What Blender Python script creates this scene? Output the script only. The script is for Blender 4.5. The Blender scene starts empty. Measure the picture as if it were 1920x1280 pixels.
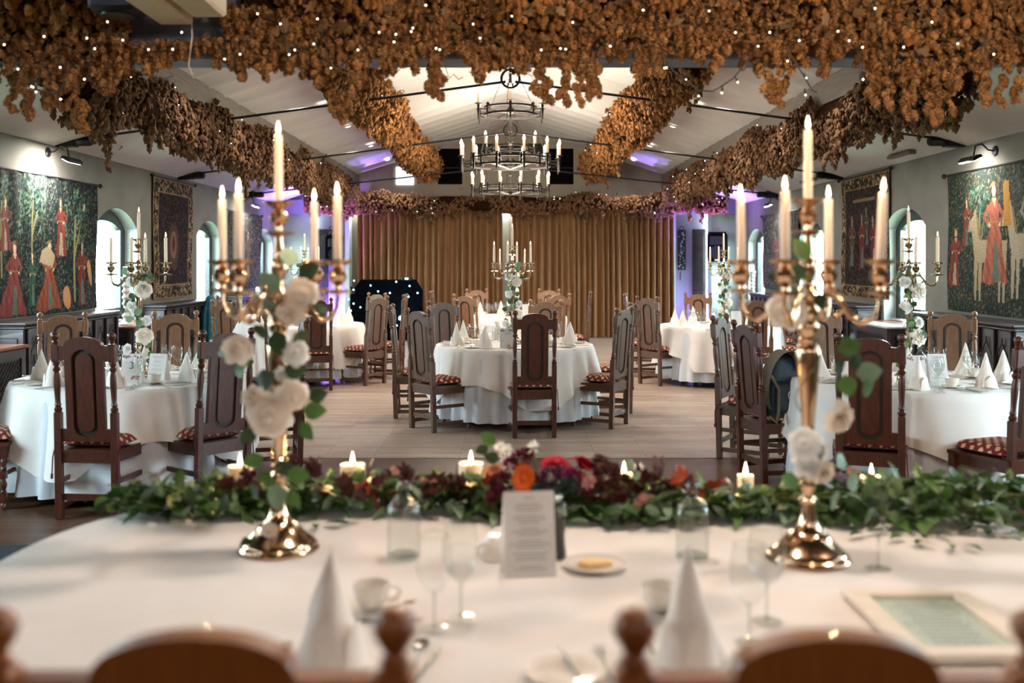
import bpy, math, random
import numpy as np
from mathutils import Vector, Matrix

random.seed(7)
RNG = np.random.default_rng(7)
PI = math.pi
S = bpy.context.scene
C = S.collection

# ---------------------------------------------------------------- camera
CH = 1.56
cam_d = bpy.data.cameras.new('camera')
cam = bpy.data.objects.new('camera', cam_d)
C.objects.link(cam)
cam.location = (0, 0, CH)
cam.rotation_euler = (PI/2, 0, 0)
cam_d.sensor_width = 36
cam_d.lens = 35
cam_d.shift_x = 3/1920
cam_d.shift_y = -146/1920
cam_d.clip_start = 0.05
cam_d.dof.use_dof = True
cam_d.dof.focus_distance = 9.0
cam_d.dof.aperture_fstop = 1.9
S.camera = cam

# ---------------------------------------------------------------- colour management, light transport
S.view_settings.view_transform = 'Standard'
S.view_settings.look = 'None'
S.view_settings.exposure = 1.12
S.view_settings.gamma = 1
S.view_settings.use_curve_mapping = False
S.cycles.max_bounces = 7
S.cycles.diffuse_bounces = 4
S.cycles.glossy_bounces = 3
S.cycles.transmission_bounces = 4
S.cycles.transparent_max_bounces = 20
S.cycles.caustics_reflective = False
S.cycles.caustics_refractive = False
S.cycles.sample_clamp_indirect = 6

# ---------------------------------------------------------------- sky (pale overcast daylight)
world = bpy.data.worlds.new('world')
S.world = world
world.use_nodes = True
wn = world.node_tree.nodes
bg = wn['Background']
bg.inputs[0].default_value = (0.74, 0.88, 1.0, 1)
bg.inputs[1].default_value = 27.0

def lamp(name, kind, loc, energy, color, size=0.1, rot=None, **kw):
    d = bpy.data.lights.new(name, kind)
    d.energy = energy
    d.color = color
    if kind in ('POINT', 'SPOT'):
        d.shadow_soft_size = size
    if kind == 'SPOT':
        d.spot_size = kw.get('spot', 1.6); d.spot_blend = kw.get('blend', 0.6)
    if kind == 'AREA':
        d.shape = 'RECTANGLE'
        d.size = size
        d.size_y = kw.get('size_y', size)
        if kw.get('portal'):
            d.cycles.is_portal = True
    o = bpy.data.objects.new(name, d)
    o.location = loc
    if rot: o.rotation_euler = rot
    C.objects.link(o)
    return o

WARM = (1.0, 0.66, 0.36)
SOFTW = (1.0, 0.84, 0.68)
WINDOWS = [4.85, 8.75, 12.66, 16.55, 20.25]      # window centres along both side walls
for wy in WINDOWS:                                # portals guide the sky through the window openings
    lamp('sky_portal_light', 'AREA', (-5.22, wy, 1.55), 1, (1, 1, 1), 1.55, (0, -PI/2, 0), size_y=1.35, portal=True)
    lamp('sky_portal_light', 'AREA', (5.22, wy, 1.55), 1, (1, 1, 1), 1.55, (0, PI/2, 0), size_y=1.35, portal=True)
# lamps: ceiling lamps over the head table, chandeliers, picture lamps, uplighters in the back corners
lamp('ceiling_lamp_light', 'POINT', (0.10, 2.95, 2.85), 43, (1.0, 0.84, 0.72), 0.07)
lamp('ceiling_lamp_light', 'POINT', (1.9, 3.1, 2.85), 48, (1.0, 0.80, 0.62), 0.07)
lamp('ceiling_lamp_light', 'POINT', (0.5, -1.3, 2.8), 36, (1.0, 0.80, 0.64), 0.15)
for cy, e in ((12.5, 330), (16.0, 230)):
    lamp('chandelier_light', 'POINT', (0, cy, 3.42), e*0.09, SOFTW, 0.30)
    lamp('chandelier_light', 'POINT', (0, cy, 2.72), e*0.38, SOFTW, 0.45)
for sx in (-1, 1):
    for ly in (9.4, 11.3, 13.2, 15.2, 17.7, 20.1):      # recessed downlights in the ceiling slopes
        lamp('downlight_light', 'SPOT', (sx*2.48, ly, 3.60), 50, (1.0, 0.93, 0.84), 0.05, (0, 0, 0), spot=2.3, blend=0.9)
for sx, ly in ((-1, 10.55), (1, 10.35), (-1, 18.4), (1, 18.2)):
    lamp('picture_lamp_light', 'AREA', (sx*4.70, ly, 2.62), 19, (1.0, 0.95, 0.86), 0.08, (0, -sx*0.62, 0), size_y=0.34)
for sx in (-1, 1):
    lamp('uplighter_light', 'SPOT', (sx*3.95, 20.35, 0.25), 700, (0.34, 0.20, 1.0), 0.08, (PI, 0, 0), spot=1.1, blend=0.8)
    lamp('uplighter_light', 'POINT', (sx*3.95, 21.55, 0.5), 75 if sx < 0 else 9, (0.36, 0.22, 1.0), 0.06)
lamp('uplighter_light', 'SPOT', (-4.0, 20.3, 0.3), 420, (0.75, 0.12, 1.0), 0.06, (PI, 0.05, 0), spot=0.75, blend=0.8)
lamp('uplighter_light', 'SPOT', (4.05, 20.3, 0.3), 360, (0.75, 0.12, 1.0), 0.06, (PI, -0.02, 0), spot=0.75, blend=0.8)
for sx in (-1, 1):
    lamp('uplighter_light', 'SPOT', (sx*3.0, 19.4, 0.3), 160, (0.34, 0.30, 1.0), 0.1, (PI, 0, 0), spot=0.5, blend=1.0)
for x, dx in ((-3.75, 0.75), (3.9, -0.3)):
    q = Vector((dx, 0.55, 2.0)).to_track_quat('-Z', 'Y').to_euler()
    lamp('uplighter_light', 'SPOT', (x, 20.3, 0.3), 170 if x < 0 else 50, (0.62, 0.12, 1.0), 0.08, q, spot=0.7, blend=1.0)
lamp('dj_light', 'POINT', (-2.2, 19.7, 0.7), 2.5, (0.5, 0.8, 1.0), 0.03)

# ---------------------------------------------------------------- materials
def srgb(h):
    if isinstance(h, str):
        h = h.lstrip('#'); c = [int(h[i:i+2], 16)/255 for i in (0, 2, 4)]
    else:
        c = list(h)
    return tuple((x/12.92 if x <= 0.04045 else ((x+0.055)/1.055)**2.4) for x in c)

def new_mat(name):
    m = bpy.data.materials.new(name)
    m.use_nodes = True
    nt = m.node_tree
    return m, nt, nt.nodes['Principled BSDF']

def mat(name, col, rough=0.6, metal=0.0, col2=None, scale=20, stretch=(1, 1, 1), bump=0.0, bscale=None,
        spec=0.5, coat=0.0, island=False, sheen=0.0, detail=3, trans=0.0, emis=None, estr=0.0, lo=0.35, hi=0.65):
    m, nt, b = new_mat(name)
    N, L = nt.nodes, nt.links
    c1 = (*srgb(col), 1)
    b.inputs['Base Color'].default_value = c1
    b.inputs['Roughness'].default_value = rough
    b.inputs['Metallic'].default_value = metal
    b.inputs['Specular IOR Level'].default_value = spec
    b.inputs['Coat Weight'].default_value = coat
    if sheen: b.inputs['Sheen Weight'].default_value = sheen
    if emis:
        b.inputs['Emission Color'].default_value = (*srgb(emis), 1)
        b.inputs['Emission Strength'].default_value = estr
        try: m.cycles.emission_sampling = 'NONE'
        except Exception: pass
    tc = N.new('ShaderNodeTexCoord')
    mp = N.new('ShaderNodeMapping'); mp.inputs['Scale'].default_value = stretch
    L.new(tc.outputs['Object'], mp.inputs['Vector'])
    if col2 is not None:
        rp = N.new('ShaderNodeValToRGB')
        rp.color_ramp.elements[0].color = c1
        rp.color_ramp.elements[1].color = (*srgb(col2), 1)
        if island:
            g = N.new('ShaderNodeNewGeometry')
            L.new(g.outputs['Random Per Island'], rp.inputs['Fac'])
        else:
            nz = N.new('ShaderNodeTexNoise'); nz.inputs['Scale'].default_value = scale
            nz.inputs['Detail'].default_value = detail
            L.new(mp.outputs[0], nz.inputs['Vector'])
            rp.color_ramp.elements[0].position = lo
            rp.color_ramp.elements[1].position = hi
            L.new(nz.outputs['Fac'], rp.inputs['Fac'])
        L.new(rp.outputs['Color'], b.inputs['Base Color'])
    if bump:
        nb = N.new('ShaderNodeTexNoise'); nb.inputs['Scale'].default_value = bscale or scale*3
        nb.inputs['Detail'].default_value = 4
        L.new(mp.outputs[0], nb.inputs['Vector'])
        bp = N.new('ShaderNodeBump'); bp.inputs['Strength'].default_value = bump
        bp.inputs['Distance'].default_value = 0.01
        L.new(nb.outputs['Fac'], bp.inputs['Height'])
        L.new(bp.outputs['Normal'], b.inputs['Normal'])
    if trans:
        tr = N.new('ShaderNodeBsdfTranslucent')
        if col2 is not None: L.new(rp.outputs['Color'], tr.inputs['Color'])
        else: tr.inputs['Color'].default_value = c1
        mx = N.new('ShaderNodeMixShader'); mx.inputs[0].default_value = trans
        L.new(b.outputs[0], mx.inputs[1]); L.new(tr.outputs[0], mx.inputs[2])
        L.new(mx.outputs[0], N['Material Output'].inputs['Surface'])
    return m

def emit_mat(name, col, strength):
    m, nt, b = new_mat(name)
    e = nt.nodes.new('ShaderNodeEmission')
    e.inputs[0].default_value = (*srgb(col), 1); e.inputs[1].default_value = strength
    nt.links.new(e.outputs[0], nt.nodes['Material Output'].inputs['Surface'])
    m.cycles.emission_sampling = 'NONE'
    return m

def glass_mat(name, tint='#ffffff', refl=1.0, ior=1.45, rough=0.02, base=0.0):
    m, nt, b = new_mat(name)
    N, L = nt.nodes, nt.links
    t = N.new('ShaderNodeBsdfTransparent'); t.inputs[0].default_value = (*srgb(tint), 1)
    g = N.new('ShaderNodeBsdfGlossy'); g.inputs['Roughness'].default_value = rough
    lw = N.new('ShaderNodeLayerWeight'); lw.inputs['Blend'].default_value = 0.5
    pw = N.new('ShaderNodeMath'); pw.operation = 'POWER'; pw.inputs[1].default_value = 4.0
    L.new(lw.outputs['Facing'], pw.inputs[0])
    ma = N.new('ShaderNodeMath'); ma.operation = 'MULTIPLY_ADD'; ma.inputs[1].default_value = refl; ma.inputs[2].default_value = base+0.02
    ma.use_clamp = True
    L.new(pw.outputs[0], ma.inputs[0])
    mx = N.new('ShaderNodeMixShader')
    L.new(ma.outputs[0], mx.inputs[0]); L.new(t.outputs[0], mx.inputs[1]); L.new(g.outputs[0], mx.inputs[2])
    L.new(mx.outputs[0], N['Material Output'].inputs['Surface'])
    return m

def wood(name, a, b_, rough=0.35, coat=0.2):
    return mat(name, a, rough, col2=b_, scale=9, stretch=(9, 9, 0.9), bump=0.12, bscale=30, coat=coat, lo=0.3, hi=0.72, detail=5)

M = {}
M['wall'] = mat('sage_grey_plaster', '#75726a', 0.85, col2='#7e7b72', scale=3, bump=0.35, bscale=60)
M['ceil'] = mat('white_ceiling_board', '#c9c9c6', 0.7, col2='#d2d1cd', scale=2, bump=0.1, bscale=30)
M['back'] = mat('taupe_plaster', '#9c9384', 0.85, col2='#a69d8e', scale=2, bump=0.1)
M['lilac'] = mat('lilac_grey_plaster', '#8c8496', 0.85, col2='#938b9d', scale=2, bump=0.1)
M['reveal'] = mat('pale_green_plaster', '#aeb9b3', 0.8, col2='#b6c0bb', scale=3, bump=0.1)
M['darkceil'] = mat('dark_brown_boarding', '#2a211b', 0.8, col2='#352a22', scale=5)
M['beam'] = mat('grey_stained_beam', '#5b5d66', 0.55, col2='#6b6e78', scale=6, stretch=(0.6, 8, 8), bump=0.3)
M['purlin'] = mat('grey_brown_purlin', '#6e645c', 0.7, col2='#7c7268', scale=6, stretch=(8, 0.6, 8), bump=0.2)
M['white_paint'] = mat('cream_painted_beam', '#c9b49c', 0.6, col2='#d0bca5', scale=8, bump=0.1)
M['oak_shaded'] = wood('shaded_oak', '#3a1a0e', '#552814', 0.36, 0.15)  # one chair wood in shaded, middle and lit tones; light sits in the colour
M['oak_m'] = wood('mid_brown_oak', '#4c3323', '#63452f', 0.42, 0.1)
M['oak_lit'] = wood('lit_oak', '#745034', '#8b6344', 0.42, 0.1)
M['oak_groove'] = wood('groove_stain_and_shade', '#1f120a', '#2b1a10', 0.5, 0.05)  # dark stain that also carries the groove shade soft light leaves faint
M['oak_h'] = wood('orange_oak', '#7a4015', '#8f501e', 0.4, 0.15)
M['darkwood'] = mat('black_brown_joinery', '#2b2425', 0.45, col2='#3a3233', scale=7, stretch=(1, 8, 1), bump=0.15, coat=0.15)
M['redwood'] = mat('red_brown_top', '#6b3c2e', 0.35, col2='#7c4a39', scale=8, stretch=(1, 6, 1), coat=0.3)
M['iron'] = mat('wrought_iron', '#211e1b', 0.6, 0.5, col2='#2e2a26', scale=30, bump=0.2)
M['black'] = mat('black_metal', '#101012', 0.45, 0.3, col2='#17171a', scale=20)
M['matblack'] = mat('matt_black', '#0b0a0a', 1.0, col2='#100f0f', scale=20, spec=0.05)
M['blackplastic'] = mat('black_plastic', '#0f1116', 0.4, col2='#15171d', scale=20)
M['framedark'] = mat('dark_green_black_frame', '#141c1d', 0.35, col2='#1c2627', scale=15, coat=0.2)
M['gold'] = mat('polished_champagne_brass', '#dcb592', 0.16, 1.0, col2='#e6c3a3', scale=12)
M['silver'] = mat('polished_silver_brass', '#c9b99e', 0.16, 1.0, col2='#d3c4aa', scale=12)
M['steel'] = mat('cutlery_steel', '#cfcdc9', 0.15, 1.0, col2='#d8d6d2', scale=20)
M['linen'] = mat('white_linen', '#e3dcd6', 0.85, col2='#e8e2dc', scale=6, bump=0.15, bscale=14, sheen=0.2, spec=0.2)
M['linen2'] = mat('white_underlay_linen', '#ccd0d6', 0.85, col2='#d3d7dc', scale=6, bump=0.15, bscale=14, sheen=0.2, spec=0.2)
M['napkin'] = mat('ivory_napkin', '#e6dcd2', 0.8, col2='#ece3da', scale=15, bump=0.1, spec=0.2)
M['china'] = mat('cream_china', '#e9e1d6', 0.18, col2='#ece5db', scale=6, coat=0.4)
M['wax'] = mat('ivory_wax', '#f8e6d0', 0.45, col2='#faead6', scale=6, trans=0.35)
M['paper'] = mat('white_card', '#ebe7e4', 0.7, col2='#efebe8', scale=20, trans=0.45)
M['ink'] = mat('grey_ink', '#3c3a40', 0.7, col2='#45434a', scale=30)
M['inkpale'] = mat('pale_grey_ink', '#b3aeae', 0.7, col2='#aaa5a5', scale=30)
M['pinkprint'] = mat('dusky_pink_print', '#b58a90', 0.7, col2='#8f5f66', scale=60)
M['glass'] = glass_mat('clear_glass', '#fbfcfb', 0.75, 1.4, 0.02, 0.01)
M['water'] = glass_mat('water', '#fafbfb', 0.5, 1.25, 0.03, 0.02)
M['pane'] = glass_mat('window_glass', '#f4faf8', 0.5, 1.45, 0.02, 0.0)
M['flame'] = emit_mat('candle_flame', '#ffd9a0', 9.0)
M['bulb'] = emit_mat('lit_candle_bulb', '#ffe9cf', 14.0)
M['fairy'] = emit_mat('warm_fairy_light', '#ffd2a6', 8.0)
M['fairyc'] = emit_mat('cool_fairy_light', '#dff5e8', 6.0)
M['led'] = emit_mat('cyan_led', '#9fe4ff', 9.0)
M['spot'] = emit_mat('lit_downlight', '#fff3e0', 5.0)
M['lampglow'] = emit_mat('lit_lamp_strip', '#fff6e6', 7.0)
M['screen'] = emit_mat('lit_white_panel', '#f2f4ff', 0.9)
M['hop'] = mat('dried_hop', '#65401f', 0.85, col2='#bd8448', island=True, bump=0.3, bscale=200, trans=0.12)
M['hop_far'] = mat('dried_hop_brown', '#543827', 0.85, col2='#8a623d', island=True, trans=0.1)
M['hop_leaf'] = mat('dried_hop_leaf', '#5e4426', 0.85, col2='#8a683f', island=True, trans=0.15)
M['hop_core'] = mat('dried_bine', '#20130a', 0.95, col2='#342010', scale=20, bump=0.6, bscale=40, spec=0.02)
M['wire'] = mat('black_wire', '#15120f', 0.6, col2='#1c1915', scale=30)
M['leaf'] = mat('eucalyptus_green', '#2d4a22', 0.5, col2='#55733a', island=True, trans=0.15, coat=0.1)
M['leaf2'] = mat('grey_eucalyptus', '#5d7662', 0.55, col2='#8a9f86', island=True, trans=0.15)
M['leaf_o'] = mat('dark_olive_leaf', '#1f3517', 0.5, col2='#34501f', scale=20, trans=0.1)
M['leaf_m'] = mat('mid_green_leaf', '#3f6427', 0.5, col2='#567a35', scale=20, trans=0.15)
M['leaf_g'] = mat('sage_green_leaf', '#6f8a6c', 0.55, col2='#869d80', scale=20, trans=0.15)
M['leaf_b'] = mat('maroon_leaf', '#3a1714', 0.6, col2='#54241c', scale=20, trans=0.1)
M['leaf_r'] = mat('rust_leaf', '#8e3317', 0.6, col2='#a5431f', scale=20, trans=0.15)
M['stem'] = mat('green_brown_stem', '#6b6a35', 0.7, col2='#7c7a42', scale=20)
M['rosew'] = mat('ivory_rose_petal', '#f4e6d6', 0.6, col2='#f8eee2', scale=20, trans=0.3)
M['rosew2'] = mat('white_rose_petal', '#f2f0ea', 0.6, col2='#f7f6f2', scale=20, trans=0.3)
M['roser'] = mat('crimson_rose_petal', '#a8122f', 0.5, col2='#c41d3c', scale=20, trans=0.15)
M['orange'] = mat('orange_petal', '#d45a12', 0.6, col2='#e2711f', island=True, trans=0.15)
M['peach'] = mat('peach_petal', '#e39b74', 0.6, col2='#eaad8a', island=True, trans=0.15)
M['burg'] = mat('burgundy_petal', '#4a0c1c', 0.7, col2='#681528', island=True, trans=0.1)
M['magenta'] = mat('magenta_petal', '#7a0f42', 0.7, col2='#951c56', island=True, trans=0.1)
M['plum'] = mat('plum_petal', '#4b1d3d', 0.7, col2='#643052', island=True, trans=0.1)
M['brownp'] = mat('brown_hydrangea_petal', '#4a2a22', 0.7, col2='#6a3e32', island=True, trans=0.1)
M['lilacp'] = mat('lilac_petal', '#8b7390', 0.7, col2='#a58ba6', island=True, trans=0.1)
M['pinkp'] = mat('pale_pink_petal', '#c9968b', 0.7, col2='#dab0a2', island=True, trans=0.1)
M['thistle'] = mat('blue_green_thistle', '#22332f', 0.7, col2='#2f443d', island=True)
M['butter'] = mat('pale_biscuit', '#e8c48a', 0.7, col2='#efd09b', scale=20, bump=0.3)
M['teal'] = mat('teal_coat_cloth', '#1d5a66', 0.85, col2='#266876', scale=20, bump=0.2)
M['navy'] = mat('navy_nylon', '#0f2431', 0.6, col2='#152e3d', scale=30, bump=0.2)
M['khaki'] = mat('khaki_canvas', '#5a5647', 0.8, col2='#666152', scale=30, bump=0.2)
M['blackcloth'] = mat('black_cloth', '#0e0f14', 0.9, col2='#14151b', scale=20, bump=0.2)
M['starcloth'] = mat('black_star_cloth', '#030509', 1.0, col2='#060910', scale=10, spec=0.05)
M['pepper'] = mat('peppercorns', '#2c2420', 0.8, col2='#4a3f38', scale=300, bump=0.5, bscale=300)
M['milk'] = mat('white_painted_wood', '#cfc9c4', 0.5, col2='#d7d2cd', scale=20)
M['frame'] = mat('cream_picture_frame', '#e6dac9', 0.5, col2='#ebe0d2', scale=10, stretch=(1, 8, 1))
M['mintpaper'] = mat('mint_paper', '#dde5dc', 0.5, col2='#e3eae2', scale=10)
M['lawn'] = mat('lawn', '#7d8a72', 0.9, col2='#8b9780', scale=3, bump=0.4)
M['hedge'] = mat('pale_hedge_leaves', '#a9b8a4', 0.9, col2='#c2ccbc', island=True)
M['rug'] = mat('dark_slate_rug', '#232931', 0.95, col2='#2d343d', scale=60, bump=0.4)
M['gilt'] = mat('yellow_gift_bag', '#c98a1e', 0.6, col2='#d69a2c', scale=20)

# seat cushion: red cloth woven with rows of small cream motifs
def cushion_mat():
    m, nt, b = new_mat('red_fleur_cushion')
    N, L = nt.nodes, nt.links
    tc = N.new('ShaderNodeTexCoord')
    mp = N.new('ShaderNodeMapping'); mp.inputs['Scale'].default_value = (22, 22, 22)
    mp.inputs['Rotation'].default_value = (0, 0, 0.785)
    L.new(tc.outputs['Object'], mp.inputs['Vector'])
    v = N.new('ShaderNodeTexVoronoi'); v.inputs['Scale'].default_value = 1.0; v.inputs['Randomness'].default_value = 0.0
    v.voronoi_dimensions = '2D'
    L.new(mp.outputs[0], v.inputs['Vector'])
    w = N.new('ShaderNodeTexNoise'); w.inputs['Scale'].default_value = 2.6
    L.new(mp.outputs[0], w.inputs['Vector'])
    ad = N.new('ShaderNodeMath'); ad.operation = 'MULTIPLY_ADD'; ad.inputs[1].default_value = 0.5; 
    L.new(w.outputs['Fac'], ad.inputs[0]); L.new(v.outputs['Distance'], ad.inputs[2])
    rp = N.new('ShaderNodeValToRGB')
    rp.color_ramp.elements[0].color = (*srgb('#d8b28a'), 1); rp.color_ramp.elements[0].position = 0.52
    rp.color_ramp.elements[1].color = (*srgb('#6e1a1c'), 1); rp.color_ramp.elements[1].position = 0.58
    L.new(ad.outputs[0], rp.inputs['Fac'])
    L.new(rp.outputs[0], b.inputs['Base Color'])
    b.inputs['Roughness'].default_value = 0.85
    return m
M['cushion'] = cushion_mat()
M['cushbase'] = mat('brown_cushion_underside', '#5f4a3b', 0.85, col2='#6c5646', scale=30)

def curtain_mat():
    m = mat('golden_brown_velvet', '#7d5833', 0.7, col2='#8d6640', scale=5, stretch=(6, 1, 0.5), sheen=0.6, bump=0.05)
    m.node_tree.nodes['Principled BSDF'].inputs['Sheen Tint'].default_value = (*srgb('#d9b184'), 1)
    return m
M['curtain'] = curtain_mat()

def floor_mat(name, c1, c2, c3, rough, width=1.1, row=0.07):
    m, nt, b = new_mat(name)
    N, L = nt.nodes, nt.links
    tc = N.new('ShaderNodeTexCoord')
    br = N.new('ShaderNodeTexBrick')
    br.inputs['Scale'].default_value = 1.0
    br.inputs['Brick Width'].default_value = width
    br.inputs['Row Height'].default_value = row
    br.inputs['Mortar Size'].default_value = 0.0025
    br.offset = 0.37; br.squash = 1.0
    br.inputs['Color1'].default_value = (*srgb(c1), 1)
    br.inputs['Color2'].default_value = (*srgb(c2), 1)
    br.inputs['Mortar'].default_value = (*srgb(c3), 1)
    L.new(tc.outputs['Object'], br.inputs['Vector'])
    mp = N.new('ShaderNodeMapping'); mp.inputs['Scale'].default_value = (1.2, 14, 1)
    L.new(tc.outputs['Object'], mp.inputs['Vector'])
    nz = N.new('ShaderNodeTexNoise'); nz.inputs['Scale'].default_value = 3; nz.inputs['Detail'].default_value = 6
    L.new(mp.outputs[0], nz.inputs['Vector'])
    rp = N.new('ShaderNodeValToRGB')
    rp.color_ramp.elements[0].color = (0.62, 0.60, 0.58, 1); rp.color_ramp.elements[0].position = 0.3
    rp.color_ramp.elements[1].color = (1.1, 1.1, 1.1, 1); rp.color_ramp.elements[1].position = 0.62
    L.new(nz.outputs['Fac'], rp.inputs['Fac'])
    mx = N.new('ShaderNodeMix'); mx.data_type = 'RGBA'; mx.blend_type = 'MULTIPLY'; mx.inputs['Factor'].default_value = 0.8
    L.new(br.outputs['Color'], mx.inputs['A']); L.new(rp.outputs[0], mx.inputs['B'])
    L.new(mx.outputs['Result'], b.inputs['Base Color'])
    b.inputs['Roughness'].default_value = rough
    bp = N.new('ShaderNodeBump'); bp.inputs['Strength'].default_value = 0.25; bp.inputs['Distance'].default_value = 0.004
    L.new(nz.outputs['Fac'], bp.inputs['Height']); L.new(bp.outputs[0], b.inputs['Normal'])
    return m
M['floor_d'] = floor_mat('dark_oak_planks', '#503424', '#6a4834', '#22150e', 0.38, row=0.085)
M['floor_l'] = floor_mat('limed_oak_planks', '#968070', '#b09b8b', '#5c4b3c', 0.38, row=0.085)

def vcol_mat(name):
    m, nt, b = new_mat(name)
    N, L = nt.nodes, nt.links
    a = N.new('ShaderNodeVertexColor'); a.layer_name = 'Col'
    tc = N.new('ShaderNodeTexCoord')
    nz = N.new('ShaderNodeTexNoise'); nz.inputs['Scale'].default_value = 90; nz.inputs['Detail'].default_value = 3
    L.new(tc.outputs['Object'], nz.inputs['Vector'])
    rp = N.new('ShaderNodeValToRGB')
    rp.color_ramp.elements[0].color = (0.62, 0.62, 0.62, 1); rp.color_ramp.elements[0].position = 0.35
    rp.color_ramp.elements[1].color = (1.1, 1.08, 1.05, 1); rp.color_ramp.elements[1].position = 0.65
    L.new(nz.outputs['Fac'], rp.inputs['Fac'])
    mx = N.new('ShaderNodeMix'); mx.data_type = 'RGBA'; mx.blend_type = 'MULTIPLY'; mx.inputs['Factor'].default_value = 1.0
    L.new(a.outputs['Color'], mx.inputs['A']); L.new(rp.outputs[0], mx.inputs['B'])
    L.new(mx.outputs['Result'], b.inputs['Base Color'])
    b.inputs['Roughness'].default_value = 0.9
    b.inputs['Specular IOR Level'].default_value = 0.15
    return m
M['tapestry'] = vcol_mat('woven_tapestry')

# ---------------------------------------------------------------- mesh building
class MB:
    def __init__(s): s.v = []; s.f = []
    def add(s, vs, fs):
        n = len(s.v); s.v.extend([tuple(p) for p in vs]); s.f.extend([tuple(i+n for i in f) for f in fs]); return s
    def box(s, x0, x1, y0, y1, z0, z1, bev=0.0):
        if x0 > x1: x0, x1 = x1, x0
        if y0 > y1: y0, y1 = y1, y0
        if z0 > z1: z0, z1 = z1, z0
        if not bev:
            return s.add([(x0,y0,z0),(x1,y0,z0),(x1,y1,z0),(x0,y1,z0),(x0,y0,z1),(x1,y0,z1),(x1,y1,z1),(x0,y1,z1)],
                     [(0,3,2,1),(4,5,6,7),(0,1,5,4),(1,2,6,5),(2,3,7,6),(3,0,4,7)])
        b = min(bev, (x1-x0)*.45, (y1-y0)*.45, (z1-z0)*.45)
        vs = []
        for (z, i) in ((z0, b), (z0+b, 0), (z1-b, 0), (z1, b)):
            # eight-sided ring with cut corners
            a0, a1, c0, c1 = x0+i, x1-i, y0+i, y1-i
            k = b if i == 0 else b*0.5
            vs += [(a0+k,c0,z),(a1-k,c0,z),(a1,c0+k,z),(a1,c1-k,z),(a1-k,c1,z),(a0+k,c1,z),(a0,c1-k,z),(a0,c0+k,z)]
        fs = [tuple(range(7,-1,-1)), tuple(range(24,32))]
        for r in range(3):
            for j in range(8):
                fs.append((r*8+j, r*8+(j+1)%8, (r+1)*8+(j+1)%8, (r+1)*8+j))
        return s.add(vs, fs)
    def lathe(s, prof, c=(0,0,0), seg=16, cap=True, ax='z', jag=None):
        vs = []; n = len(prof)
        for i, (r, z) in enumerate(prof):
            for j in range(seg):
                a = 2*PI*j/seg
                rr = r*(jag(i, j) if jag else 1)
                p = (rr*math.cos(a), rr*math.sin(a), z)
                if ax == 'x': p = (p[2], p[0], p[1])
                if ax == 'y': p = (p[0], p[2], p[1])
                vs.append((p[0]+c[0], p[1]+c[1], p[2]+c[2]))
        fs = []
        for i in range(n-1):
            for j in range(seg):
                k = (j+1) % seg
                q = (i*seg+j, i*seg+k, (i+1)*seg+k, (i+1)*seg+j)
                fs.append(q if ax != 'y' else q[::-1])
        if cap:
            fs.append(tuple(range(seg-1, -1, -1)) if ax != 'y' else tuple(range(seg)))
            t = tuple(range((n-1)*seg, n*seg)); fs.append(t if ax != 'y' else t[::-1])
        return s.add(vs, fs)
    def sphere(s, c, r, seg=12, rings=8, sz=1.0):
        prof = [(max(1e-4, r*math.sin(PI*i/rings)), -r*sz*math.cos(PI*i/rings)) for i in range(rings+1)]
        return s.lathe(prof, c, seg)
    def tube(s, pts, r, seg=8, closed=False):
        P = [Vector(p) for p in pts]; n = len(P); vs = []
        rs = r if hasattr(r, '__len__') else [r]*n
        up = Vector((0,0,1)); prev = None
        for i in range(n):
            if closed: t = (P[(i+1)%n]-P[i-1])
            else: t = P[min(i+1,n-1)]-P[max(i-1,0)]
            t.normalize()
            if prev is None:
                a = up.cross(t)
                if a.length < 1e-3: a = Vector((1,0,0)).cross(t)
            else:
                a = prev - t*prev.dot(t)
                if a.length < 1e-4: a = up.cross(t)
            a.normalize(); prev = a; b = t.cross(a)
            for j in range(seg):
                th = 2*PI*j/seg
                vs.append(P[i]+(a*math.cos(th)+b*math.sin(th))*rs[i])
        fs = []
        for i in range(n if closed else n-1):
            for j in range(seg):
                k = (j+1)%seg; i2 = (i+1)%n
                fs.append((i*seg+j, i*seg+k, i2*seg+k, i2*seg+j))
        if not closed:
            fs.append(tuple(range(seg-1,-1,-1))); fs.append(tuple(range((n-1)*seg, n*seg)))
        return s.add(vs, fs)
    def prism(s, poly, a0, a1, ax='y'):
        n = len(poly)
        def P(u, w, t):
            return (u, t, w) if ax == 'y' else ((t, u, w) if ax == 'x' else (u, w, t))
        vs = [P(u, w, a0) for u, w in poly] + [P(u, w, a1) for u, w in poly]
        fs = [tuple(range(n)), tuple(range(2*n-1, n-1, -1))] + [(i, i+n, (i+1)%n+n, (i+1)%n) for i in range(n)]
        return s.add(vs, fs)
    def grid(s, fn, nu, nv, flip=False):
        vs = [fn(i/nu, j/nv) for j in range(nv+1) for i in range(nu+1)]
        fs = []
        for j in range(nv):
            for i in range(nu):
                a = j*(nu+1)+i
                q = (a, a+1, a+nu+2, a+nu+1)
                fs.append(q[::-1] if flip else q)
        return s.add(vs, fs)
    def xf(s, fn):
        s.v = [tuple(fn(*p)) for p in s.v]; return s
    def mesh(s, name, m, smooth=35):
        me = bpy.data.meshes.new(name)
        me.from_pydata(s.v, [], s.f)
        me.materials.append(M[m] if isinstance(m, str) else m)
        if smooth:
            me.shade_smooth()
            me.set_sharp_from_angle(angle=math.radians(smooth))
        return me

def link(name, me, parent=None, loc=None, rot=None, scale=None):
    o = bpy.data.objects.new(name, me)
    C.objects.link(o)
    if parent is not None: o.parent = parent
    if loc is not None: o.location = loc
    if rot is not None: o.rotation_euler = rot
    if scale is not None: o.scale = (scale,)*3 if not hasattr(scale, '__len__') else scale
    return o

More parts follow.
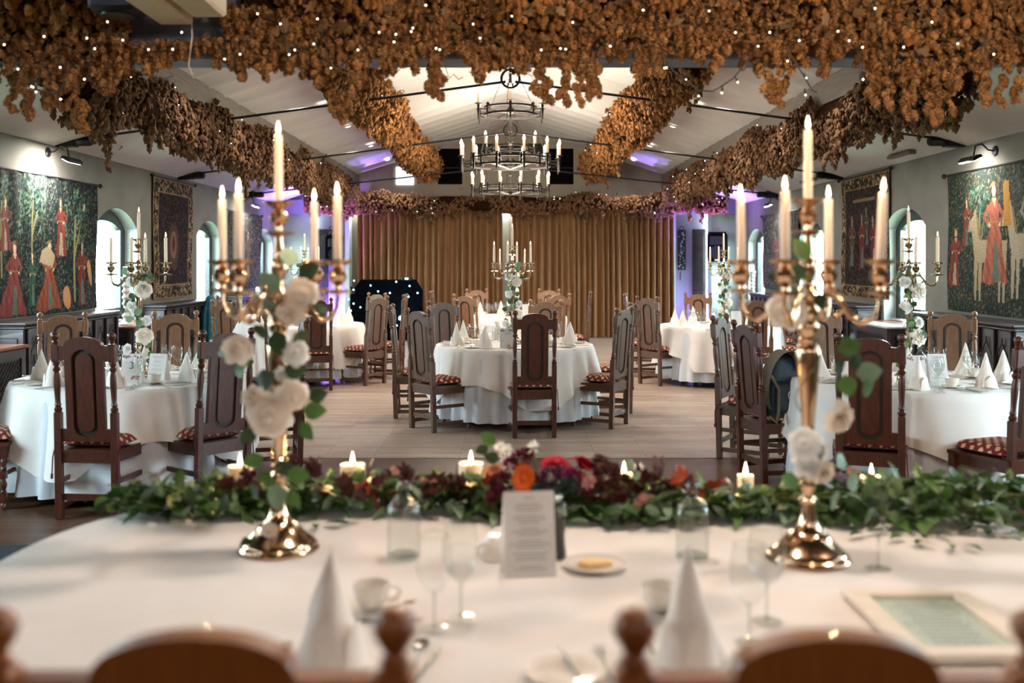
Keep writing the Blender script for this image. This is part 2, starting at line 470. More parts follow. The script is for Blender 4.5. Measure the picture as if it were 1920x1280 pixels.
def tag(o, label=None, cat=None, group=None, kind=None):
    if label: o['label'] = label
    if cat: o['category'] = cat
    if group: o['group'] = group
    if kind: o['kind'] = kind
    return o

def empty(name, loc=(0,0,0), rz=0, **kw):
    o = bpy.data.objects.new(name, None); C.objects.link(o)
    o.empty_display_size = 0.1
    o.location = loc; o.rotation_euler = (0, 0, rz)
    return tag(o, **kw)

# a kind of thing = list of parts (name, mesh, location, rotation, label, sub-parts)
def part(name, me, loc=None, rot=None, label=None, sub=(), scale=None, kind=None):
    return (name, me, loc, rot, label, sub, scale, kind)

def spawn(name, parts, loc, rz=0, label=None, cat=None, group=None, rot=None, scale=None):
    root = empty(name, loc, rz, label=label, cat=cat, group=group)
    if rot: root.rotation_euler = rot
    if scale: root.scale = (scale,)*3
    def rec(ps, par):
        for (n, me, l, r, lb, sub, sc, kd) in ps:
            o = link(n, me, par, l, r, sc)
            if lb: o['label'] = lb
            if kd: o['kind'] = kd
            rec(sub, o)
    rec(parts, root)
    return root

def solo(name, me, loc, rz=0, label=None, cat=None, group=None, rot=None, scale=None, kind=None):
    o = link(name, me, None, loc, rot or (0, 0, rz), scale)
    return tag(o, label, cat, group, kind)

def struct(name, me, loc=None):
    return tag(link(name, me, None, loc), kind='structure')

def scatter(name, bases, T, pick, m, smooth=False):
    """join many small copies into one mesh: bases = [(verts, faces)], T = (N,3,4) matrices, pick = index of base"""
    V = []; F = []; off = 0; sizes = []
    for bi, (bv, bf) in enumerate(bases):
        idx = np.where(pick == bi)[0]
        if len(idx) == 0: continue
        bv = np.asarray(bv, dtype=np.float64)
        R = T[idx, :, :3]; t = T[idx, :, 3]
        vv = np.einsum('nij,kj->nki', R, bv) + t[:, None, :]
        k = len(bv)
        V.append(vv.reshape(-1, 3))
        for size in (3, 4):
            fs = np.array([f for f in bf if len(f) == size], dtype=np.int64)
            if len(fs) == 0: continue
            ff = fs[None] + (np.arange(len(idx))*k)[:, None, None] + off
            F.append(ff.reshape(-1, size))
        off += k*len(idx)
    V = np.concatenate(V)
    me = bpy.data.meshes.new(name)
    me.vertices.add(len(V)); me.vertices.foreach_set('co', V.ravel())
    nl = sum(f.size for f in F); npoly = sum(len(f) for f in F)
    me.loops.add(nl); me.polygons.add(npoly)
    li = np.concatenate([f.ravel() for f in F]).astype(np.int32)
    tot = np.concatenate([np.full(len(f), f.shape[1], dtype=np.int32) for f in F])
    start = np.concatenate([[0], np.cumsum(tot)[:-1]]).astype(np.int32)
    me.loops.foreach_set('vertex_index', li)
    me.polygons.foreach_set('loop_start', start)
    me.materials.append(M[m] if isinstance(m, str) else m)
    me.update(calc_edges=True)
    me.validate()
    if smooth: me.shade_smooth()
    return me

def rand_rot(n, rng=RNG):
    q = rng.normal(size=(n, 4)); q /= np.linalg.norm(q, axis=1)[:, None]
    w, x, y, z = q.T
    return np.stack([np.stack([1-2*(y*y+z*z), 2*(x*y-z*w), 2*(x*z+y*w)], -1),
                     np.stack([2*(x*y+z*w), 1-2*(x*x+z*z), 2*(y*z-x*w)], -1),
                     np.stack([2*(x*z-y*w), 2*(y*z+x*w), 1-2*(x*x+y*y)], -1)], 1)

def text_mesh(s, size, m, ext=0.0006):
    cu = bpy.data.curves.new('text', 'FONT'); cu.body = s; cu.size = size; cu.extrude = ext
    cu.align_x = 'CENTER'; cu.align_y = 'CENTER'; cu.resolution_u = 3
    o = bpy.data.objects.new('text', cu); C.objects.link(o)
    dg = bpy.context.evaluated_depsgraph_get()
    me = bpy.data.meshes.new_from_object(o.evaluated_get(dg))
    bpy.data.objects.remove(o); bpy.data.curves.remove(cu)
    me.materials.clear(); me.materials.append(M[m])
    return me
# ================================================================ ROOM SHELL
YN, YF = -3.0, 21.25          # near and far ends
XW = 5.0
ridge, slope = 4.45, 0.32
def roof(x): return ridge - slope*abs(x)
EAVE = roof(XW)

def floor_area(name, x0, x1, y0, y1, z0, z1, m):
    return struct(name, MB().box(x0, x1, y0, y1, z0, z1).mesh(name, m, 0))
floor_area('floor', -XW-0.6, XW+0.6, YN, YF+1.0, -0.1, -0.004, 'floor_d')
floor_area('floor_dance', -2.3, 2.7, 8.0, YF-0.3, -0.02, 0.0, 'floor_l')
# ceiling: two slopes of shallow scalloped boards running down from the ridge
for sgn, nm in ((-1, 'ceiling_left'), (1, 'ceiling_right')):
    mb = MB()
    def fn(u, v):
        y = 5.2 + v*(YF-5.2+0.9)
        x = u*(XW+0.35)
        s = (y/0.56) % 1.0
        bump = 0.045*math.sin(PI*s)**0.6*min(1.0, max(0.0, (XW-0.35-x)/0.5))
        return (sgn*x, y, ridge - slope*x + bump)
    mb.grid(fn, 22, 240, flip=(sgn > 0))
    struct(nm, mb.mesh(nm, 'ceil', 50))
struct('ceiling_low', MB().box(-XW-0.2, XW+0.2, YN, 5.15, 3.05, 3.15).mesh('ceiling_low', 'darkceil', 0))
struct('trim_1', MB().box(-XW, XW, 5.15, 5.40, 2.95, 4.6).mesh('bulkhead', 'darkceil', 0))
struct('roof_outer', MB().add([(-6,5.2,EAVE+0.1),(0,5.2,ridge+0.25),(6,5.2,EAVE+0.1),(-6,YF+1,EAVE+0.1),(0,YF+1,ridge+0.25),(6,YF+1,EAVE+0.1)],
       [(0,1,4,3),(1,2,5,4)]).mesh('roof_outer', 'darkceil', 0))

# side walls with deep arched window openings
WZ0, WSP, WTOP, WH = 0.80, 2.02, 2.27, 0.67     # sill, springing, crown, half width
def arch_pts(hw, sp, top, n=14):
    h = top-sp; R = (hw*hw+h*h)/(2*h); a0 = math.asin(hw/R)
    return [(R*math.sin(-a0+2*a0*i/n), sp-(R-h)+R*math.cos(-a0+2*a0*i/n)) for i in range(n+1)]
AP = arch_pts(WH, WSP, WTOP)
for sgn, nm in ((-1, 'left'), (1, 'right')):
    mb = MB(); rv = MB()
    x0, x1 = sgn*XW, sgn*(XW+0.26)
    top = EAVE+0.06
    edges = []
    for wy in WINDOWS: edges.append((wy-WH, wy+WH))
    mb.box(x0, x1, YN, YF+0.8, -0.1, WZ0)
    prev = YN
    for a, b in edges:
        mb.box(x0, x1, prev, a, WZ0, top); prev = b
    mb.box(x0, x1, prev, YF+0.8, WZ0, top)
    for wy in WINDOWS:
        for i in range(len(AP)-1):
            (a, za), (b, zb) = AP[i], AP[i+1]
            vs = [(x0, wy+a, za), (x0, wy+b, zb), (x0, wy+b, top), (x0, wy+a, top),
                  (x1, wy+a, za), (x1, wy+b, zb), (x1, wy+b, top), (x1, wy+a, top)]
            mb.add(vs, [(0,1,2,3) if sgn < 0 else (3,2,1,0), (4,7,6,5) if sgn < 0 else (5,6,7,4), (0,4,5,1)])
        # pale lining of the opening
        path = [(-WH, WZ0), (-WH, WSP)] + AP[1:-1] + [(WH, WSP), (WH, WZ0)]
        e = 0.006
        vs = []; fs = []
        for i, (a, z) in enumerate(path):
            q = 1 - e/WH
            vs += [(x0 - sgn*0.001, wy+a*q, z - (e if z > WSP else 0)), (x1, wy+a*q, z - (e if z > WSP else 0))]
        for i in range(len(path)-1): fs.append((2*i, 2*i+1, 2*i+3, 2*i+2))
        rv.add(vs, fs)
    w = struct('wall_'+nm, mb.mesh('wall_'+nm, 'wall', 0))
    link('reveal', rv.mesh('reveal', 'reveal', 30), w)

def window_meshes():
    def ring(hw0, hw1, z0, z1a, z1b, ya, yb):
        o = [(-hw0, z0)] + arch_pts(hw0, WSP-0.02, z1a) + [(hw0, z0)]
        i = [(-hw1, z0+(hw0-hw1))] + arch_pts(hw1, WSP-0.02, z1b) + [(hw1, z0+(hw0-hw1))]
        mb = MB(); n = len(o)
        vs = [(ya, a, z) for a, z in o]+[(ya, a, z) for a, z in i]+[(yb, a, z) for a, z in o]+[(yb, a, z) for a, z in i]
        fs = []
        for k in range(n):
            j = (k+1) % n
            fs += [(k, j, n+j, n+k), (2*n+k, 3*n+k, 3*n+j, 2*n+j), (k, 2*n+k, 2*n+j, j), (n+k, n+j, 3*n+j, 3*n+k)]
        return mb.add(vs, fs)
    fr = ring(WH-0.005, WH-0.10, WZ0+0.03, WTOP-0.005, WTOP-0.10, -0.05, 0.05).mesh('window_frame', 'framedark', 30)
    sash = ring(WH-0.10, WH-0.16, WZ0+0.12, WTOP-0.10, WTOP-0.16, -0.03, 0.03).mesh('sash', 'framedark', 30)
    pane = MB().prism([(-WH+0.15, WZ0+0.15)] + arch_pts(WH-0.15, WSP-0.02, WTOP-0.15) + [(WH-0.15, WZ0+0.15)], -0.004, 0.004, 'x').mesh('pane', 'pane', 0)
    handle = MB().tube([(0, 0, 0), (0.03, 0, 0), (0.035, 0, -0.10)], 0.008, 6).mesh('handle', 'silver')
    sill = MB().box(-0.25, 0.25, -WH-0.05, WH+0.05, WZ0-0.04, WZ0+0.005, 0.008).mesh('sill', 'redwood')
    return fr, sash, pane, handle, sill
WM = window_meshes()
n = 0
for sgn in (-1, 1):
    for wy in WINDOWS:
        n += 1
        w = tag(link('window_%d' % n, WM[0], None, (sgn*(XW+0.21), wy, 0)), kind='structure')
        s = link('sash', WM[1], w, (-sgn*0.02, 0, 0))
        link('pane', WM[2], s)
        link('handle', WM[3], w, (-sgn*0.06, -sgn*0 + (WH-0.13), 1.35), (0, 0, 0 if sgn < 0 else PI))
        link('sill', WM[4], w, (-sgn*0.16, 0, 0))

# outside: lawn and pale hedges seen through the panes
struct('ground_outside', MB().box(-30, -5.4, -6, 30, -0.5, -0.4).box(5.4, 30, -6, 30, -0.5, -0.4).mesh('ground_outside', 'lawn', 0))
leafq = ([(-1,0,0),(0,-0.5,0.1),(1,0,0),(0,0.5,0.1)], [(0,1,2,3)])
def hedge(x, y0, y1, h, n):
    P = RNG.random((n, 3)); c = np.stack([x+(P[:,0]-0.5)*0.7, y0+P[:,1]*(y1-y0), -0.4+P[:,2]**0.7*h], 1)
    T = np.concatenate([rand_rot(n)*0.13, c[:, :, None]], 2)
    return scatter('foliage', [leafq], T, np.zeros(n, int), 'hedge')
for x, nm in ((-8.5, 'left'), (9.0, 'right')):
    solo('hedge', hedge(x, 6, 24, 1.9, 5000), (0,0,0), label='pale green hedge outside the %s hand arched windows' % nm, cat='hedge', kind='stuff')

# far wall: gable over the curtains, face walls beside deeper recesses
def wall_poly(name, poly, y0, y1, m):
    return struct(name, MB().prism(poly, y0, y1, 'y').mesh(name, m, 0))
CX = 3.46
wall_poly('wall_back', [(-CX, 2.62), (CX, 2.62), (CX, roof(CX)+0.08), (0, ridge+0.08), (-CX, roof(CX)+0.08)], YF-0.1, YF+0.05, 'back')
wall_poly('wall_back_lower', [(-CX, 0), (CX, 0), (CX, 2.62), (-CX, 2.62)], YF+0.25, YF+0.35, 'back')
for sgn, nm in ((-1, 'left'), (1, 'right')):
    a, b = (sgn*4.32, sgn*(XW+0.02))
    wall_poly('wall_back_'+nm, [(a, 0), (b, 0), (b, EAVE+0.08), (a, roof(a)+0.08)], YF+0.15, YF+0.6, 'reveal')
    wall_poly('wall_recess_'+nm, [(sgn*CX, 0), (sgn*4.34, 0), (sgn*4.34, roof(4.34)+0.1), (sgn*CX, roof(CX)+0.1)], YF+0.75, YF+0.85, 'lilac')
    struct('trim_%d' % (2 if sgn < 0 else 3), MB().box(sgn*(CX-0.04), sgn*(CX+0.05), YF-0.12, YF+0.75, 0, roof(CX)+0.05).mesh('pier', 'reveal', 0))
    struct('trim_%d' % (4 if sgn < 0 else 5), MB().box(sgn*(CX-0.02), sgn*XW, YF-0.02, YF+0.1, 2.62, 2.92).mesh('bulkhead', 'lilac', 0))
    d = tag(link('door_%d' % (1 if sgn < 0 else 2), MB().box(-0.15, 0.15, 0, 0.05, 0, 2.32, 0.01).mesh('door', 'darkwood', 0), None, (sgn*4.16, YF+0.68, 0)), kind='structure')
    link('panel', MB().box(-0.10, 0.10, -0.012, 0.0, 1.15, 2.15, 0.01).mesh('panel', 'darkwood', 0), d)
    link('panel', MB().box(-0.10, 0.10, -0.012, 0.0, 0.2, 0.95, 0.01).mesh('panel', 'darkwood', 0), d)
    link('handle', MB().tube([(0,0,0),(0,-0.04,0),(0.08,-0.045,0)], 0.009, 6).mesh('handle', 'silver'), d, (-sgn*0.12, 0, 1.02))
struct('wall_near', MB().box(-XW-0.3, XW+0.3, YN-0.1, YN, -0.1, 3.1).mesh('wall_near', 'wall', 0))
struct('trim_6', MB().box(-CX, CX, YF-0.13, YF-0.10, 2.96, 2.99).box(-2.5, -2.49, YF-0.12, YF-0.10, 2.7, 3.6).box(2.5, 2.51, YF-0.12, YF-0.10, 2.7, 3.6).mesh('picture_rail', 'back', 0))

# dark openings in the gable with frames, louvre vents, lit white panel
for x in (-1.28, 1.08):
    o = solo('gable_opening', MB().box(-0.26, 0.26, -0.02, 0.0, -0.38, 0.38).mesh('dark_panel', 'matblack', 0), (x, YF-0.10, 3.62),
             label='dark rectangular panel high on the gable, %s of the chandelier' % ('left' if x < 0 else 'right'), cat='panel')
    link('frame', MB().box(-0.31,-0.26,-0.035,0,-0.43,0.43).box(0.26,0.31,-0.035,0,-0.43,0.43).box(-0.26,0.26,-0.035,0,0.38,0.43).box(-0.26,0.26,-0.035,0,-0.43,-0.38).mesh('frame', 'back', 0), o)
    link('rail', MB().box(-0.26, 0.26, -0.03, -0.018, -0.04, -0.02).mesh('rail', 'iron', 0), o)
for i, x in enumerate((-0.52, 0.0, 0.5)):
    fr = MB().box(-0.22,0.22,-0.01,0,-0.11,0.11).mesh('backing', 'blackplastic', 0)
    sl = MB().box(-0.21, 0.21, -0.04, -0.012, -0.008, 0.008).mesh('slat', 'iron', 0)
    spawn('louvre_vent', [part('backing', fr)] + [part('slat', sl, (0, 0, -0.085+0.043*k), (0.5, 0, 0)) for k in range(5)], (x, YF-0.10, 4.0),
          label='small dark louvred vent on the gable wall, %s of three' % ('left', 'middle', 'right')[i], cat='vent', group='louvre vents in the gable')
o = solo('white_panel', MB().box(-0.19, 0.19, -0.05, 0, -0.19, 0.19, 0.01).mesh('panel', 'screen', 0), (-2.24, YF-0.10, 3.42),
     label='small square white lit panel high on the gable wall at left', cat='panel')

# ---------------------------------------------------------------- timbers
struct('trim_7', MB().box(-XW, XW, 5.15, 5.40, 2.62, 2.95, 0.008).mesh('cross_beam', 'beam', 0))
for i, x in enumerate((-3.3, -1.72, 1.72, 3.3)):
    z = roof(x)
    struct('trim_%d' % (8+i), MB().box(x-0.09, x+0.09, 5.4, YF-0.1, z-0.24, z+0.06, 0.01).mesh('purlin', 'purlin', 0))
for i, x in enumerate((-1.66, -1.45)):
    solo('ceiling_beam', MB().box(-0.085, 0.085, -4, 0, 0, 0.30, 0.012).mesh('beam', 'white_paint', 0), (x, 4.95-0.15*i, 2.745),
         label=('cream painted beam at top left, the left one of the pair' if i == 0 else 'cream painted beam at top left, the right one of the pair'), cat='beam', group='painted beams at top left')
ta = MB().tube([(0,0,0.35),(0.005,0.01,0.2),(-0.01,0,0.05),(0.01,0.0,0)], 0.004, 5).mesh('cable', 'white_paint')
solo('hanging_cable', ta, (-1.60, 4.98, 2.50), label='thin pale cable hanging from the cream beams', cat='cable')
sp = [part('body', MB().box(-0.11,0.11,-0.1,0.1,0,0.32,0.02).mesh('body', 'blackplastic')),
      part('grille', MB().lathe([(0.075,-0.012),(0.08,-0.004),(0.078,0)], (0,0,0), 20).mesh('grille', 'black'), (0,0,0)),
      part('bracket', MB().box(-0.02,0.02,-0.01,0.01,0.3,0.45).mesh('bracket', 'iron', 0))]
spawn('ceiling_speaker', sp, (-1.86, 4.72, 2.74), label='black loudspeaker fixed by the ceiling among the hops at top left', cat='speaker')

# steel tie rods: rod, centre ring, anchor blocks
def tie_rod(y, zc, ze, ring, label):
    r = empty('tie_rod', (0, y, zc), label=label, cat='tie rod', group='roof tie rods')
    for sgn in (-1, 1):
        link('rod', MB().tube([(sgn*0.09, 0, -0.01), (sgn*4.65, 0, ze-zc+ (zc-ze)*0.07)], 0.014, 8).mesh('rod', 'black'), r)
        a = link('anchor', MB().lathe([(0.045,0),(0.055,0.015),(0.055,0.16),(0.045,0.19)], (0,0,0), 8, ax='x').mesh('anchor', 'black', 20), r, (4.61 if sgn > 0 else -4.80, 0, ze-zc+0.01))
        link('wedge', MB().prism([(0,-0.07),(0.2,-0.06),(0.2,0.075),(0,0.015)] if sgn < 0 else [(0,-0.06),(0.2,-0.07),(0.2,0.015),(0,0.075)], -0.07, 0.07, 'y').mesh('wedge', 'black', 0), r, (-4.99 if sgn < 0 else 4.79, 0, ze-zc+0.01))
    if ring:
        pts = [(0.10*math.cos(t*2*PI/28), 0, 0.10*math.sin(t*2*PI/28)+0.03) for t in range(28)]
        link('ring', MB().tube(pts, 0.013, 8, True).mesh('ring', 'black'), r)
        for t in (0.5, 1.17, 1.83):
            link('nut', MB().box(-0.022,0.022,-0.018,0.018,-0.014,0.014,0.004).mesh('nut', 'black'), r, (0.085*math.cos(t*PI), 0, 0.03+0.085*math.sin(t*PI)), (0, -t*PI, 0))
    return r
tie_rod(10.98, 3.57, 2.90, True, 'nearest black steel tie rod across the roof with a centre ring')
tie_rod(15.0, 3.54, 2.88, True, 'middle black steel tie rod behind the front chandelier')
tie_rod(18.6, 3.38, 2.84, True, 'farthest black steel tie rod nearest the curtains')

# recessed downlights on the slopes
dl = [part('rim', MB().lathe([(0.045,0.0),(0.062,-0.002),(0.062,-0.012),(0.045,-0.008)], (0,0,0), 18, cap=False).mesh('rim', 'milk')),
      part('lens', MB().lathe([(0.001,-0.004),(0.045,-0.004)], (0,0,0), 18, cap=False).mesh('lens', 'spot'))]
for sgn in (-1, 1):
    for k, y in enumerate((13.2, 15.2, 17.7, 20.1)):
        x = sgn*2.48
        o = spawn('downlight', dl, (x, y, roof(x)-0.004), label='small recessed downlight in the %s ceiling slope, %s row' % ('left' if sgn < 0 else 'right', ('nearest', 'second', 'third', 'farthest')[k]), cat='downlight', group='recessed ceiling downlights')
        o.rotation_euler = (0, sgn*math.atan(slope), 0)
# ================================================================ WALL JOINERY, TAPESTRIES, LAMPS
def grille_mesh(w, h):
    """gothic tracery bay: lancet arch, two small lancets and a spiral rose of iron bars"""
    mb = MB(); r = 0.007
    for s in (-1, 1):
        mb.tube([(s*w/2, 0, 0), (s*w/2, 0, h*0.6), (s*w*0.38, 0, h*0.82), (0, 0, h)], r, 5)
        mb.tube([(s*w/2, 0, h*0.25), (s*w*0.25, 0, h*0.52), (0, 0, h*0.25)], r*0.8, 5)
    mb.tube([(0,0,0),(0,0,h*0.55)], r, 5)
    mb.tube([(w*0.16*math.cos(t*PI/6), 0, h*0.70+w*0.16*math.sin(t*PI/6)) for t in range(12)], r*0.9, 5, True)
    mb.tube([(0,0,h),(0,0,h+0.05)], r, 5)
    return mb.mesh('tracery', 'black')
def lattice_mesh(w, h):
    mb = MB(); n = int((w+h)/0.06)
    for i in range(n+1):
        for s in (-1, 1):
            u = -h + i*0.06
            p = []
            for t in (0, 1):
                y = u + t*h
                p.append((y, t*h))
            (ya, za), (yb, zb) = p
            if yb < 0 or ya > w: continue
            if ya < 0: za -= ya; ya = 0
            if yb > w: zb -= (yb-w); yb = w
            if s < 0: ya, yb = w-ya, w-yb
            mb.tube([(0, ya-w/2, za), (0, yb-w/2, zb)], 0.005, 4)
    return mb.mesh('lattice', 'black')

def ledge_unit(sgn, y0, y1, label, depth=0.34, top=1.0):
    """dark joinery with an overhanging ledge, panelled ends and gothic iron tracery in front"""
    r = empty('ledge_cabinet', (sgn*XW, (y0+y1)/2, 0), label=label, cat='cabinet')
    L_ = y1-y0; h = L_/2; X = lambda d: -sgn*d
    link('carcass', MB().box(0, X(depth-0.03), -h+0.03, h-0.03, 0, top-0.04).mesh('carcass', 'darkwood', 0), r)
    link('ledge', MB().box(0, X(depth+0.02), -h, h, top-0.04, top, 0.012).mesh('ledge', 'darkwood'), r)
    link('moulding', MB().box(0, X(depth-0.0), -h+0.015, h-0.015, top-0.075, top-0.045, 0.01).mesh('moulding', 'darkwood'), r)
    link('plinth', MB().box(0, X(depth), -h+0.01, h-0.01, 0, 0.10, 0.008).mesh('plinth', 'darkwood'), r)
    nb = max(3, int(round(L_/0.34)))
    pitch = (L_-0.2)/nb
    gm = grille_mesh(pitch*0.86, 0.60)
    st = MB().box(-0.015, 0.015, -0.02, 0.02, 0.10, top-0.075, 0.004).mesh('stile', 'darkwood', 0)
    for i in range(nb+1):
        link('stile', st, r, (X(depth-0.012), -h+0.1+i*pitch, 0))
    for i in range(nb):
        link('tracery', gm, r, (X(depth-0.012), -h+0.1+(i+0.5)*pitch, 0.20), (0, 0, PI/2))
    # panelled near end
    link('end_panel', MB().box(X(0.06), X(depth-0.08), -0.012, 0.0, 0.2, top-0.16, 0.01).mesh('end_panel', 'darkwood'), r, (0, -h+0.03, 0))
    return r
ledge_unit(-1, 9.55, 11.92, 'dark panelled ledge with iron tracery below the large left tapestry')
ledge_unit(-1, 13.45, 15.85, 'dark blue-black ledge below the narrow dark tapestry on the left wall')
ledge_unit(-1, 17.35, 19.5, 'dark ledge at far left below the grey pleated tapestry')
ledge_unit(1, 9.2, 11.62, 'dark ledge with gothic iron tracery below the large right tapestry')
ledge_unit(1, 13.4, 15.3, 'dark ledge with tall tracery below the dark right tapestry')
ledge_unit(1, 17.3, 19.4, 'dark ledge at far right below the pink-figured tapestry')
# low radiator cabinets: near left corner and window recesses
def low_cabinet(sgn, y0, y1, label, depth=0.46, top=0.80, m='redwood'):
    r = empty('radiator_cabinet', (sgn*XW, (y0+y1)/2, 0), label=label, cat='cabinet')
    h = (y1-y0)/2; X = lambda d: -sgn*d
    link('carcass', MB().box(0, X(depth-0.04), -h+0.04, h-0.04, 0, top-0.035).mesh('carcass', 'darkwood', 0), r)
    link('top', MB().box(0, X(depth), -h, h, top-0.035, top, 0.012).mesh('top', m), r)
    fr = MB()
    for (a, b, c, d) in ((-h+0.05, h-0.05, 0, 0.1), (-h+0.05, h-0.05, top-0.12, top-0.04), (-h+0.05, -h+0.13, 0.1, top-0.12), (h-0.13, h-0.05, 0.1, top-0.12)):
        fr.box(X(depth-0.04), X(depth-0.02), a, b, c, d)
    link('door_frame', fr.mesh('door_frame', 'darkwood', 0), r)
    link('lattice', lattice_mesh(2*h-0.28, top-0.25), r, (X(depth-0.03), 0, 0.11))
    # lattice on the near end too
    ef = MB().box(X(0.02), X(0.08), -0.02, 0, 0.0, top-0.04).box(X(depth-0.1), X(depth-0.04), -0.02, 0, 0.0, top-0.04).box(X(0.08), X(depth-0.1), -0.02, 0, top-0.13, top-0.04).box(X(0.08), X(depth-0.1), -0.02, 0, 0, 0.1)
    link('end_frame', ef.mesh('end_frame', 'darkwood', 0), r, (0, -h+0.04, 0))
    link('lattice', lattice_mesh(depth-0.2, top-0.25), r, (X(depth/2), -h+0.03, 0.11), (0, 0, PI/2))
    return r
low_cabinet(-1, 8.35, 9.42, 'low cabinet with red-brown top and lattice front at the left edge')
low_cabinet(-1, 12.05, 13.30, 'low window cabinet with red-brown top behind the left foreground table', 0.44)
low_cabinet(1, 12.05, 13.28, 'low pale topped window cabinet behind the right foreground table', 0.44, m='reveal')
low_cabinet(1, 15.9, 17.2, 'low cabinet in the second window on the right wall', 0.40, m='reveal')

# turned candle stands with thick white candles on the window cabinets
tw = [(0.085,0),(0.088,0.02),(0.07,0.035),(0.04,0.06)]
for i in range(6):
    z = 0.08+i*0.075
    tw += [(0.026, z), (0.048, z+0.035)]
tw += [(0.03,0.54),(0.05,0.56),(0.055,0.575)]
def turned_stand(loc, label):
    spawn('candle_stand', [part('turned_column', MB().lathe(tw, (0,0,0), 16).mesh('turned_column', 'milk')),
                           part('drip_plate', MB().lathe([(0.02,0.575),(0.07,0.58),(0.075,0.595),(0.06,0.59)], (0,0,0), 16).mesh('drip_plate', 'milk'))],
          loc, label=label, cat='candle stand')
    spawn('pillar_candle', [part('wax', MB().lathe([(0.034,0),(0.034,0.12),(0.03,0.128),(0.004,0.122)], (0,0,0), 16).mesh('wax', 'wax')),
                            part('wick', MB().tube([(0,0,0.12),(0.001,0,0.135)], 0.0015, 4).mesh('wick', 'blackcloth'))],
          (loc[0], loc[1], loc[2]+0.595), label='thick white candle on the '+label.split(',')[0], cat='candle')
turned_stand((-4.73, 12.25, 0.803), 'white turned stand on the left window cabinet, behind the left foreground table')
turned_stand((4.86, 20.0, 0.81), 'white turned stand on the far right window sill, beside the wall speaker')

# picture lamps
def picture_lamp(sgn, y, z, label):
    r = empty('picture_lamp', (sgn*XW, y, z), label=label, cat='wall lamp', group='picture lamps over the tapestries')
    X = -sgn
    link('wall_plate', MB().lathe([(0.05,0),(0.055,0.01),(0.045,0.02),(0.01,0.025)], (0,0,0), 16, ax='x').mesh('wall_plate', 'black'), r, (X*0.0, 0, 0), (0, 0, 0 if X > 0 else PI))
    pts = [(X*0.02,0,0),(X*0.08,0,0.01),(X*0.15,-0.01,0.07),(X*0.22,-0.02,0.05),(X*0.24,-0.02,-0.05)]
    link('arm', MB().tube(pts, 0.008, 6).mesh('arm', 'black'), r)
    hd = MB()
    prof = [(-0.05, 0.0), (-0.045, 0.03), (0, 0.045), (0.045, 0.03), (0.05, 0.0)]
    hd.prism(prof, -0.17, 0.17, 'y')
    h = link('shade', hd.mesh('shade', 'black', 40), r, (X*0.27, -0.02, -0.10), (0, -sgn*0.5, 0))
    link('strip_light', MB().box(-0.035, 0.035, -0.16, 0.16, -0.008, -0.002).mesh('strip_light', 'lampglow', 0), h)
    return r
picture_lamp(-1, 10.75, 2.76, 'black gooseneck picture lamp over the large left tapestry')
picture_lamp(1, 10.25, 2.72, 'black gooseneck picture lamp over the large right tapestry')
picture_lamp(-1, 18.5, 2.72, 'black picture lamp over the grey pleated tapestry at far left')
picture_lamp(1, 18.3, 2.72, 'black picture lamp over the pink-figured tapestry at far right')
# small strip fittings at the right eaves
for k, y in enumerate((12.2, 16.0)):
    spawn('ceiling_fitting', [part('body', MB().box(-0.04,0.04,-0.35,0.35,-0.04,0,0.01).mesh('body', 'purlin')), part('cap', MB().box(-0.045,0.045,-0.37,-0.33,-0.05,0.004,0.006).mesh('cap', 'purlin'))],
          (4.78, y, roof(4.78)-0.01), label='slim beige ceiling fitting at the right eaves, %s one' % ('nearer', 'farther')[k], cat='ceiling fitting')

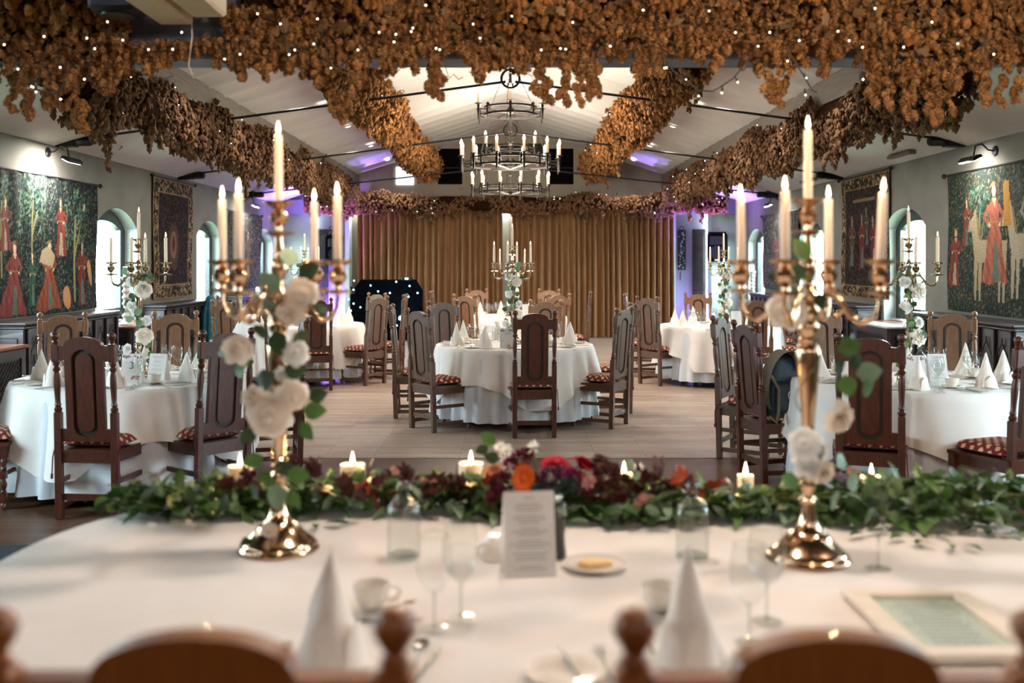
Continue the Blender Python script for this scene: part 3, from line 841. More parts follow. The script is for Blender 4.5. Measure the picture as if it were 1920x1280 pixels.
# ---------------------------------------------------------------- tapestries (woven pictures as colour on a pleated cloth)
def paint(nx, ny, w, h, seed, style, figs=(), border=None):
    rng = np.random.default_rng(seed)
    u, v = np.meshgrid(np.linspace(0, w, nx+1), np.linspace(0, h, ny+1))   # metres, v up
    def hexc(c): return np.array(srgb(c))
    img = np.zeros(u.shape+(3,)) + hexc({'green': '#182022', 'dark': '#1f1a1a', 'grey': '#4a4a4c', 'blue': '#26302c'}[style])
    def blob(cx, cy, rx, ry, ang, col, a=1.0):
        c, s = math.cos(ang), math.sin(ang)
        m0 = (np.abs(u-cx) < max(rx, ry)*1.1) & (np.abs(v-cy) < max(rx, ry)*1.1)
        if not m0.any(): return
        du, dv = u-cx, v-cy
        d = ((du*c+dv*s)/rx)**2+((-du*s+dv*c)/ry)**2
        mk = m0 & (d < 1)
        img[mk] = img[mk]*(1-a)+hexc(col)*a
    pal = {'green': ['#2e3f38', '#3e544a', '#212f2c', '#55584a', '#5b4b42', '#465349', '#6f6d5c', '#2a3b3a', '#364a4a'],
           'dark': ['#44382e', '#2f282b', '#544637', '#3c2f30', '#2a2428', '#5e503e'],
           'grey': ['#70706f', '#5a5a5d', '#86847f', '#3b3c40', '#767069', '#9a948a'],
           'blue': ['#3b4a43', '#4e5a4a', '#2b3735', '#6a6450', '#5f4438', '#77705a', '#32413a']}[style]
    nb = int(w*h*1700)
    X = rng.random((nb, 5))
    for x, y, r, a, c in X:
        blob(x*w, y*h, 0.006+0.013*r, 0.004+0.006*r, a*PI, pal[int(c*len(pal))], 0.85)
    def poly(pts, col):
        n = len(pts); ins = np.zeros(u.shape, bool)
        for i in range(n):
            (x1, y1), (x2, y2) = pts[i], pts[(i+1) % n]
            if y1 == y2: continue
            cond = ((y1 > v) != (y2 > v)) & (u < (x2-x1)*(v-y1)/(y2-y1)+x1)
            ins ^= cond
        img[ins] = hexc(col)
    def tree(x, y, hh):
        for k in range(160):
            a, r = rng.random(2)
            blob(x+(a-0.5)*0.5*hh*0.9, y+hh*(0.55+0.5*r)-abs(a-0.5)*0.3, 0.035*rng.random()+0.015, 0.012, rng.random()*PI, ['#3c5a4c', '#557563', '#2b4640', '#6c8068'][k % 4])
        poly([(x-0.022, y), (x+0.022, y), (x+0.012, y+hh*0.75), (x-0.012, y+hh*0.75)], '#8a8458')
        poly([(x, y+hh*0.35), (x+0.10, y+hh*0.65), (x+0.085, y+hh*0.66), (x-0.01, y+hh*0.42)], '#8a8458')
    def shade(mask, fr, ph, amt=0.30):
        m_ = 1-amt*0.5+amt*np.sin(u*fr+ph+np.sin(v*17+ph)*1.3)*0.5+amt*0.35*np.sin(v*41+u*60+ph)
        img[mask] *= m_[mask][:, None]
    def pmask(pts):
        n = len(pts); ins = np.zeros(u.shape, bool)
        for i in range(n):
            (x1, y1), (x2, y2) = pts[i], pts[(i+1) % n]
            if y1 == y2: continue
            ins ^= ((y1 > v) != (y2 > v)) & (u < (x2-x1)*(v-y1)/(y2-y1)+x1)
        return ins
    def lady(x, y, s, dress, body='#c9ae8c', lean=0.0, wide=0.28):
        w_ = wide*s
        sk = [(x-w_, y), (x-w_*0.4, y-0.03*s), (x+w_*0.5, y+0.01*s), (x+w_, y-0.02*s), (x+w_*0.92, y+0.10*s), (x+w_*0.62+lean*.2, y+0.30*s), (x+0.15*s+lean*0.4, y+0.46*s), (x+0.075*s+lean*0.6, y+0.62*s), (x-0.075*s+lean*0.6, y+0.62*s), (x-0.16*s+lean*0.4, y+0.44*s), (x-w_*0.7+lean*.2, y+0.26*s), (x-w_*0.97, y+0.09*s)]
        poly(sk, dress); shade(pmask(sk), 70/s*0.6, x*9)
        un = [(x-0.05*s+lean*.3, y+0.02*s), (x+0.10*s+lean*.3, y), (x+0.05*s+lean*.5, y+0.40*s), (x-0.01*s+lean*.5, y+0.42*s)]
        poly(un, '#a8957a' if int(x*10) % 2 else '#5d6f66'); shade(pmask(un), 160, 1.0, 0.2)
        bd = [(x-0.10*s+lean*.6, y+0.60*s), (x+0.10*s+lean*.6, y+0.60*s), (x+0.12*s+lean, y+0.78*s), (x+0.05*s+lean, y+0.86*s), (x-0.05*s+lean, y+0.86*s), (x-0.12*s+lean, y+0.77*s)]
        poly(bd, dress); shade(pmask(bd), 120, 2.0, 0.25)
        poly([(x-0.05*s+lean, y+0.86*s), (x+0.05*s+lean, y+0.86*s), (x+0.01*s+lean, y+0.76*s)], body)
        for sg in (-1, 1):
            ar = [(x+sg*0.12*s+lean, y+0.80*s), (x+sg*0.25*s+lean, y+0.66*s), (x+sg*0.13*s+lean, y+0.58*s), (x+sg*0.10*s+lean, y+0.61*s), (x+sg*0.17*s+lean, y+0.67*s), (x+sg*0.07*s+lean, y+0.74*s)]
            poly(ar, dress); shade(pmask(ar), 150, sg, 0.3)
            blob(x+sg*0.115*s+lean, y+0.585*s, 0.028*s, 0.02*s, 0.5*sg, body)
        blob(x+lean+0.01*s, y+0.955*s, 0.075*s, 0.075*s, 0.2, '#4b3428')
        blob(x+lean, y+0.925*s, 0.045*s, 0.062*s, 0, body)
        blob(x+lean-0.02*s, y+1.0*s, 0.06*s, 0.022*s, 0.3, '#7d6a4c')
        poly([(x-0.11*s+lean*.6, y+0.605*s), (x+0.11*s+lean*.6, y+0.605*s), (x+0.105*s+lean*.6, y+0.625*s), (x-0.105*s+lean*.6, y+0.625*s)], '#8a7448')
    def horse(x, y, s, col='#9d8e76'):
        poly([(x-0.42*s, y+0.5*s), (x+0.42*s, y+0.52*s), (x+0.46*s, y+0.8*s), (x-0.3*s, y+0.82*s), (x-0.48*s, y+0.72*s)], col)
        poly([(x-0.45*s, y+0.6*s), (x-0.28*s, y+0.8*s), (x-0.42*s, y+1.18*s), (x-0.62*s, y+1.05*s), (x-0.66*s, y+0.92*s), (x-0.52*s, y+0.95*s)], col)
        poly([(x-0.46*s, y+1.15*s), (x-0.43*s, y+1.26*s), (x-0.39*s, y+1.12*s)], col)
        for lx in (-0.40, -0.27, 0.26, 0.38):
            poly([(x+lx*s-0.05*s, y+0.55*s), (x+lx*s+0.06*s, y+0.55*s), (x+lx*s+0.03*s, y), (x+lx*s-0.02*s, y)], col)
        poly([(x-0.34*s, y+0.84*s), (x-0.25*s, y+0.8*s), (x-0.36*s, y+1.16*s), (x-0.41*s, y+1.17*s)], '#7d6a4c')
    fn = {'tree': tree, 'lady': lady, 'horse': horse, 'blob': blob, 'poly': poly}
    for f in figs: fn[f[0]](*f[1:])
    if border:
        bw, bc = border
        mk = (u < bw) | (u > w-bw) | (v < bw) | (v > h-bw)
        base = img.copy()
        img[mk] = hexc('#2a2220')
        nb = int(2*(w+h)*bw*1500)
        for x, y, r, a, c in rng.random((nb, 5)):
            X_, Y_ = x*w, y*h
            if X_ < bw or X_ > w-bw or Y_ < bw or Y_ > h-bw:
                blob(X_, Y_, 0.012+0.02*r, 0.008+0.008*r, a*PI, ['#a08a66', '#8a7350', '#b59d76', '#6a5640'][int(c*4)], 0.9)
        ln = ((np.abs(u-bw) < 0.012) | (np.abs(u-(w-bw)) < 0.012)) & (v > bw) & (v < h-bw) | ((np.abs(v-bw) < 0.012) | (np.abs(v-(h-bw)) < 0.012)) & (u > bw) & (u < w-bw)
        img[ln] = hexc(bc)
        ed = (u < 0.018) | (u > w-0.018) | (v < 0.018) | (v > h-0.018)
        img[ed] = hexc('#8d7355')
    return img

def tapestry(sgn, y0, y1, z0, z1, style, seed, label, figs=(), border=None, pleat=0.012, res=85, k=7, rodx=True):
    w, h = y1-y0, z1-z0
    nx, ny = int(w*res), int(h*res)
    img = paint(nx, ny, w, h, seed, style, figs, border)
    # u runs from the viewer's left to right: on the left wall near->far, on the right wall far->near
    mb = MB()
    U = np.linspace(0, 1, nx+1); V = np.linspace(0, 1, ny+1)
    uu, vv = np.meshgrid(U, V)
    yy = (y0+uu*w) if sgn < 0 else (y1-uu*w)
    off = 0.03+pleat*(0.5+0.5*np.sin(uu*k*2*PI+0.6*np.sin(vv*5+uu*9)))*(0.35+0.65*vv) + 0.008*np.sin(vv*7+uu*3)
    zz = z0+vv*h - 0.012*np.sin(uu*PI)*(1-vv)
    co = np.stack([sgn*(XW-off), yy, zz], -1).reshape(-1, 3)
    me = bpy.data.meshes.new('cloth')
    a = (np.arange(ny)[:, None]*(nx+1)+np.arange(nx)[None]).ravel()
    f = np.stack([a, a+1, a+nx+2, a+nx+1], 1)
    me.vertices.add(len(co)); me.vertices.foreach_set('co', co.ravel())
    me.loops.add(f.size); me.polygons.add(len(f))
    me.loops.foreach_set('vertex_index', f.ravel().astype(np.int32))
    me.polygons.foreach_set('loop_start', (np.arange(len(f))*4).astype(np.int32))
    me.update(calc_edges=True); me.shade_smooth()
    ca = me.color_attributes.new('Col', 'FLOAT_COLOR', 'POINT')
    col = np.ones((len(co), 4)); col[:, :3] = img.reshape(-1, 3)
    ca.data.foreach_set('color', col.ravel())
    me.materials.append(M['tapestry'])
    r = empty('tapestry', (sgn*XW, (y0+y1)/2, z0), label=label, cat='tapestry')
    o = link('cloth', me, r); o.location = (-sgn*XW, -(y0+y1)/2, -z0)
    o.parent = r
    rod = MB().tube([(0,-w/2-0.07,0),(0,w/2+0.07,0)], 0.012, 8)
    for e in (-1, 1): rod.sphere((0, e*(w/2+0.08), 0), 0.028, 8, 6)
    link('hanging_rod', rod.mesh('hanging_rod', 'black'), r, (-sgn*0.045, 0, h+0.005))
    return r
tapestry(-1, 9.30, 11.95, 1.03, 2.49, 'green', 3, 'large green tapestry of medieval ladies in red beneath trees, left wall',
    [('tree', 1.05, 0.30, 1.2), ('tree', 2.05, 0.10, 1.25), ('tree', 0.4, 0.4, 1.0), ('lady', 1.72, 0.62, 0.62, '#84423a', '#d8b894', -0.04, 0.20),
     ('lady', 1.02, 0.10, 0.55, '#2f5340', '#d8b894', 0.03, 0.17), ('lady', 1.42, 0.05, 0.72, '#8c4c39', '#bfa584', 0.02, 0.42), ('lady', 2.25, 0.06, 0.72, '#7a3733', '#bfa584', 0.0, 0.14),
     ('lady', 0.62, 0.02, 0.72, '#844541', '#d8b894', 0.05, 0.40), ('lady', 0.5, 0.66, 0.52, '#7d4542', '#c4b090', 0.0, 0.26), ('lady', 0.2, 0.04, 0.6, '#733c40', '#c4b090', 0.0, 0.3),
     ('poly', [(1.20,0.55),(1.5,0.5),(1.56,0.62),(1.42,0.72),(1.25,0.68)], '#a9957a'), ('blob', 2.46, 0.42, 0.05, 0.16, 0.35, '#b98a60'), ('blob', 1.85, 0.16, 0.10, 0.13, 0.3, '#bb8560'), ('blob', 2.28, 1.18, 0.05, 0.03, 0.9, '#bfae8c')], pleat=0.02, k=9)
tapestry(-1, 13.85, 15.56, 1.06, 2.78, 'dark', 5, 'narrow dark floral tapestry with cream borders between the left windows',
    [('blob', 0.85, 0.75, 0.22, 0.34, 0, '#4f3b33'), ('blob', 0.85, 0.78, 0.13, 0.2, 0, '#7a6453'), ('blob', 0.85, 0.8, 0.06, 0.12, 0, '#5b2c28')], border=(0.20, '#a08a66'), pleat=0.01, k=2, res=70)
tapestry(-1, 17.45, 19.8, 1.1, 2.5, 'grey', 8, 'grey pleated tapestry with pale pink figures at far left',
    [('lady', 0.75, 0.25, 0.95, '#8f7570', '#b9aaa0', 0.0, 0.25), ('lady', 1.35, 0.2, 0.9, '#7d6a68', '#b9aaa0', 0.0, 0.22), ('blob', 0.35, 0.3, 0.16, 0.2, 0, '#8a7f70')], pleat=0.05, k=10, res=60)
tapestry(1, 8.95, 11.30, 1.04, 2.55, 'blue', 11, 'large tapestry of a lady in coral on a pale horse, right wall',
    [('tree', 0.75, 0.25, 1.1), ('horse', 0.98, 0.14, 0.78), ('lady', 1.08, 0.34, 1.0, '#a05f4c', '#bfa584', 0.0, 0.26), ('horse', 1.75, 0.18, 0.78, '#a09480'),
     ('lady', 1.8, 0.5, 0.8, '#8d8a86', '#d8b894', 0.0, 0.2), ('lady', 0.42, 0.72, 0.5, '#7d4538', '#c9a27c', 0.05, 0.16), ('lady', 0.16, 0.28, 0.62, '#7f423b', '#c9a27c', 0.03, 0.22),
     ('poly', [(1.28,0.9),(1.42,0.9),(1.40,1.35),(1.3,1.35)], '#a87a3a')], pleat=0.012, k=6)
tapestry(1, 13.05, 14.94, 1.08, 2.80, 'dark', 13, 'tall dark brown tapestry of crowded figures on the right wall',
    [('lady', 0.45, 0.45, 0.7, '#5c4438', '#8d7a60', 0.0, 0.14), ('lady', 0.85, 0.42, 0.75, '#6a3034', '#8d7a60', 0.0, 0.15), ('lady', 1.3, 0.4, 0.72, '#6e2c36', '#8d7a60', 0.0, 0.16),
     ('lady', 1.05, 0.75, 0.5, '#4e463c', '#8d7a60', 0.0, 0.12), ('poly', [(0.5,1.36),(1.4,1.36),(1.4,1.40),(0.5,1.40)], '#7d6a50')], border=(0.17, '#8d7350'), pleat=0.008, k=2, res=70)
tapestry(1, 17.1, 19.55, 1.08, 2.48, 'grey', 17, 'grey tapestry with bright pink figures between the far right windows',
    [('lady', 0.95, 0.2, 0.9, '#96606a', '#b9aaa0', 0.0, 0.2), ('lady', 1.6, 0.2, 0.95, '#9a646c', '#b9aaa0', 0.0, 0.2)], pleat=0.04, k=8, res=60)
# narrow bell-pull hangings on the recess walls
def bell_pull(x, z0, z1, label):
    me = MB().grid(lambda u, v: (-0.09+0.18*u, -0.006*math.sin(v*9), z0+(z1-z0)*v), 4, 12)
    sp = np.random.default_rng(int(abs(x)*10))
    r = empty('bell_pull', (x, YF+0.72, 0), label=label, cat='wall hanging')
    link('cloth', me.mesh('cloth', 'navy', 60), r)
    fl = MB()
    for k in range(26):
        cx, cz = (sp.random()-0.5)*0.13, z0+0.05+(z1-z0-0.1)*k/25
        fl.lathe([(0.001,0.012),(0.012+0.014*sp.random(),0.008),(0.014,0)], (cx, cz, 0), 6)
    fl.xf(lambda a, b, c: (a, -0.01-c, b))
    link('woven_flowers', fl.mesh('woven_flowers', 'pinkp'), r)['kind'] = 'stuff'
    link('tassel', MB().lathe([(0.002,0),(0.03,0.0),(0.02,0.1),(0.012,0.13),(0.02,0.16),(0.004,0.2)], (0,0,z0-0.22), 8).mesh('tassel', 'lilacp'), r)
    link('hanger', MB().tube([(0.05*math.cos(t), 0, z1+0.04+0.04*math.sin(t)) for t in np.linspace(0, 2*PI, 12)[:-1]], 0.008, 5, True).mesh('hanger', 'black'), r)
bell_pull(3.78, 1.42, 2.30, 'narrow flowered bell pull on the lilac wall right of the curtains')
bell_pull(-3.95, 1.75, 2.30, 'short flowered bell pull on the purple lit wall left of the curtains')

# ---------------------------------------------------------------- curtains
def curtain(x0, x1, seed, label):
    rng = np.random.default_rng(seed)
    w = x1-x0; nfold = int(w/0.135)
    ph = np.cumsum(0.7+0.6*rng.random(nfold+2)); ph = ph/ph[-1]
    amp = 0.045+0.055*rng.random(nfold+2); dr = (rng.random(nfold+2)-0.5)*0.05
    xs = []; 
    for i in range(nfold+1):
        for t in range(8): xs.append((i+t/8.0))
    mb = MB(); nv = 14; nu = len(xs)-1
    def fn(u, v):
        s = xs[int(round(u*nu))]; i = int(s); t = s-i
        base = ph[i]*(1-t)+ph[i+1]*t
        k = 0.35+0.65*(1-v)**0.5
        a = amp[i]*(1-t)+amp[i+1]*t
        x = x0+base*w + (dr[i]*(1-t)+dr[i+1]*t)*(1-v)
        y = -a*k*1.3*math.cos(2*PI*t) - 0.012*math.sin(4*PI*t+i)*k
        return (x, y, 2.78*v+0.015)
    mb.grid(fn, nu, nv)
    me = mb.mesh('drape', 'curtain', 80)
    r = empty('curtain', (0, YF-0.30, 0), label=label, cat='curtain', group='stage curtains')
    link('drape', me, r)
    return r
curtain(-3.36, -0.155, 21, 'left golden brown velvet curtain, purple lit at its outer edge')
curtain(-0.08, 3.44, 22, 'right golden brown velvet curtain reaching to the pale pier')
solo('curtain_track', MB().box(-3.45, 3.45, -0.06, 0.06, 2.80, 2.88).mesh('track', 'black', 0), (0, YF-0.30, 0), label='black curtain track hidden behind the far hop garland', cat='curtain track')
# pale window strip behind the gap
solo('window_strip', MB().box(-0.09, 0.09, 0, 0.03, 0.4, 2.6).mesh('strip', 'reveal', 0), (-0.125, YF+0.2, 0), label='pale strip of wall seen through the gap between the curtains', cat='wall strip')

# ---------------------------------------------------------------- dj booth with star cloth
bx0, bx1, bz = -3.20, -1.76, 1.24
poly = [(bx0, 0.02), (bx1, 0.02), (bx1, 1.02), (bx1-0.13, bz), (bx0+0.20, bz), (bx0, 1.0)]
r = empty('dj_booth', (0, 20.0, 0), label='black star cloth DJ booth with cyan points of light before the left curtain', cat='DJ booth')
link('star_cloth', MB().prism(poly, 0, 0.03, 'y').mesh('star_cloth', 'starcloth', 0), r)
link('side_cloth', MB().prism([(0,0.02),(0.9,0.02),(0.9,1.0),(0,1.1)], bx0-0.02, bx0+0.0, 'x').mesh('side_cloth', 'starcloth', 0), r, (0, 0, 0))
link('table_top', MB().box(bx0+0.1, bx1-0.1, 0.04, 0.6, 1.02, 1.06).mesh('table_top', 'blackplastic', 0), r)
led = MB().sphere((0,0,0), 0.014, 8, 6).mesh('led', 'led')
px = [(664,526),(695,535),(743,528),(768,536),(783,549),(709,546),(731,549),(766,556),(757,567),(663,543),(654,561),(663,569),(676,576),(658,582),(717,600),(744,610)]
for (a, b) in px:
    link('led', led, r, ((a-957)/1867*20.0, -0.012, CH-(b-494)/1867*20.0))
link('led', MB().sphere((0,0,0), 0.045, 10, 8).mesh('led', 'led'), r, ((752-957)/1867*20.0, -0.03, CH-(596-494)/1867*20.0))['label'] = 'large bright spot light'
spawn('sound_controller', [part('body', MB().box(-0.11,0.11,-0.08,0.08,0,0.06,0.008).mesh('body', 'blackplastic')), part('display', MB().box(-0.03,0.03,-0.085,-0.078,0.02,0.045).mesh('display', 'led', 0))],
      (-2.08, 20.04, 1.225), label='small black sound controller on top of the DJ booth', cat='controller')
# wall speakers
def wall_speaker(x, y, z, s, label):
    body = MB().prism([(-0.18,-0.30),(0.18,-0.30),(0.21,-0.22),(0.21,0.26),(0.17,0.33),(-0.17,0.33),(-0.21,0.26),(-0.21,-0.22)], -0.15, 0.15, 'y')
    spawn('wall_speaker', [part('cabinet', body.mesh('cabinet', 'matblack', 30)),
        part('horn', MB().box(-0.15,0.15,-0.17,-0.151,0.06,0.24,0.02).mesh('horn', 'black')),
        part('woofer', MB().lathe([(0.001,0.0),(0.05,0.0),(0.13,-0.02),(0.14,-0.02),(0.145,0.0)], (0,0,0), 24, cap=False, ax='y').mesh('woofer', 'black'), (0,-0.152,-0.10)),
        part('badge', MB().box(-0.05,0.05,-0.156,-0.15,-0.28,-0.25).mesh('badge', 'paper', 0)),
        part('bracket', MB().box(-0.03,0.03,0.15,0.24,-0.05,0.05).mesh('bracket', 'black', 0))],
        (x, y, z), label=label, cat='speaker', rot=(0.0, 0, s))
wall_speaker(4.40, YF-0.09, 1.90, -0.25, 'black loudspeaker on the pale face wall right of the curtains')
wall_speaker(-3.88, YF+0.45, 1.86, 0.5, 'black loudspeaker in the purple lit recess left of the curtains')
solo('floor_rug', MB().box(-0.9, 0.9, -0.6, 0.6, 0, 0.012, 0.004).mesh('rug', 'rug'), (-3.3, 4.9, -0.004), label='dark slate rug corner at the lower left edge', cat='rug')
# wooden pole leaning beside the curtain pier
solo('wooden_pole', MB().tube([(0,0,0),(0.02,0.25,1.15)], 0.014, 6).mesh('pole', 'darkwood'), (3.58, YF+0.42, 0), label='short dark pole leaning in the recess right of the curtains', cat='pole')
# ================================================================ CHAIRS
def chair_kind(m, hw=0.177, back_only=False, mats=None):
    """tall panelled oak chair; origin on the floor between the rear legs, seat towards +y"""
    def rake(x, y, z):
        return (x, y - max(0, z-0.44)*0.085, z)
    rk = lambda mb: mb.xf(rake)
    P = []
    ball = [(0.008,0.0),(0.017,0.004),(0.018,0.012),(0.012,0.02),(0.016,0.028),(0.024,0.042),(0.026,0.055),(0.022,0.068),(0.012,0.077),(0.001,0.080)]
    turned = [(0.018,0.655),(0.023,0.665),(0.023,0.68),(0.015,0.69),(0.021,0.70),(0.016,0.715),(0.017,0.76),(0.021,0.82),(0.019,0.87),(0.014,0.90),(0.022,0.915),(0.022,0.925),(0.014,0.935),(0.021,0.95),(0.019,0.965)]
    for s in (-1, 1):
        x = s*hw
        mb = MB().box(x-0.021, x+0.021, -0.022, 0.022, 0, 0.656, 0.004)
        mb.lathe(turned, (x,0,0), 10)
        mb.box(x-0.023, x+0.023, -0.023, 0.023, 0.962, 1.074, 0.005)
        P.append(part('back_post', rk(mb).mesh('back_post', m)))
        P.append(part('finial', rk(MB().lathe([(r_, z_*0.90) for r_, z_ in ball], (x,0,1.074), 12)).mesh('finial', m)))
    # crest rail with raised arch
    aw = 0.118
    n = 14
    rail = [(-hw+0.02, 0.975), (-hw+0.02, 1.064), (-aw-0.010, 1.064)]
    rail += [(-aw*math.cos(PI*i/n), 1.066+0.050*math.sin(PI*i/n)**0.9) for i in range(n+1)]
    rail += [(aw+0.010, 1.064), (hw-0.02, 1.064), (hw-0.02, 0.975), (0.0765, 0.975)]
    rail += [(0.0765*math.cos(PI*i/10), 0.975+0.066*math.sin(PI*i/10)) for i in range(1, 10)]
    rail += [(-0.0765, 0.975)]
    mb = MB().prism(rail, -0.0175, 0.0175, 'y')
    P.append(part('crest_rail', rk(mb).mesh('crest_rail', m, 30)))
    # panel: stiles with recessed arched field and raised centre
    def arch(w, z0, z1, k=10, bot=True):
        pts = []
        if bot: pts += [(w*math.cos(PI+PI*i/k), z0+w*0.75+w*0.75*math.sin(PI+PI*i/k)) for i in range(k+1)]
        else: pts += [(-w, z0), (w, z0)]
        pts += [(w*math.cos(PI*i/k), z1-w*0.9+w*0.9*math.sin(PI*i/k)) for i in range(k+1)]
        return pts
    pw = 0.122
    outer = []; N = 44
    zc = 0.775
    ia = arch(0.075, 0.508, 1.0435)
    # plate with a hole: ring between rectangle and arch, sampled by angle
    cyc = ia; cn = len(cyc)
    rect = []
    for (x, z) in cyc:
        dx, dz = x, z-zc
        k = min((pw/abs(dx)) if abs(dx) > 1e-5 else 1e9, ((1.0-zc)/dz if dz > 0 else (zc-0.50)/(-dz)) if abs(dz) > 1e-5 else 1e9)
        if z > 1.0 or k < 1: rect.append((x*1.05, z+0.012))
        else: rect.append((dx*k, zc+dz*k))
    mb = MB()
    for (ya, yb) in ((-0.016, 0.016),):
        vs = [(x, ya, z) for x, z in cyc]+[(x, ya, z) for x, z in rect]+[(x, yb, z) for x, z in cyc]+[(x, yb, z) for x, z in rect]
        fs = []
        for i in range(cn):
            j = (i+1) % cn
            fs += [(i, j, cn+j, cn+i), (2*cn+i, 3*cn+i, 3*cn+j, 2*cn+j), (i, 2*cn+i, 2*cn+j, j), (cn+i, cn+j, 3*cn+j, 3*cn+i)]
        mb.add(vs, fs)
    mb.box(-pw, -0.0755, -0.0155, 0.0155, 0.50, 1.0, 0.002).box(0.0755, pw, -0.0155, 0.0155, 0.50, 1.0, 0.002)
    back = part('panel_frame', rk(mb).mesh('panel_frame', m, 30))
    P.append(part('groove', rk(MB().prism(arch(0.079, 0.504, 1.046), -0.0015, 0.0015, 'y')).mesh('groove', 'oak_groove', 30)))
    mb = MB().prism(arch(0.053, 0.536, 1.018), -0.011, 0.011, 'y')
    P.append(back)
    P.append(part('raised_panel', rk(mb).mesh('raised_panel', m, 30)))
    lr = [(-hw+0.02, 0.475), (hw-0.02, 0.475), (hw-0.02, 0.552), (0.0765, 0.552)]
    lr += [(0.0765*math.cos(PI*i/10), 0.552-0.044*math.sin(PI*i/10)) for i in range(1, 10)]
    lr += [(-0.0765, 0.552), (-hw+0.02, 0.552)]
    mb = MB().prism(lr, -0.0175, 0.0175, 'y')
    P.append(part('lower_rail', rk(mb).mesh('lower_rail', m, 30)))
    # seat and rails
    fw = hw+0.028; D = 0.385
    P.append(part('seat', MB().prism([(-hw-0.022,-0.022),(hw+0.022,-0.022),(fw+0.022,D+0.03),(-fw-0.022,D+0.03)], 0.405, 0.425, 'z').mesh('seat', m, 0)))
    mb = MB().prism([(-hw,-0.016),(hw,-0.016),(fw,D+0.016),(-fw,D+0.016)], 0.345, 0.405, 'z')
    P.append(part('seat_frame', mb.mesh('seat_frame', m, 0)))
    leg = [(0.020,0.0),(0.021,0.02),(0.014,0.03)]
    fl = MB().lathe([(0.012,0),(0.022,0.008),(0.022,0.03),(0.014,0.045)], (0,0,0), 10)
    fl.box(-0.020,0.020,-0.020,0.020,0.045,0.105,0.003)
    fl.lathe([(0.013,0.105),(0.019,0.115),(0.013,0.125),(0.021,0.15),(0.021,0.165),(0.013,0.185),(0.013,0.195)], (0,0,0), 10)
    fl.box(-0.020,0.020,-0.020,0.020,0.195,0.245,0.003)
    fl.lathe([(0.013,0.245),(0.020,0.258),(0.014,0.272),(0.021,0.295),(0.019,0.31),(0.013,0.325)], (0,0,0), 10)
    fl.box(-0.022,0.022,-0.022,0.022,0.325,0.405,0.003)
    flm = fl.mesh('front_leg', m)
    for s in (-1, 1): P.append(part('front_leg', flm, (s*fw, D, 0)))
    def bar(a, b, z, hgt, th=0.016):
        (x1, y1), (x2, y2) = a, b
        dx, dy = x2-x1, y2-y1; L = math.hypot(dx, dy); nx, ny = -dy/L*th/2, dx/L*th/2
        return MB().prism([(x1+nx,y1+ny),(x2+nx,y2+ny),(x2-nx,y2-ny),(x1-nx,y1-ny)], z, z+hgt, 'z').mesh('stretcher', m, 0)
    for s in (-1, 1):
        P.append(part('stretcher', bar((s*hw,0), (s*fw,D), 0.055, 0.034)))
        P.append(part('stretcher', bar((s*hw,0), (s*fw,D), 0.215, 0.030)))
    P.append(part('stretcher', bar((-hw,0), (hw,0), 0.115, 0.038)))
    t = [(0.012,-fw+0.015)]
    k = 11
    for i in range(k):
        x = -fw+0.03+(2*fw-0.06)*i/(k-1)
        t += [(0.009, x-0.012), (0.016, x), (0.009, x+0.012)]
    t.append((0.012, fw-0.015))
    P.append(part('turned_stretcher', MB().lathe(t, (0,D,0.222), 8, ax='x').mesh('turned_stretcher', m)))
    # tied cushion
    cw = hw+0.012
    def cu(u, v, top):
        a, b = 2*u-1, 2*v-1
        x = a*(cw+0.02*(b+1)/2); y = 0.045+(v)*(D-0.03)
        e = (1-a**6)*(1-b**6)
        return (x*(1-0.03*b*b), y, 0.427+(0.048*e**0.5 if top else 0.0)+0.02)
    cb = MB()
    cb.grid(lambda u, v: cu(u, v, True), 12, 12)
    c0 = link  # noqa
    bot = MB().grid(lambda u, v: (cu(u, v, False)[0], cu(u, v, False)[1], 0.447-0.020*((1-(2*u-1)**6)*(1-(2*v-1)**6))**0.5), 12, 12, flip=True)
    ties = MB()
    for s in (-1, 1):
        ties.tube([(s*(cw-0.01),0.05,0.44),(s*(hw+0.028),-0.01,0.43),(s*(hw+0.03),-0.03,0.38),(s*(hw+0.035),-0.028,0.28)], 0.004, 5)
        ties.tube([(s*(hw+0.035),-0.028,0.28),(s*(hw+0.036),-0.028,0.25)], 0.008, 5)
    P.append(part('cushion', cb.mesh('cushion', 'cushion', 60), sub=[
        part('cushion_base', bot.mesh('cushion_base', 'cushbase', 60), label='plain brown underside of the cushion'),
        part('cushion_ties', ties.mesh('cushion_ties', 'burg'))]))
    return P
CH_D = chair_kind('oak_shaded'); CH_M = chair_kind('oak_m'); CH_L = chair_kind('oak_lit')  # same wood throughout; tone painted after how light falls on each chair
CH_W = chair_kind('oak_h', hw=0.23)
def chair(kind, x, y, a, label, group, sc=None):
    return spawn('dining_chair', kind, (x, y, 0), -math.radians(a), label, 'chair', group, scale=sc)
g3, g1, g2 = 'chairs round the left foreground table', 'chairs round the right foreground table', 'chairs round the centre table'
g4, g5, g6 = 'chairs round the far left table', 'chairs round the far centre table', 'chairs round the far right table'
chair(CH_D, -2.58, 6.08, 4, 'dark red-brown chair with its full back to us before the left foreground table', g3)
chair(CH_D, -1.85, 6.40, -48, 'dark chair turned left just left of the left front candelabrum', g3)
chair(CH_D, -1.68, 7.85, -108, 'dark chair seen side-on behind the left front candelabrum', g3)
chair(CH_L, -3.82, 8.50, 155, 'pale chair facing us at the left foreground table, under the large left tapestry', g3)
chair(CH_L, -2.95, 8.75, 168, 'pale chair facing us at the left foreground table, right of the number card candelabrum', g3)
chair(CH_D, -3.62, 6.48, 84, 'dark chair cut by the left edge, its red cushion near the floor rug', g3)
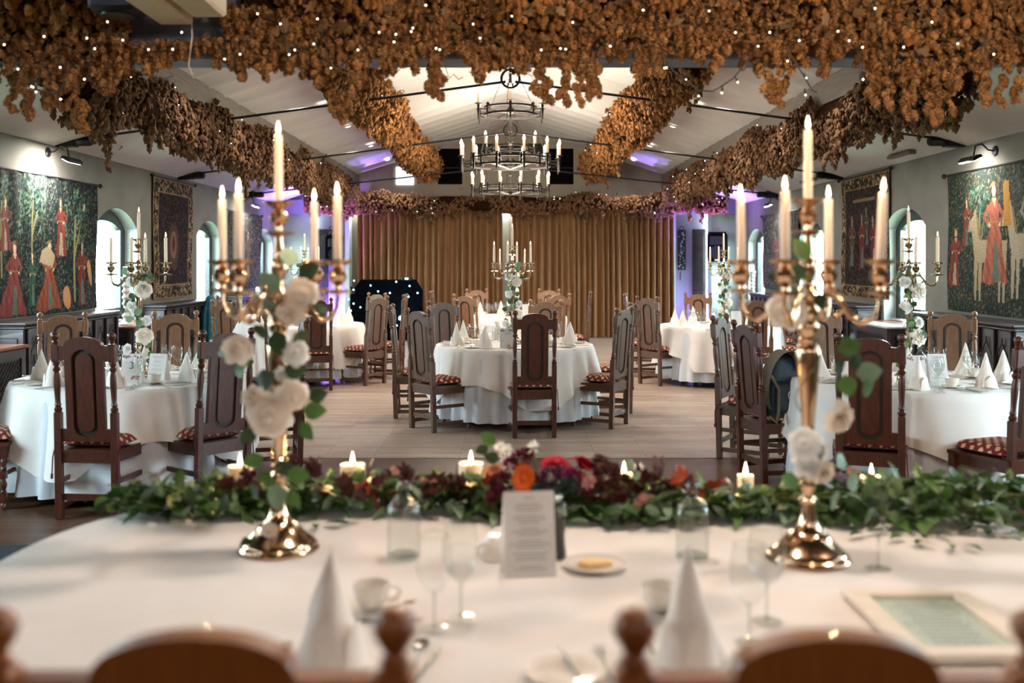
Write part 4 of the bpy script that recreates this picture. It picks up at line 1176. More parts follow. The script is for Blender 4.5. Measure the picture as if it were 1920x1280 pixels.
chair(CH_D, -4.15, 7.45, 96, 'dark chair mostly outside the left edge, only its red cushion tip showing', g3)
chair(CH_D, 2.16, 5.98, 20, 'warm brown chair with its back to us right of the right front candelabrum', g1)
chair(CH_D, 3.04, 5.80, -22, 'dark chair with its back to us cut by the right edge', g1)
chair(CH_L, 3.86, 8.70, 205, 'pale chair facing us at the right foreground table, below the lady-and-horse tapestry', g1)
chair(CH_M, 1.77, 8.15, 120, 'slim side-seen chair left of the backpack chair, its pale inner back showing', g1)
chair(CH_D, 1.76, 7.24, 76, 'dark brown chair holding the backpack at the right foreground table', g1)
chair(CH_L, 2.80, 8.98, 182, 'chair facing us behind the arms of the right front candelabrum', g1)
chair(CH_D, 4.06, 7.40, 262, 'chair at the extreme right edge of which only a post shows', g1)
chair(CH_D, 0.215, 8.92, -4, 'dark red-brown chair straight on with its back to us at the centre table', g2)
chair(CH_M, -0.82, 9.33, 50, 'window-lit brown chair angled right at the left front of the centre table', g2)
chair(CH_M, -1.16, 10.2, 88, 'chair seen edge-on at the left side of the centre table', g2)
chair(CH_M, 1.04, 9.54, -60, 'brown chair turned left at the right front of the centre table', g2)
chair(CH_M, 1.24, 10.55, -92, 'chair half hidden at the right side of the centre table, red cushion showing', g2)
chair(CH_M, -0.74, 11.3, 150, 'greyish chair facing us at the back left of the centre table', g2)
chair(CH_L, 0.40, 11.5, 188, 'honey-lit chair facing us just behind the centre table', g2)
chair(CH_L, -0.60, 13.75, 28, 'orange-brown chair with its back to us at the far centre table, left side', g5)
chair(CH_L, 0.65, 14.05, -25, 'brown chair with its back to us at the far centre table, right side', g5)
chair(CH_L, -0.54, 16.6, 155, 'small pale chair facing us left of the far centre candelabrum', g5)
chair(CH_L, 0.62, 16.5, 205, 'small pale chair facing us right of the far centre candelabrum', g5)
chair(CH_M, 1.15, 15.0, -84, 'side-seen chair on the right of the far centre table, before the curtain', g5)
chair(CH_M, -1.16, 15.4, 90, 'side-seen chair on the left of the far centre table', g5)
chair(CH_D, -2.38, 12.2, -14, 'dark chair with its back to us at the far left table', g4)
chair(CH_M, -1.75, 12.85, -55, 'brown chair turned left at the right front of the far left table', g4)
chair(CH_L, -1.96, 14.3, -140, 'pale chair facing us before the DJ booth at the far left table', g4)
chair(CH_M, -1.50, 13.65, -90, 'side-seen chair on the right of the far left table, beside the bright spot light', g4)
chair(CH_L, -2.98, 14.8, 190, 'chair of which only the finials show behind the far left table', g4)
chair(CH_L, -3.30, 11.65, 20, 'cream-lit chair left of the white draped chair', g4)
chair(CH_M, -3.82, 13.3, 85, 'brown chair at the far left table under the grey pleated tapestry', g4)
chair(CH_M, -2.92, 11.2, 2, 'chair under the draped white pleated blouse', g4)
chair(CH_M, 1.80, 12.82, 52, 'brown chair angled right at the left front of the far right table', g6)
chair(CH_M, 1.66, 13.9, 100, 'side-seen chair behind the left front chair of the far right table', g6)
chair(CH_L, 2.72, 14.4, 184, 'honey-lit chair facing us before the lilac recess wall', g6)
chair(CH_L, 2.98, 12.05, -6, 'honey-lit chair with its back to us behind the right front candelabrum arms', g6)
chair(CH_M, 3.78, 12.95, -80, 'side-seen chair on the right of the far right table, red cushion showing', g6)
chair(CH_M, 4.02, 14.35, -115, 'farthest right chair under the grey and pink tapestry', g6)
chair(CH_W, -0.368, 1.22, 0, 'blurred orange oak chair back in the left foreground', 'wide chairs at the head table', 1.012)
chair(CH_W, 0.378, 1.22, 0, 'blurred orange oak chair back in the right foreground', 'wide chairs at the head table', 1.012)

# ================================================================ ROUND TABLES
def cloth_mesh(R, zt, zb, seed, m, nfold=26, amp=0.035, drop=None, flare=0.10):
    rng = np.random.default_rng(seed)
    A = 192
    ang = np.linspace(0, 2*PI, A, endpoint=False)
    wob = np.zeros(A)
    for k in range(3): wob += rng.random()*np.cos((nfold+int(rng.integers(-6, 7)))*ang+rng.random()*6.28)
    for k in range(2): wob += 0.7*rng.random()*np.cos(int(rng.integers(5, 12))*ang+rng.random()*6.28)
    wob = wob/np.abs(wob).max()
    mb = MB(); vs = []; fs = []
    vs.append((0, 0, zt))
    rings = [(0.35, 0), (0.7, 0), (0.96, 0)]
    for fr, _ in rings:
        for a in ang: vs.append((R*fr*math.cos(a), R*fr*math.sin(a), zt))
    nd = 9
    for j in range(nd+1):
        t = j/nd
        for i, a in enumerate(ang):
            zbi = zb if drop is None else max(zb, zt-drop(a))
            z = zt - (zt-zbi)*t if j else zt-0.003
            r = R + 0.004 + flare*0.55*t**1.4*(1+0.3*wob[i]) + amp*wob[i]*t**0.8*(1 if j else 0)
            if j == 0: r = R - 0.006
            vs.append((r*math.cos(a), r*math.sin(a), z))
    for i in range(A): fs.append((0, 1+i, 1+(i+1) % A))
    nr = len(rings)+nd+1
    for q in range(nr-1):
        b0 = 1+q*A
        for i in range(A):
            k = (i+1) % A
            fs.append((b0+i, b0+A+i, b0+A+k, b0+k))
    return mb.add(vs, fs).mesh('cloth', m, 70)

leg_m = MB().box(-0.03,0.03,-0.03,0.03,0,0.71,0.006).mesh('leg', 'oak_m')
top_m = MB().lathe([(0.78,0.71),(0.785,0.715),(0.785,0.735),(0.78,0.74)], (0,0,0), 48).mesh('tabletop', 'oak_m')
def round_table(x, y, seed, where):
    r = empty('round_table', (x, y, 0), label='round table under white cloths, '+where, cat='table', group='round banquet tables')
    link('tabletop', top_m, r)
    for k in range(4): link('leg', leg_m, r, (0.38*math.cos(k*PI/2+.4), 0.38*math.sin(k*PI/2+.4), 0))
    solo('underlay_cloth', cloth_mesh(0.788, 0.7425, 0.07, seed, 'linen2', 30, 0.04, flare=0.07), (x, y, 0), label='bluish white floor length underlay cloth, '+where, cat='tablecloth', group='underlay cloths')
    off = random.random()*PI
    def drop(a):
        b = (a+off) % (PI/2) - PI/4
        return min(0.56, 1.10/math.cos(abs(abs(b)-PI/4)) - 0.80 + 0.03)
    solo('tablecloth', cloth_mesh(0.795, 0.750, 0.2, seed+50, 'linen', 20, 0.045, drop, flare=0.12), (x, y, 0), label='white top tablecloth with pointed hem, '+where, cat='tablecloth', group='top tablecloths')

TABLES = [(-2.70, 7.10, 'left foreground table', 0.0),
          (2.79, 6.97, 'right foreground table', 0.3),
          (0.04, 10.05, 'centre table on the pale dance floor', 0.1),
          (0.08, 15.4, 'far centre table before the curtains', 0.2),
          (-2.78, 13.45, 'far left table by the DJ booth', 0.15),
          (2.78, 13.2, 'far right table by the lilac wall', 0.25)]
for i, (x, y, w, _) in enumerate(TABLES): round_table(x, y, 30+i, w)

# ---------------------------------------------------------------- tableware kinds
def glass_parts(h, rb, m='glass', water=False, foot=0.033, flute=False):
    stem = h*0.42
    if flute:
        prof = [(0.006, stem*0.85), (0.014, stem), (0.022, stem+0.04), (rb, stem+0.09), (rb*0.98, h)]
    else:
        prof = [(0.006, stem*0.95), (0.018, stem), (rb*0.8, stem+0.022), (rb, stem+0.05), (rb*0.97, stem+0.08), (rb*0.80, h)]
    bowl = MB().lathe(prof, (0,0,0), 20, cap=False)
    rim = MB().tube([(prof[-1][0]*math.cos(t*PI/10), prof[-1][0]*math.sin(t*PI/10), h) for t in range(20)], 0.0009, 5, True)
    P = [part('bowl', bowl.mesh('bowl', m, 60)), part('rim', rim.mesh('rim', 'rimglass', 60)),
         part('stem', MB().lathe([(0.006,0.004),(0.0035,0.012),(0.003,stem*0.7),(0.006,stem*0.97)], (0,0,0), 10).mesh('stem', 'rimglass', 60)),
         part('foot', MB().lathe([(foot,0.0),(foot,0.0015),(0.006,0.005)], (0,0,0), 20).mesh('foot', m, 60))]
    if water:
        wp = [(0.010, stem+0.001), (rb*0.76, stem+0.023), (rb*0.95, stem+0.05), (rb*0.93, stem+0.072)]
        P.append(part('water', MB().lathe(wp, (0,0,0), 20).mesh('water', 'water', 40)))
    return P
M['rimglass'] = glass_mat('glass_edge', '#eef2f0', 0.5, 1.45, 0.04, 0.05)
G_W = glass_parts(0.185, 0.040); G_WW = glass_parts(0.195, 0.041, water=True); G_F = glass_parts(0.225, 0.026, flute=True, foot=0.034)
CUP = [part('body', MB().lathe([(0.022,0),(0.024,0.004),(0.036,0.02),(0.042,0.045),(0.043,0.058),(0.041,0.058),(0.038,0.04),(0.03,0.015),(0.002,0.01)], (0,0,0), 20, cap=False).mesh('body', 'china', 50)),
       part('handle', MB().tube([(0.040,0,0.05),(0.058,0,0.05),(0.066,0,0.038),(0.058,0,0.024),(0.037,0,0.018)], 0.004, 6).mesh('handle', 'china', 60))]
SAUCER = MB().lathe([(0.03,0),(0.035,0.003),(0.065,0.010),(0.072,0.014),(0.07,0.016),(0.04,0.007),(0.002,0.006)], (0,0,0), 24).mesh('saucer', 'china', 50)
PLATE = MB().lathe([(0.05,0),(0.055,0.003),(0.08,0.010),(0.085,0.014),(0.082,0.015),(0.055,0.006),(0.002,0.005)], (0,0,0), 28).mesh('plate', 'china', 50)
def napkin_mesh(h=0.215, r=0.068, seed=0):
    A = 56; vs = []; fs = []; nz = 14
    rng = random.Random(seed)
    for j in range(nz+1):
        t = j/nz
        for i in range(A):
            a = 2*PI*i/A
            fold = 1+0.16*math.sin(3*a+1.5*t)*(1-t)**1.2 + (0.22*max(0, math.cos(a-1.2))**4)*(1-t)**2
            sp_ = ((a-1.3-2.6*t) % (2*PI))/(2*PI)
            rr = r*(1-t)**0.92*fold*(0.88+0.20*sp_) + 0.002
            z = h*t
            if j == 0: z = 0.0 
            vs.append((rr*math.cos(a)-0.004*math.sin(t*PI), rr*math.sin(a), z))
    for j in range(nz):
        for i in range(A):
            k = (i+1) % A
            fs.append((j*A+i, j*A+k, (j+1)*A+k, (j+1)*A+i))
    cone = MB().add(vs, fs).mesh('cone', 'napkin', 60)
    fl = MB()
    # turned up cuff folds crossing at the front
    for s in (-1, 1):
        q = []
        for k in range(9):
            a = -PI/2 + s*(k/8)*1.9
            rr = r*1.16*(1-0.02*k)
            zt = 0.095*(1-abs(k/8-0.3))*1.0
            q.append((rr*math.cos(a), rr*math.sin(a), 0.001)); q.append((rr*0.80*math.cos(a+s*0.15), rr*0.80*math.sin(a+s*0.15), zt))
        fl.add(q, [(2*k, 2*k+2, 2*k+3, 2*k+1) for k in range(8)])
    return [part('cone', cone), part('cuff', fl.mesh('cuff', 'napkin', 70))]
NAPS = [napkin_mesh(0.215, 0.066, 1), napkin_mesh(0.225, 0.062, 2), napkin_mesh(0.205, 0.070, 3)]
def fork_mesh():
    mb = MB().box(-0.003,0.003,-0.09,0.03,0.001,0.004).box(-0.006,0.006,-0.10,-0.05,0.001,0.004,0.001)
    mb.prism([(-0.003,0.03),(0.003,0.03),(0.011,0.045),(0.011,0.055),(-0.011,0.055),(-0.011,0.045)], 0.002, 0.005, 'z')
    for i in range(4): mb.box(-0.011+i*0.0065, -0.0085+i*0.0065, 0.055, 0.095, 0.003, 0.005)
    return mb.mesh('fork', 'steel', 0)
def knife_mesh():
    return MB().box(-0.005,0.005,-0.11,-0.01,0.001,0.006,0.002).prism([(-0.004,-0.01),(0.007,-0.01),(0.009,0.05),(0.004,0.10),(-0.004,0.11)], 0.001, 0.003, 'z').mesh('knife', 'steel', 0)
def spoon_mesh():
    mb = MB().box(-0.003,0.003,-0.09,0.04,0.001,0.004)
    mb.grid(lambda u, v: ((u-0.5)*0.036*math.sin(PI*min(0.97, max(0.03, v)))**0.6, 0.04+v*0.055, 0.003+0.006*(abs(2*u-1)**2+abs(2*v-1)**2)*0.6), 6, 8)
    return mb.mesh('spoon', 'steel', 60)
FORK, KNIFE, SPOON = fork_mesh(), knife_mesh(), spoon_mesh()
def bottle_parts():
    pr = [(0.036,0),(0.044,0.006),(0.045,0.02),(0.045,0.125),(0.042,0.143),(0.030,0.158),(0.018,0.168),(0.0155,0.178),(0.0155,0.20)]
    return [part('body', MB().lathe(pr, (0,0,0), 24, cap=False).mesh('body', 'glass', 60)),
            part('base', MB().lathe([(0.002,0.004),(0.030,0.004),(0.044,0.0105),(0.044,0.014),(0.002,0.012)], (0,0,0), 24).mesh('base', 'rimglass', 60)),
            part('water', MB().lathe([(0.04,0.014),(0.0435,0.02),(0.0435,0.122),(0.04,0.138),(0.03,0.148)], (0,0,0), 24).mesh('water', 'water', 50)),
            part('lip', MB().lathe([(0.0155,0.195),(0.0185,0.197),(0.0185,0.207),(0.014,0.210),(0.012,0.207),(0.012,0.19)], (0,0,0), 20, cap=False).mesh('lip', 'rimglass', 60)),
            part('neck_ring', MB().tube([(0.017*math.cos(t*PI/8), 0.017*math.sin(t*PI/8), 0.19) for t in range(16)], 0.002, 5, True).mesh('neck_ring', 'rimglass'))]
BOT = bottle_parts()
def card_mesh(w, h, tilt=0.22):
    mb = MB()
    d = h*math.sin(tilt); hh = h*math.cos(tilt); t = 0.0012
    for s in (-1, 1):
        mb.add([(-w/2,s*d,0),(w/2,s*d,0),(w/2,0,hh),(-w/2,0,hh),(-w/2,s*(d-t),0),(w/2,s*(d-t),0),(w/2,0,hh-t),(-w/2,0,hh-t)],
               [(0,1,2,3),(7,6,5,4),(0,4,5,1),(0,3,7,4),(1,5,6,2)])
    return mb.mesh('card', 'paper', 0)
def lines_mesh(w, h, n, tilt, seed=0):
    rng = random.Random(seed); mb = MB()
    for i in range(n):
        z = h*(0.92-0.84*i/n)
        if i % 4 == 3: continue
        L = w*(0.25+0.5*rng.random())/2
        y = -(h-z)*math.sin(tilt)-0.0008; zz = z*math.cos(tilt)
        mb.add([(-L,y,zz),(L,y,zz),(L,y-0.0006,zz-0.0022),(-L,y-0.0006,zz-0.0022)], [(0,1,2,3)])
    return mb.mesh('print_lines', 'inkpale', 0)
CARD_M, CARD_N = card_mesh(0.135, 0.19), card_mesh(0.14, 0.19)
LINES = lines_mesh(0.135, 0.19, 22, 0.22)
def flower_print(seed, top=True):
    rng = random.Random(seed); mb = MB()
    for k in range(34):
        s = rng.choice((-1, 1)); x = s*(0.012+0.05*rng.random()) if top else 0.058-0.055*rng.random()
        z = 0.155+0.018*rng.random() if top else 0.012+0.022*rng.random()
        r = 0.003+0.004*rng.random(); y = -(0.185-z)*math.tan(0.22)*1.0-0.0015
        mb.lathe([(0.0003,0.0004),(r,0.0004)], (0,0,0), 6, cap=False)
        n = 12
        for i in range(len(mb.v)-n, len(mb.v)):
            px_, py_, pz_ = mb.v[i]; mb.v[i] = (x+px_, y, z+py_)
    return mb.mesh('flower_print', 'pinkprint', 0)

TABLE_Z = 0.752
DIGIT = {0: text_mesh('3', 0.070, 'ink'), 1: text_mesh('1', 0.070, 'ink')}
for ti, (tx, ty, where, a0) in enumerate(TABLES):
    sw = {0: 'the left foreground table', 1: 'the right foreground table', 2: 'the centre table', 3: 'the far centre table', 4: 'the far left table', 5: 'the far right table'}[ti]
    n = 8
    dirs = {0: 'front', 1: 'front right', 2: 'right side', 3: 'back right', 4: 'back', 5: 'back left', 6: 'left side', 7: 'front left'}
    for k in range(n):
        a = -PI/2 + k*2*PI/n + a0 + 0.2
        ca, sa = math.cos(a), math.sin(a)
        def at(r, da): 
            return (tx+r*math.cos(a+da), ty+r*math.sin(a+da), TABLE_Z)
        z = a+PI/2
        spawn('napkin', random.choice(NAPS), at(0.60, 0.0), z+random.random(), 'pointed ivory napkin cone at the %s place of %s' % (dirs[k], sw), 'napkin', 'napkin cones', scale=0.95+0.12*random.random())
        far = ti >= 3
        spawn('wine_glass', G_W, at(0.50, 0.24), 0, 'empty wine glass at the %s place of %s' % (dirs[k], sw), 'glass', 'empty wine glasses on %s' % sw)
        spawn('water_glass', G_WW, at(0.43, 0.33), 0, 'stemmed glass with water at the %s place of %s' % (dirs[k], sw), 'glass', 'water glasses on %s' % sw)
        if not far or k % 2 == 0:
            sau = solo('saucer', SAUCER, at(0.50, -0.33), 0, 'cream saucer at the %s place of %s' % (dirs[k], sw), 'saucer', 'saucers on %s' % sw)
            p = at(0.50, -0.33)
            spawn('tea_cup', CUP, (p[0], p[1], p[2]+0.008), z+1, 'cream tea cup at the %s place of %s' % (dirs[k], sw), 'cup', 'tea cups on %s' % sw)
        if not far:
            solo('side_plate', PLATE, at(0.66, -0.20), 0, 'cream side plate at the %s place of %s' % (dirs[k], sw), 'plate', 'side plates on %s' % sw)
            for q, (nm, me, da) in enumerate((('fork', FORK, -0.36), ('knife', KNIFE, 0.14), ('spoon', SPOON, 0.20))):
                solo(nm, me, at(0.68, da), z, 'steel %s at the %s place of %s' % (nm, dirs[k], sw), nm, nm+'s on '+sw)
            p = at(0.66, -0.20)
            solo('butter_knife', KNIFE, (p[0], p[1], p[2]+0.014), z+0.5, 'butter knife on the side plate at the %s place of %s' % (dirs[k], sw), 'knife', 'butter knives on '+sw)
    # centre: water bottles, menu card, number card
    for k, (r, a) in enumerate(((0.26, 0.9), (0.28, 2.3))):
        spawn('water_bottle', BOT, (tx+r*math.cos(a), ty+r*math.sin(a), TABLE_Z), 0, 'clear water bottle on %s, %s of the candelabrum' % (sw, 'right' if k == 0 else 'left'), 'bottle', 'water bottles on the round tables')
    spawn('menu_card', [part('card', CARD_M), part('print_lines', LINES)], (tx+{0: 0.27, 1: 0.15}.get(ti, 0.17), ty+{0: -0.22, 1: -0.10}.get(ti, -0.17), TABLE_Z), {0: -0.25, 1: 0.1}.get(ti, 0.15), 'white folded menu card on %s' % sw, 'card', 'folded menu cards')
    if ti in (0, 1, 2):
        sub = [part('card', CARD_N), part('flower_print', flower_print(ti, True)), part('flower_print', flower_print(ti+5, False))]
        if ti in DIGIT: sub.append(part('number', DIGIT[ti], (0, -0.0225, 0.105), (PI/2-0.22, 0, 0), 'dark printed numeral'))
        spawn('number_card', sub, (tx+(0.09, -0.05, -0.07)[ti], ty+(-0.22, -0.22, -0.45)[ti], TABLE_Z), 0.06,
              {0: 'white table card with numeral and pink flowers on the left foreground table', 1: 'white table card with numeral and pink flowers on the right foreground table', 2: 'white table card with pink flower print on the centre table'}[ti], 'card')

# ================================================================ CANDELABRA
CUPZ, ARMR = 0.816, 0.190
stem_prof = [(0.112,0.0),(0.114,0.006),(0.110,0.010),(0.108,0.016),(0.103,0.019),(0.101,0.025),(0.090,0.032),(0.074,0.046),(0.062,0.060),(0.058,0.068),(0.050,0.070),
  (0.036,0.082),(0.027,0.10),(0.021,0.13),(0.019,0.155),(0.025,0.158),(0.025,0.166),(0.019,0.170),(0.016,0.178),(0.021,0.195),(0.023,0.21),(0.016,0.222),(0.024,0.228),(0.024,0.235),(0.017,0.24),
  (0.024,0.247),(0.024,0.254),(0.018,0.26),(0.018,0.32),(0.024,0.328),(0.017,0.336)]
col_prof = [(0.015,0.332),(0.018,0.40),(0.024,0.46),(0.030,0.53),(0.033,0.565),(0.030,0.58),(0.021,0.592)]
up_prof = [(0.021,0.59),(0.024,0.60),(0.018,0.61),(0.028,0.628),(0.029,0.640),(0.019,0.655),(0.026,0.668),(0.030,0.682),(0.024,0.697),(0.020,0.705),(0.032,0.715),(0.034,0.725),(0.024,0.735),
  (0.014,0.75),(0.013,0.762),(0.022,0.785),(0.025,0.80),(0.018,0.818),(0.011,0.832),(0.014,0.85),(0.010,0.872),(0.011,0.885),(0.044,0.892),(0.045,0.896),(0.012,0.902),(0.011,0.912),(0.022,0.925),(0.027,0.938),(0.020,0.952),(0.012,0.96),(0.018,0.966),(0.030,0.972),(0.043,0.980),(0.044,0.984),(0.02,0.982),(0.014,0.975)]
cup_prof = [(0.004,-0.088),(0.010,-0.082),(0.043,-0.078),(0.044,-0.074),(0.012,-0.068),(0.011,-0.06),(0.022,-0.045),(0.027,-0.030),(0.020,-0.016),(0.012,-0.008),(0.018,-0.004),(0.030,0.0),(0.042,0.008),(0.043,0.012),(0.02,0.010),(0.014,0.004)]
def candelabrum_kind(m):
    P = [part('base', MB().lathe(stem_prof, (0,0,0), 32).mesh('base', m, 40)),
         part('column', MB().lathe(col_prof, (0,0,0), 24).mesh('column', m, 50)),
         part('upper_stem', MB().lathe(up_prof, (0,0,0), 24).mesh('upper_stem', m, 40))]
    pts = []
    ctrl = [(0.020,0.700),(0.045,0.722),(0.075,0.722),(0.098,0.695),(0.115,0.665),(0.140,0.650),(0.168,0.658),(0.186,0.685),(0.190,0.728)]
    arm = MB().tube([(r, 0, z) for r, z in ctrl], [0.009,0.009,0.008,0.008,0.009,0.009,0.008,0.007,0.006], 8)
    arm.tube([(0.075,0,0.722),(0.068,0,0.745),(0.055,0,0.748),(0.050,0,0.735)], [0.006,0.005,0.004,0.003], 6)
    arm.tube([(0.100,0,0.690),(0.085,0,0.672),(0.070,0,0.668),(0.062,0,0.68)], [0.007,0.006,0.005,0.003], 6)
    am = arm.mesh('arm', m, 60)
    cu = MB().lathe(cup_prof, (0,0,0), 20).mesh('candle_cup', m, 40)
    for k in range(4):
        a = math.radians(-20+90*k)
        P.append(part('arm', am, None, (0, 0, a), sub=[part('candle_cup', cu, (ARMR, 0, CUPZ-0.010))]))
    return P
CAN_G, CAN_S = candelabrum_kind('gold'), candelabrum_kind('silver')
def taper_parts(L):
    return [part('wax', MB().lathe([(0.0118,0),(0.0112,L-0.006),(0.010,L-0.001),(0.003,L-0.003)], (0,0,0), 14).mesh('wax', 'wax', 50)),
            part('wick', MB().tube([(0,0,L-0.003),(0.0008,0,L+0.006)], 0.0008, 4).mesh('wick', 'blackcloth'), sub=[
                part('flame', MB().lathe([(0.0008,L+0.002),(0.0045,L+0.008),(0.0052,L+0.014),(0.0035,L+0.024),(0.0012,L+0.034),(0.0002,L+0.038)], (0,0,0), 10).mesh('flame', 'flame', 60))])]
TAPER = taper_parts(0.180); TAPER_T = taper_parts(0.195)
def candelabrum(kind, x, y, z, rz, label, tag_, tilt=(0, 0), light=False, scale=1.0):
    o = spawn('candelabrum', kind, (x, y, z), rz, label, 'candelabrum', 'five-arm candelabra')
    spots = [(0, 0, 0.979)] + [(ARMR*math.cos(math.radians(-20+90*k)), ARMR*math.sin(math.radians(-20+90*k)), CUPZ+0.0) for k in range(4)]
    names = ['centre', 'right', 'back', 'left', 'front']
    c, s = math.cos(rz), math.sin(rz)
    for i, (px_, py_, pz_) in enumerate(spots):
        t = ((0,0),(0.02,0.04),(0,0.0),(0.0,-0.01),(0.0,0.0))[i] if tag_ == 'right front' else (random.uniform(-.012,.012), random.uniform(-.012,.012))
        spawn('taper_candle', TAPER_T if i == 0 else TAPER, (x+px_*c-py_*s, y+px_*s+py_*c, z+pz_), 0,
              'lit ivory taper candle in the %s cup of the %s candelabrum' % (names[i], tag_), 'candle', 'lit taper candles', rot=(t[0], t[1], 0))
    return o
candelabrum(CAN_G, -0.656, 2.82, 0.752, 0.0, 'tall polished brass candelabrum on the left of the head table', 'left front')
candelabrum(CAN_G, 0.813, 2.72, 0.752, math.radians(-14), 'tall polished brass candelabrum on the right of the head table', 'right front')
TC = [(-2.66, 7.12, 0.45, 'the left foreground table'), (2.79, 6.97, 0.2, 'the right foreground table'), (0.02, 10.05, 0.1, 'the centre table'), (0.03, 15.3, 0.35, 'the far centre table'),
      (-2.78, 13.45, 0.3, 'the far left table'), (2.83, 13.2, -0.2, 'the far right table')]
for (x, y, rz, w) in TC:
    candelabrum(CAN_S, x, y, 0.752, rz, 'tall brass candelabrum with roses on '+w, w)

# ================================================================ FLOWERS
def leaf_verts(L, W, bend=0.15, n=5, round_=0.6):
    vs = []; fs = []
    for i in range(n+1):
        t = i/n
        w = W*math.sin(PI*min(0.985, max(0.02, t**round_)))**0.8
        z = bend*L*math.sin(t*PI)
        vs += [(-w/2, t*L, z+0.06*w*0), (0, t*L, z-0.10*w), (w/2, t*L, z)]
    for i in range(n):
        a = i*3
        fs += [(a, a+1, a+4, a+3), (a+1, a+2, a+5, a+4)]
    return vs, fs
def leaf_mesh(L, W, m, bend=0.15, round_=0.6):
    v, f = leaf_verts(L, W, bend, 5, round_)
    return MB().add(v, f).mesh('leaf', m, 70)
def rose_mesh(r, m, name='rose', seed=0, open_=1.0):
    rng = random.Random(seed); mb = MB()
    mb.lathe([(0.02*r,-0.55*r),(0.30*r,-0.4*r),(0.34*r,0.05*r),(0.24*r,0.38*r),(0.05*r,0.46*r)], (0,0,0), 10)
    for ring, (cnt, tilt, L, w0) in enumerate(((3, 4, 0.98, 0.34), (3, 16, 0.98, 0.46), (4, 30, 1.0, 0.52), (5, 46, 1.02, 0.56), (5, 60, 1.08, 0.62), (6, 74, 1.12, 0.62))):
        for i in range(cnt):
            a = 2*PI*(i+0.5*(ring % 2))/cnt+rng.random()*0.4; tl = math.radians(tilt*(0.45+0.55*open_)+rng.uniform(-4, 4))
            c, s_ = math.cos(a), math.sin(a)
            def fn(u, v, c=c, s_=s_, tl=tl, L=L, w0=w0):
                q = 2*u-1
                t = v*(1-0.13*q*q)
                w = w0*r*(0.25+0.75*math.sin(min(1, v*1.35)*PI/2))*(1-0.25*max(0, v-0.75)/0.25)
                ang = tl*(0.75+0.25*t)+ (0.5*max(0, t-0.72)*open_*2.2)
                rho = r*L*t*math.sin(ang)+0.10*r*t
                z = r*(L*t*math.cos(ang)-0.5)
                rr = rho-0.42*w*q*q
                return (rr*c-w*q*s_, rr*s_+w*q*c, z+0.10*w*q*q)
            mb.grid(fn, 6, 6)
    return mb.mesh(name, m, 180)
ROSE = [rose_mesh(0.042, 'rosew', seed=i) for i in range(3)]
ROSE_S = [rose_mesh(0.032, 'rosew2', seed=5+i, open_=0.8) for i in range(2)]
BUD = rose_mesh(0.022, 'rosew', seed=9, open_=0.2)
LEAF_R = [leaf_mesh(0.055, 0.045, m, 0.1, 0.75) for m in ('leaf_o', 'leaf_m', 'leaf_g')]
def sprig_on_candelabrum(x, y, z, label, roses, leaves, vine, seed):
    """roses and eucalyptus wound round the stem; positions are offsets from the stem"""
    r = empty('rose_spray', (x, y, z), label=label, cat='flowers', group='rose sprays on the candelabra')
    rng = random.Random(seed)
    link('stem', MB().tube(vine, 0.0022, 5).mesh('stem', 'stem'), r)
    for (me, p, rot, sc) in roses:
        o = link('rose', me, r, p, rot, sc)
    for (k, p, rot, sc) in leaves:
        link('leaf', LEAF_R[k], r, p, rot, sc)
    return r
def vine_pts(h0, h1, rad, turns, n=26, ph=0):
    return [(rad*math.cos(ph+turns*2*PI*i/n), rad*math.sin(ph+turns*2*PI*i/n), h0+(h1-h0)*i/n) for i in range(n+1)]
def face_cam(tx=0.0, tz=0.0): return (PI/2+tx, 0, tz)
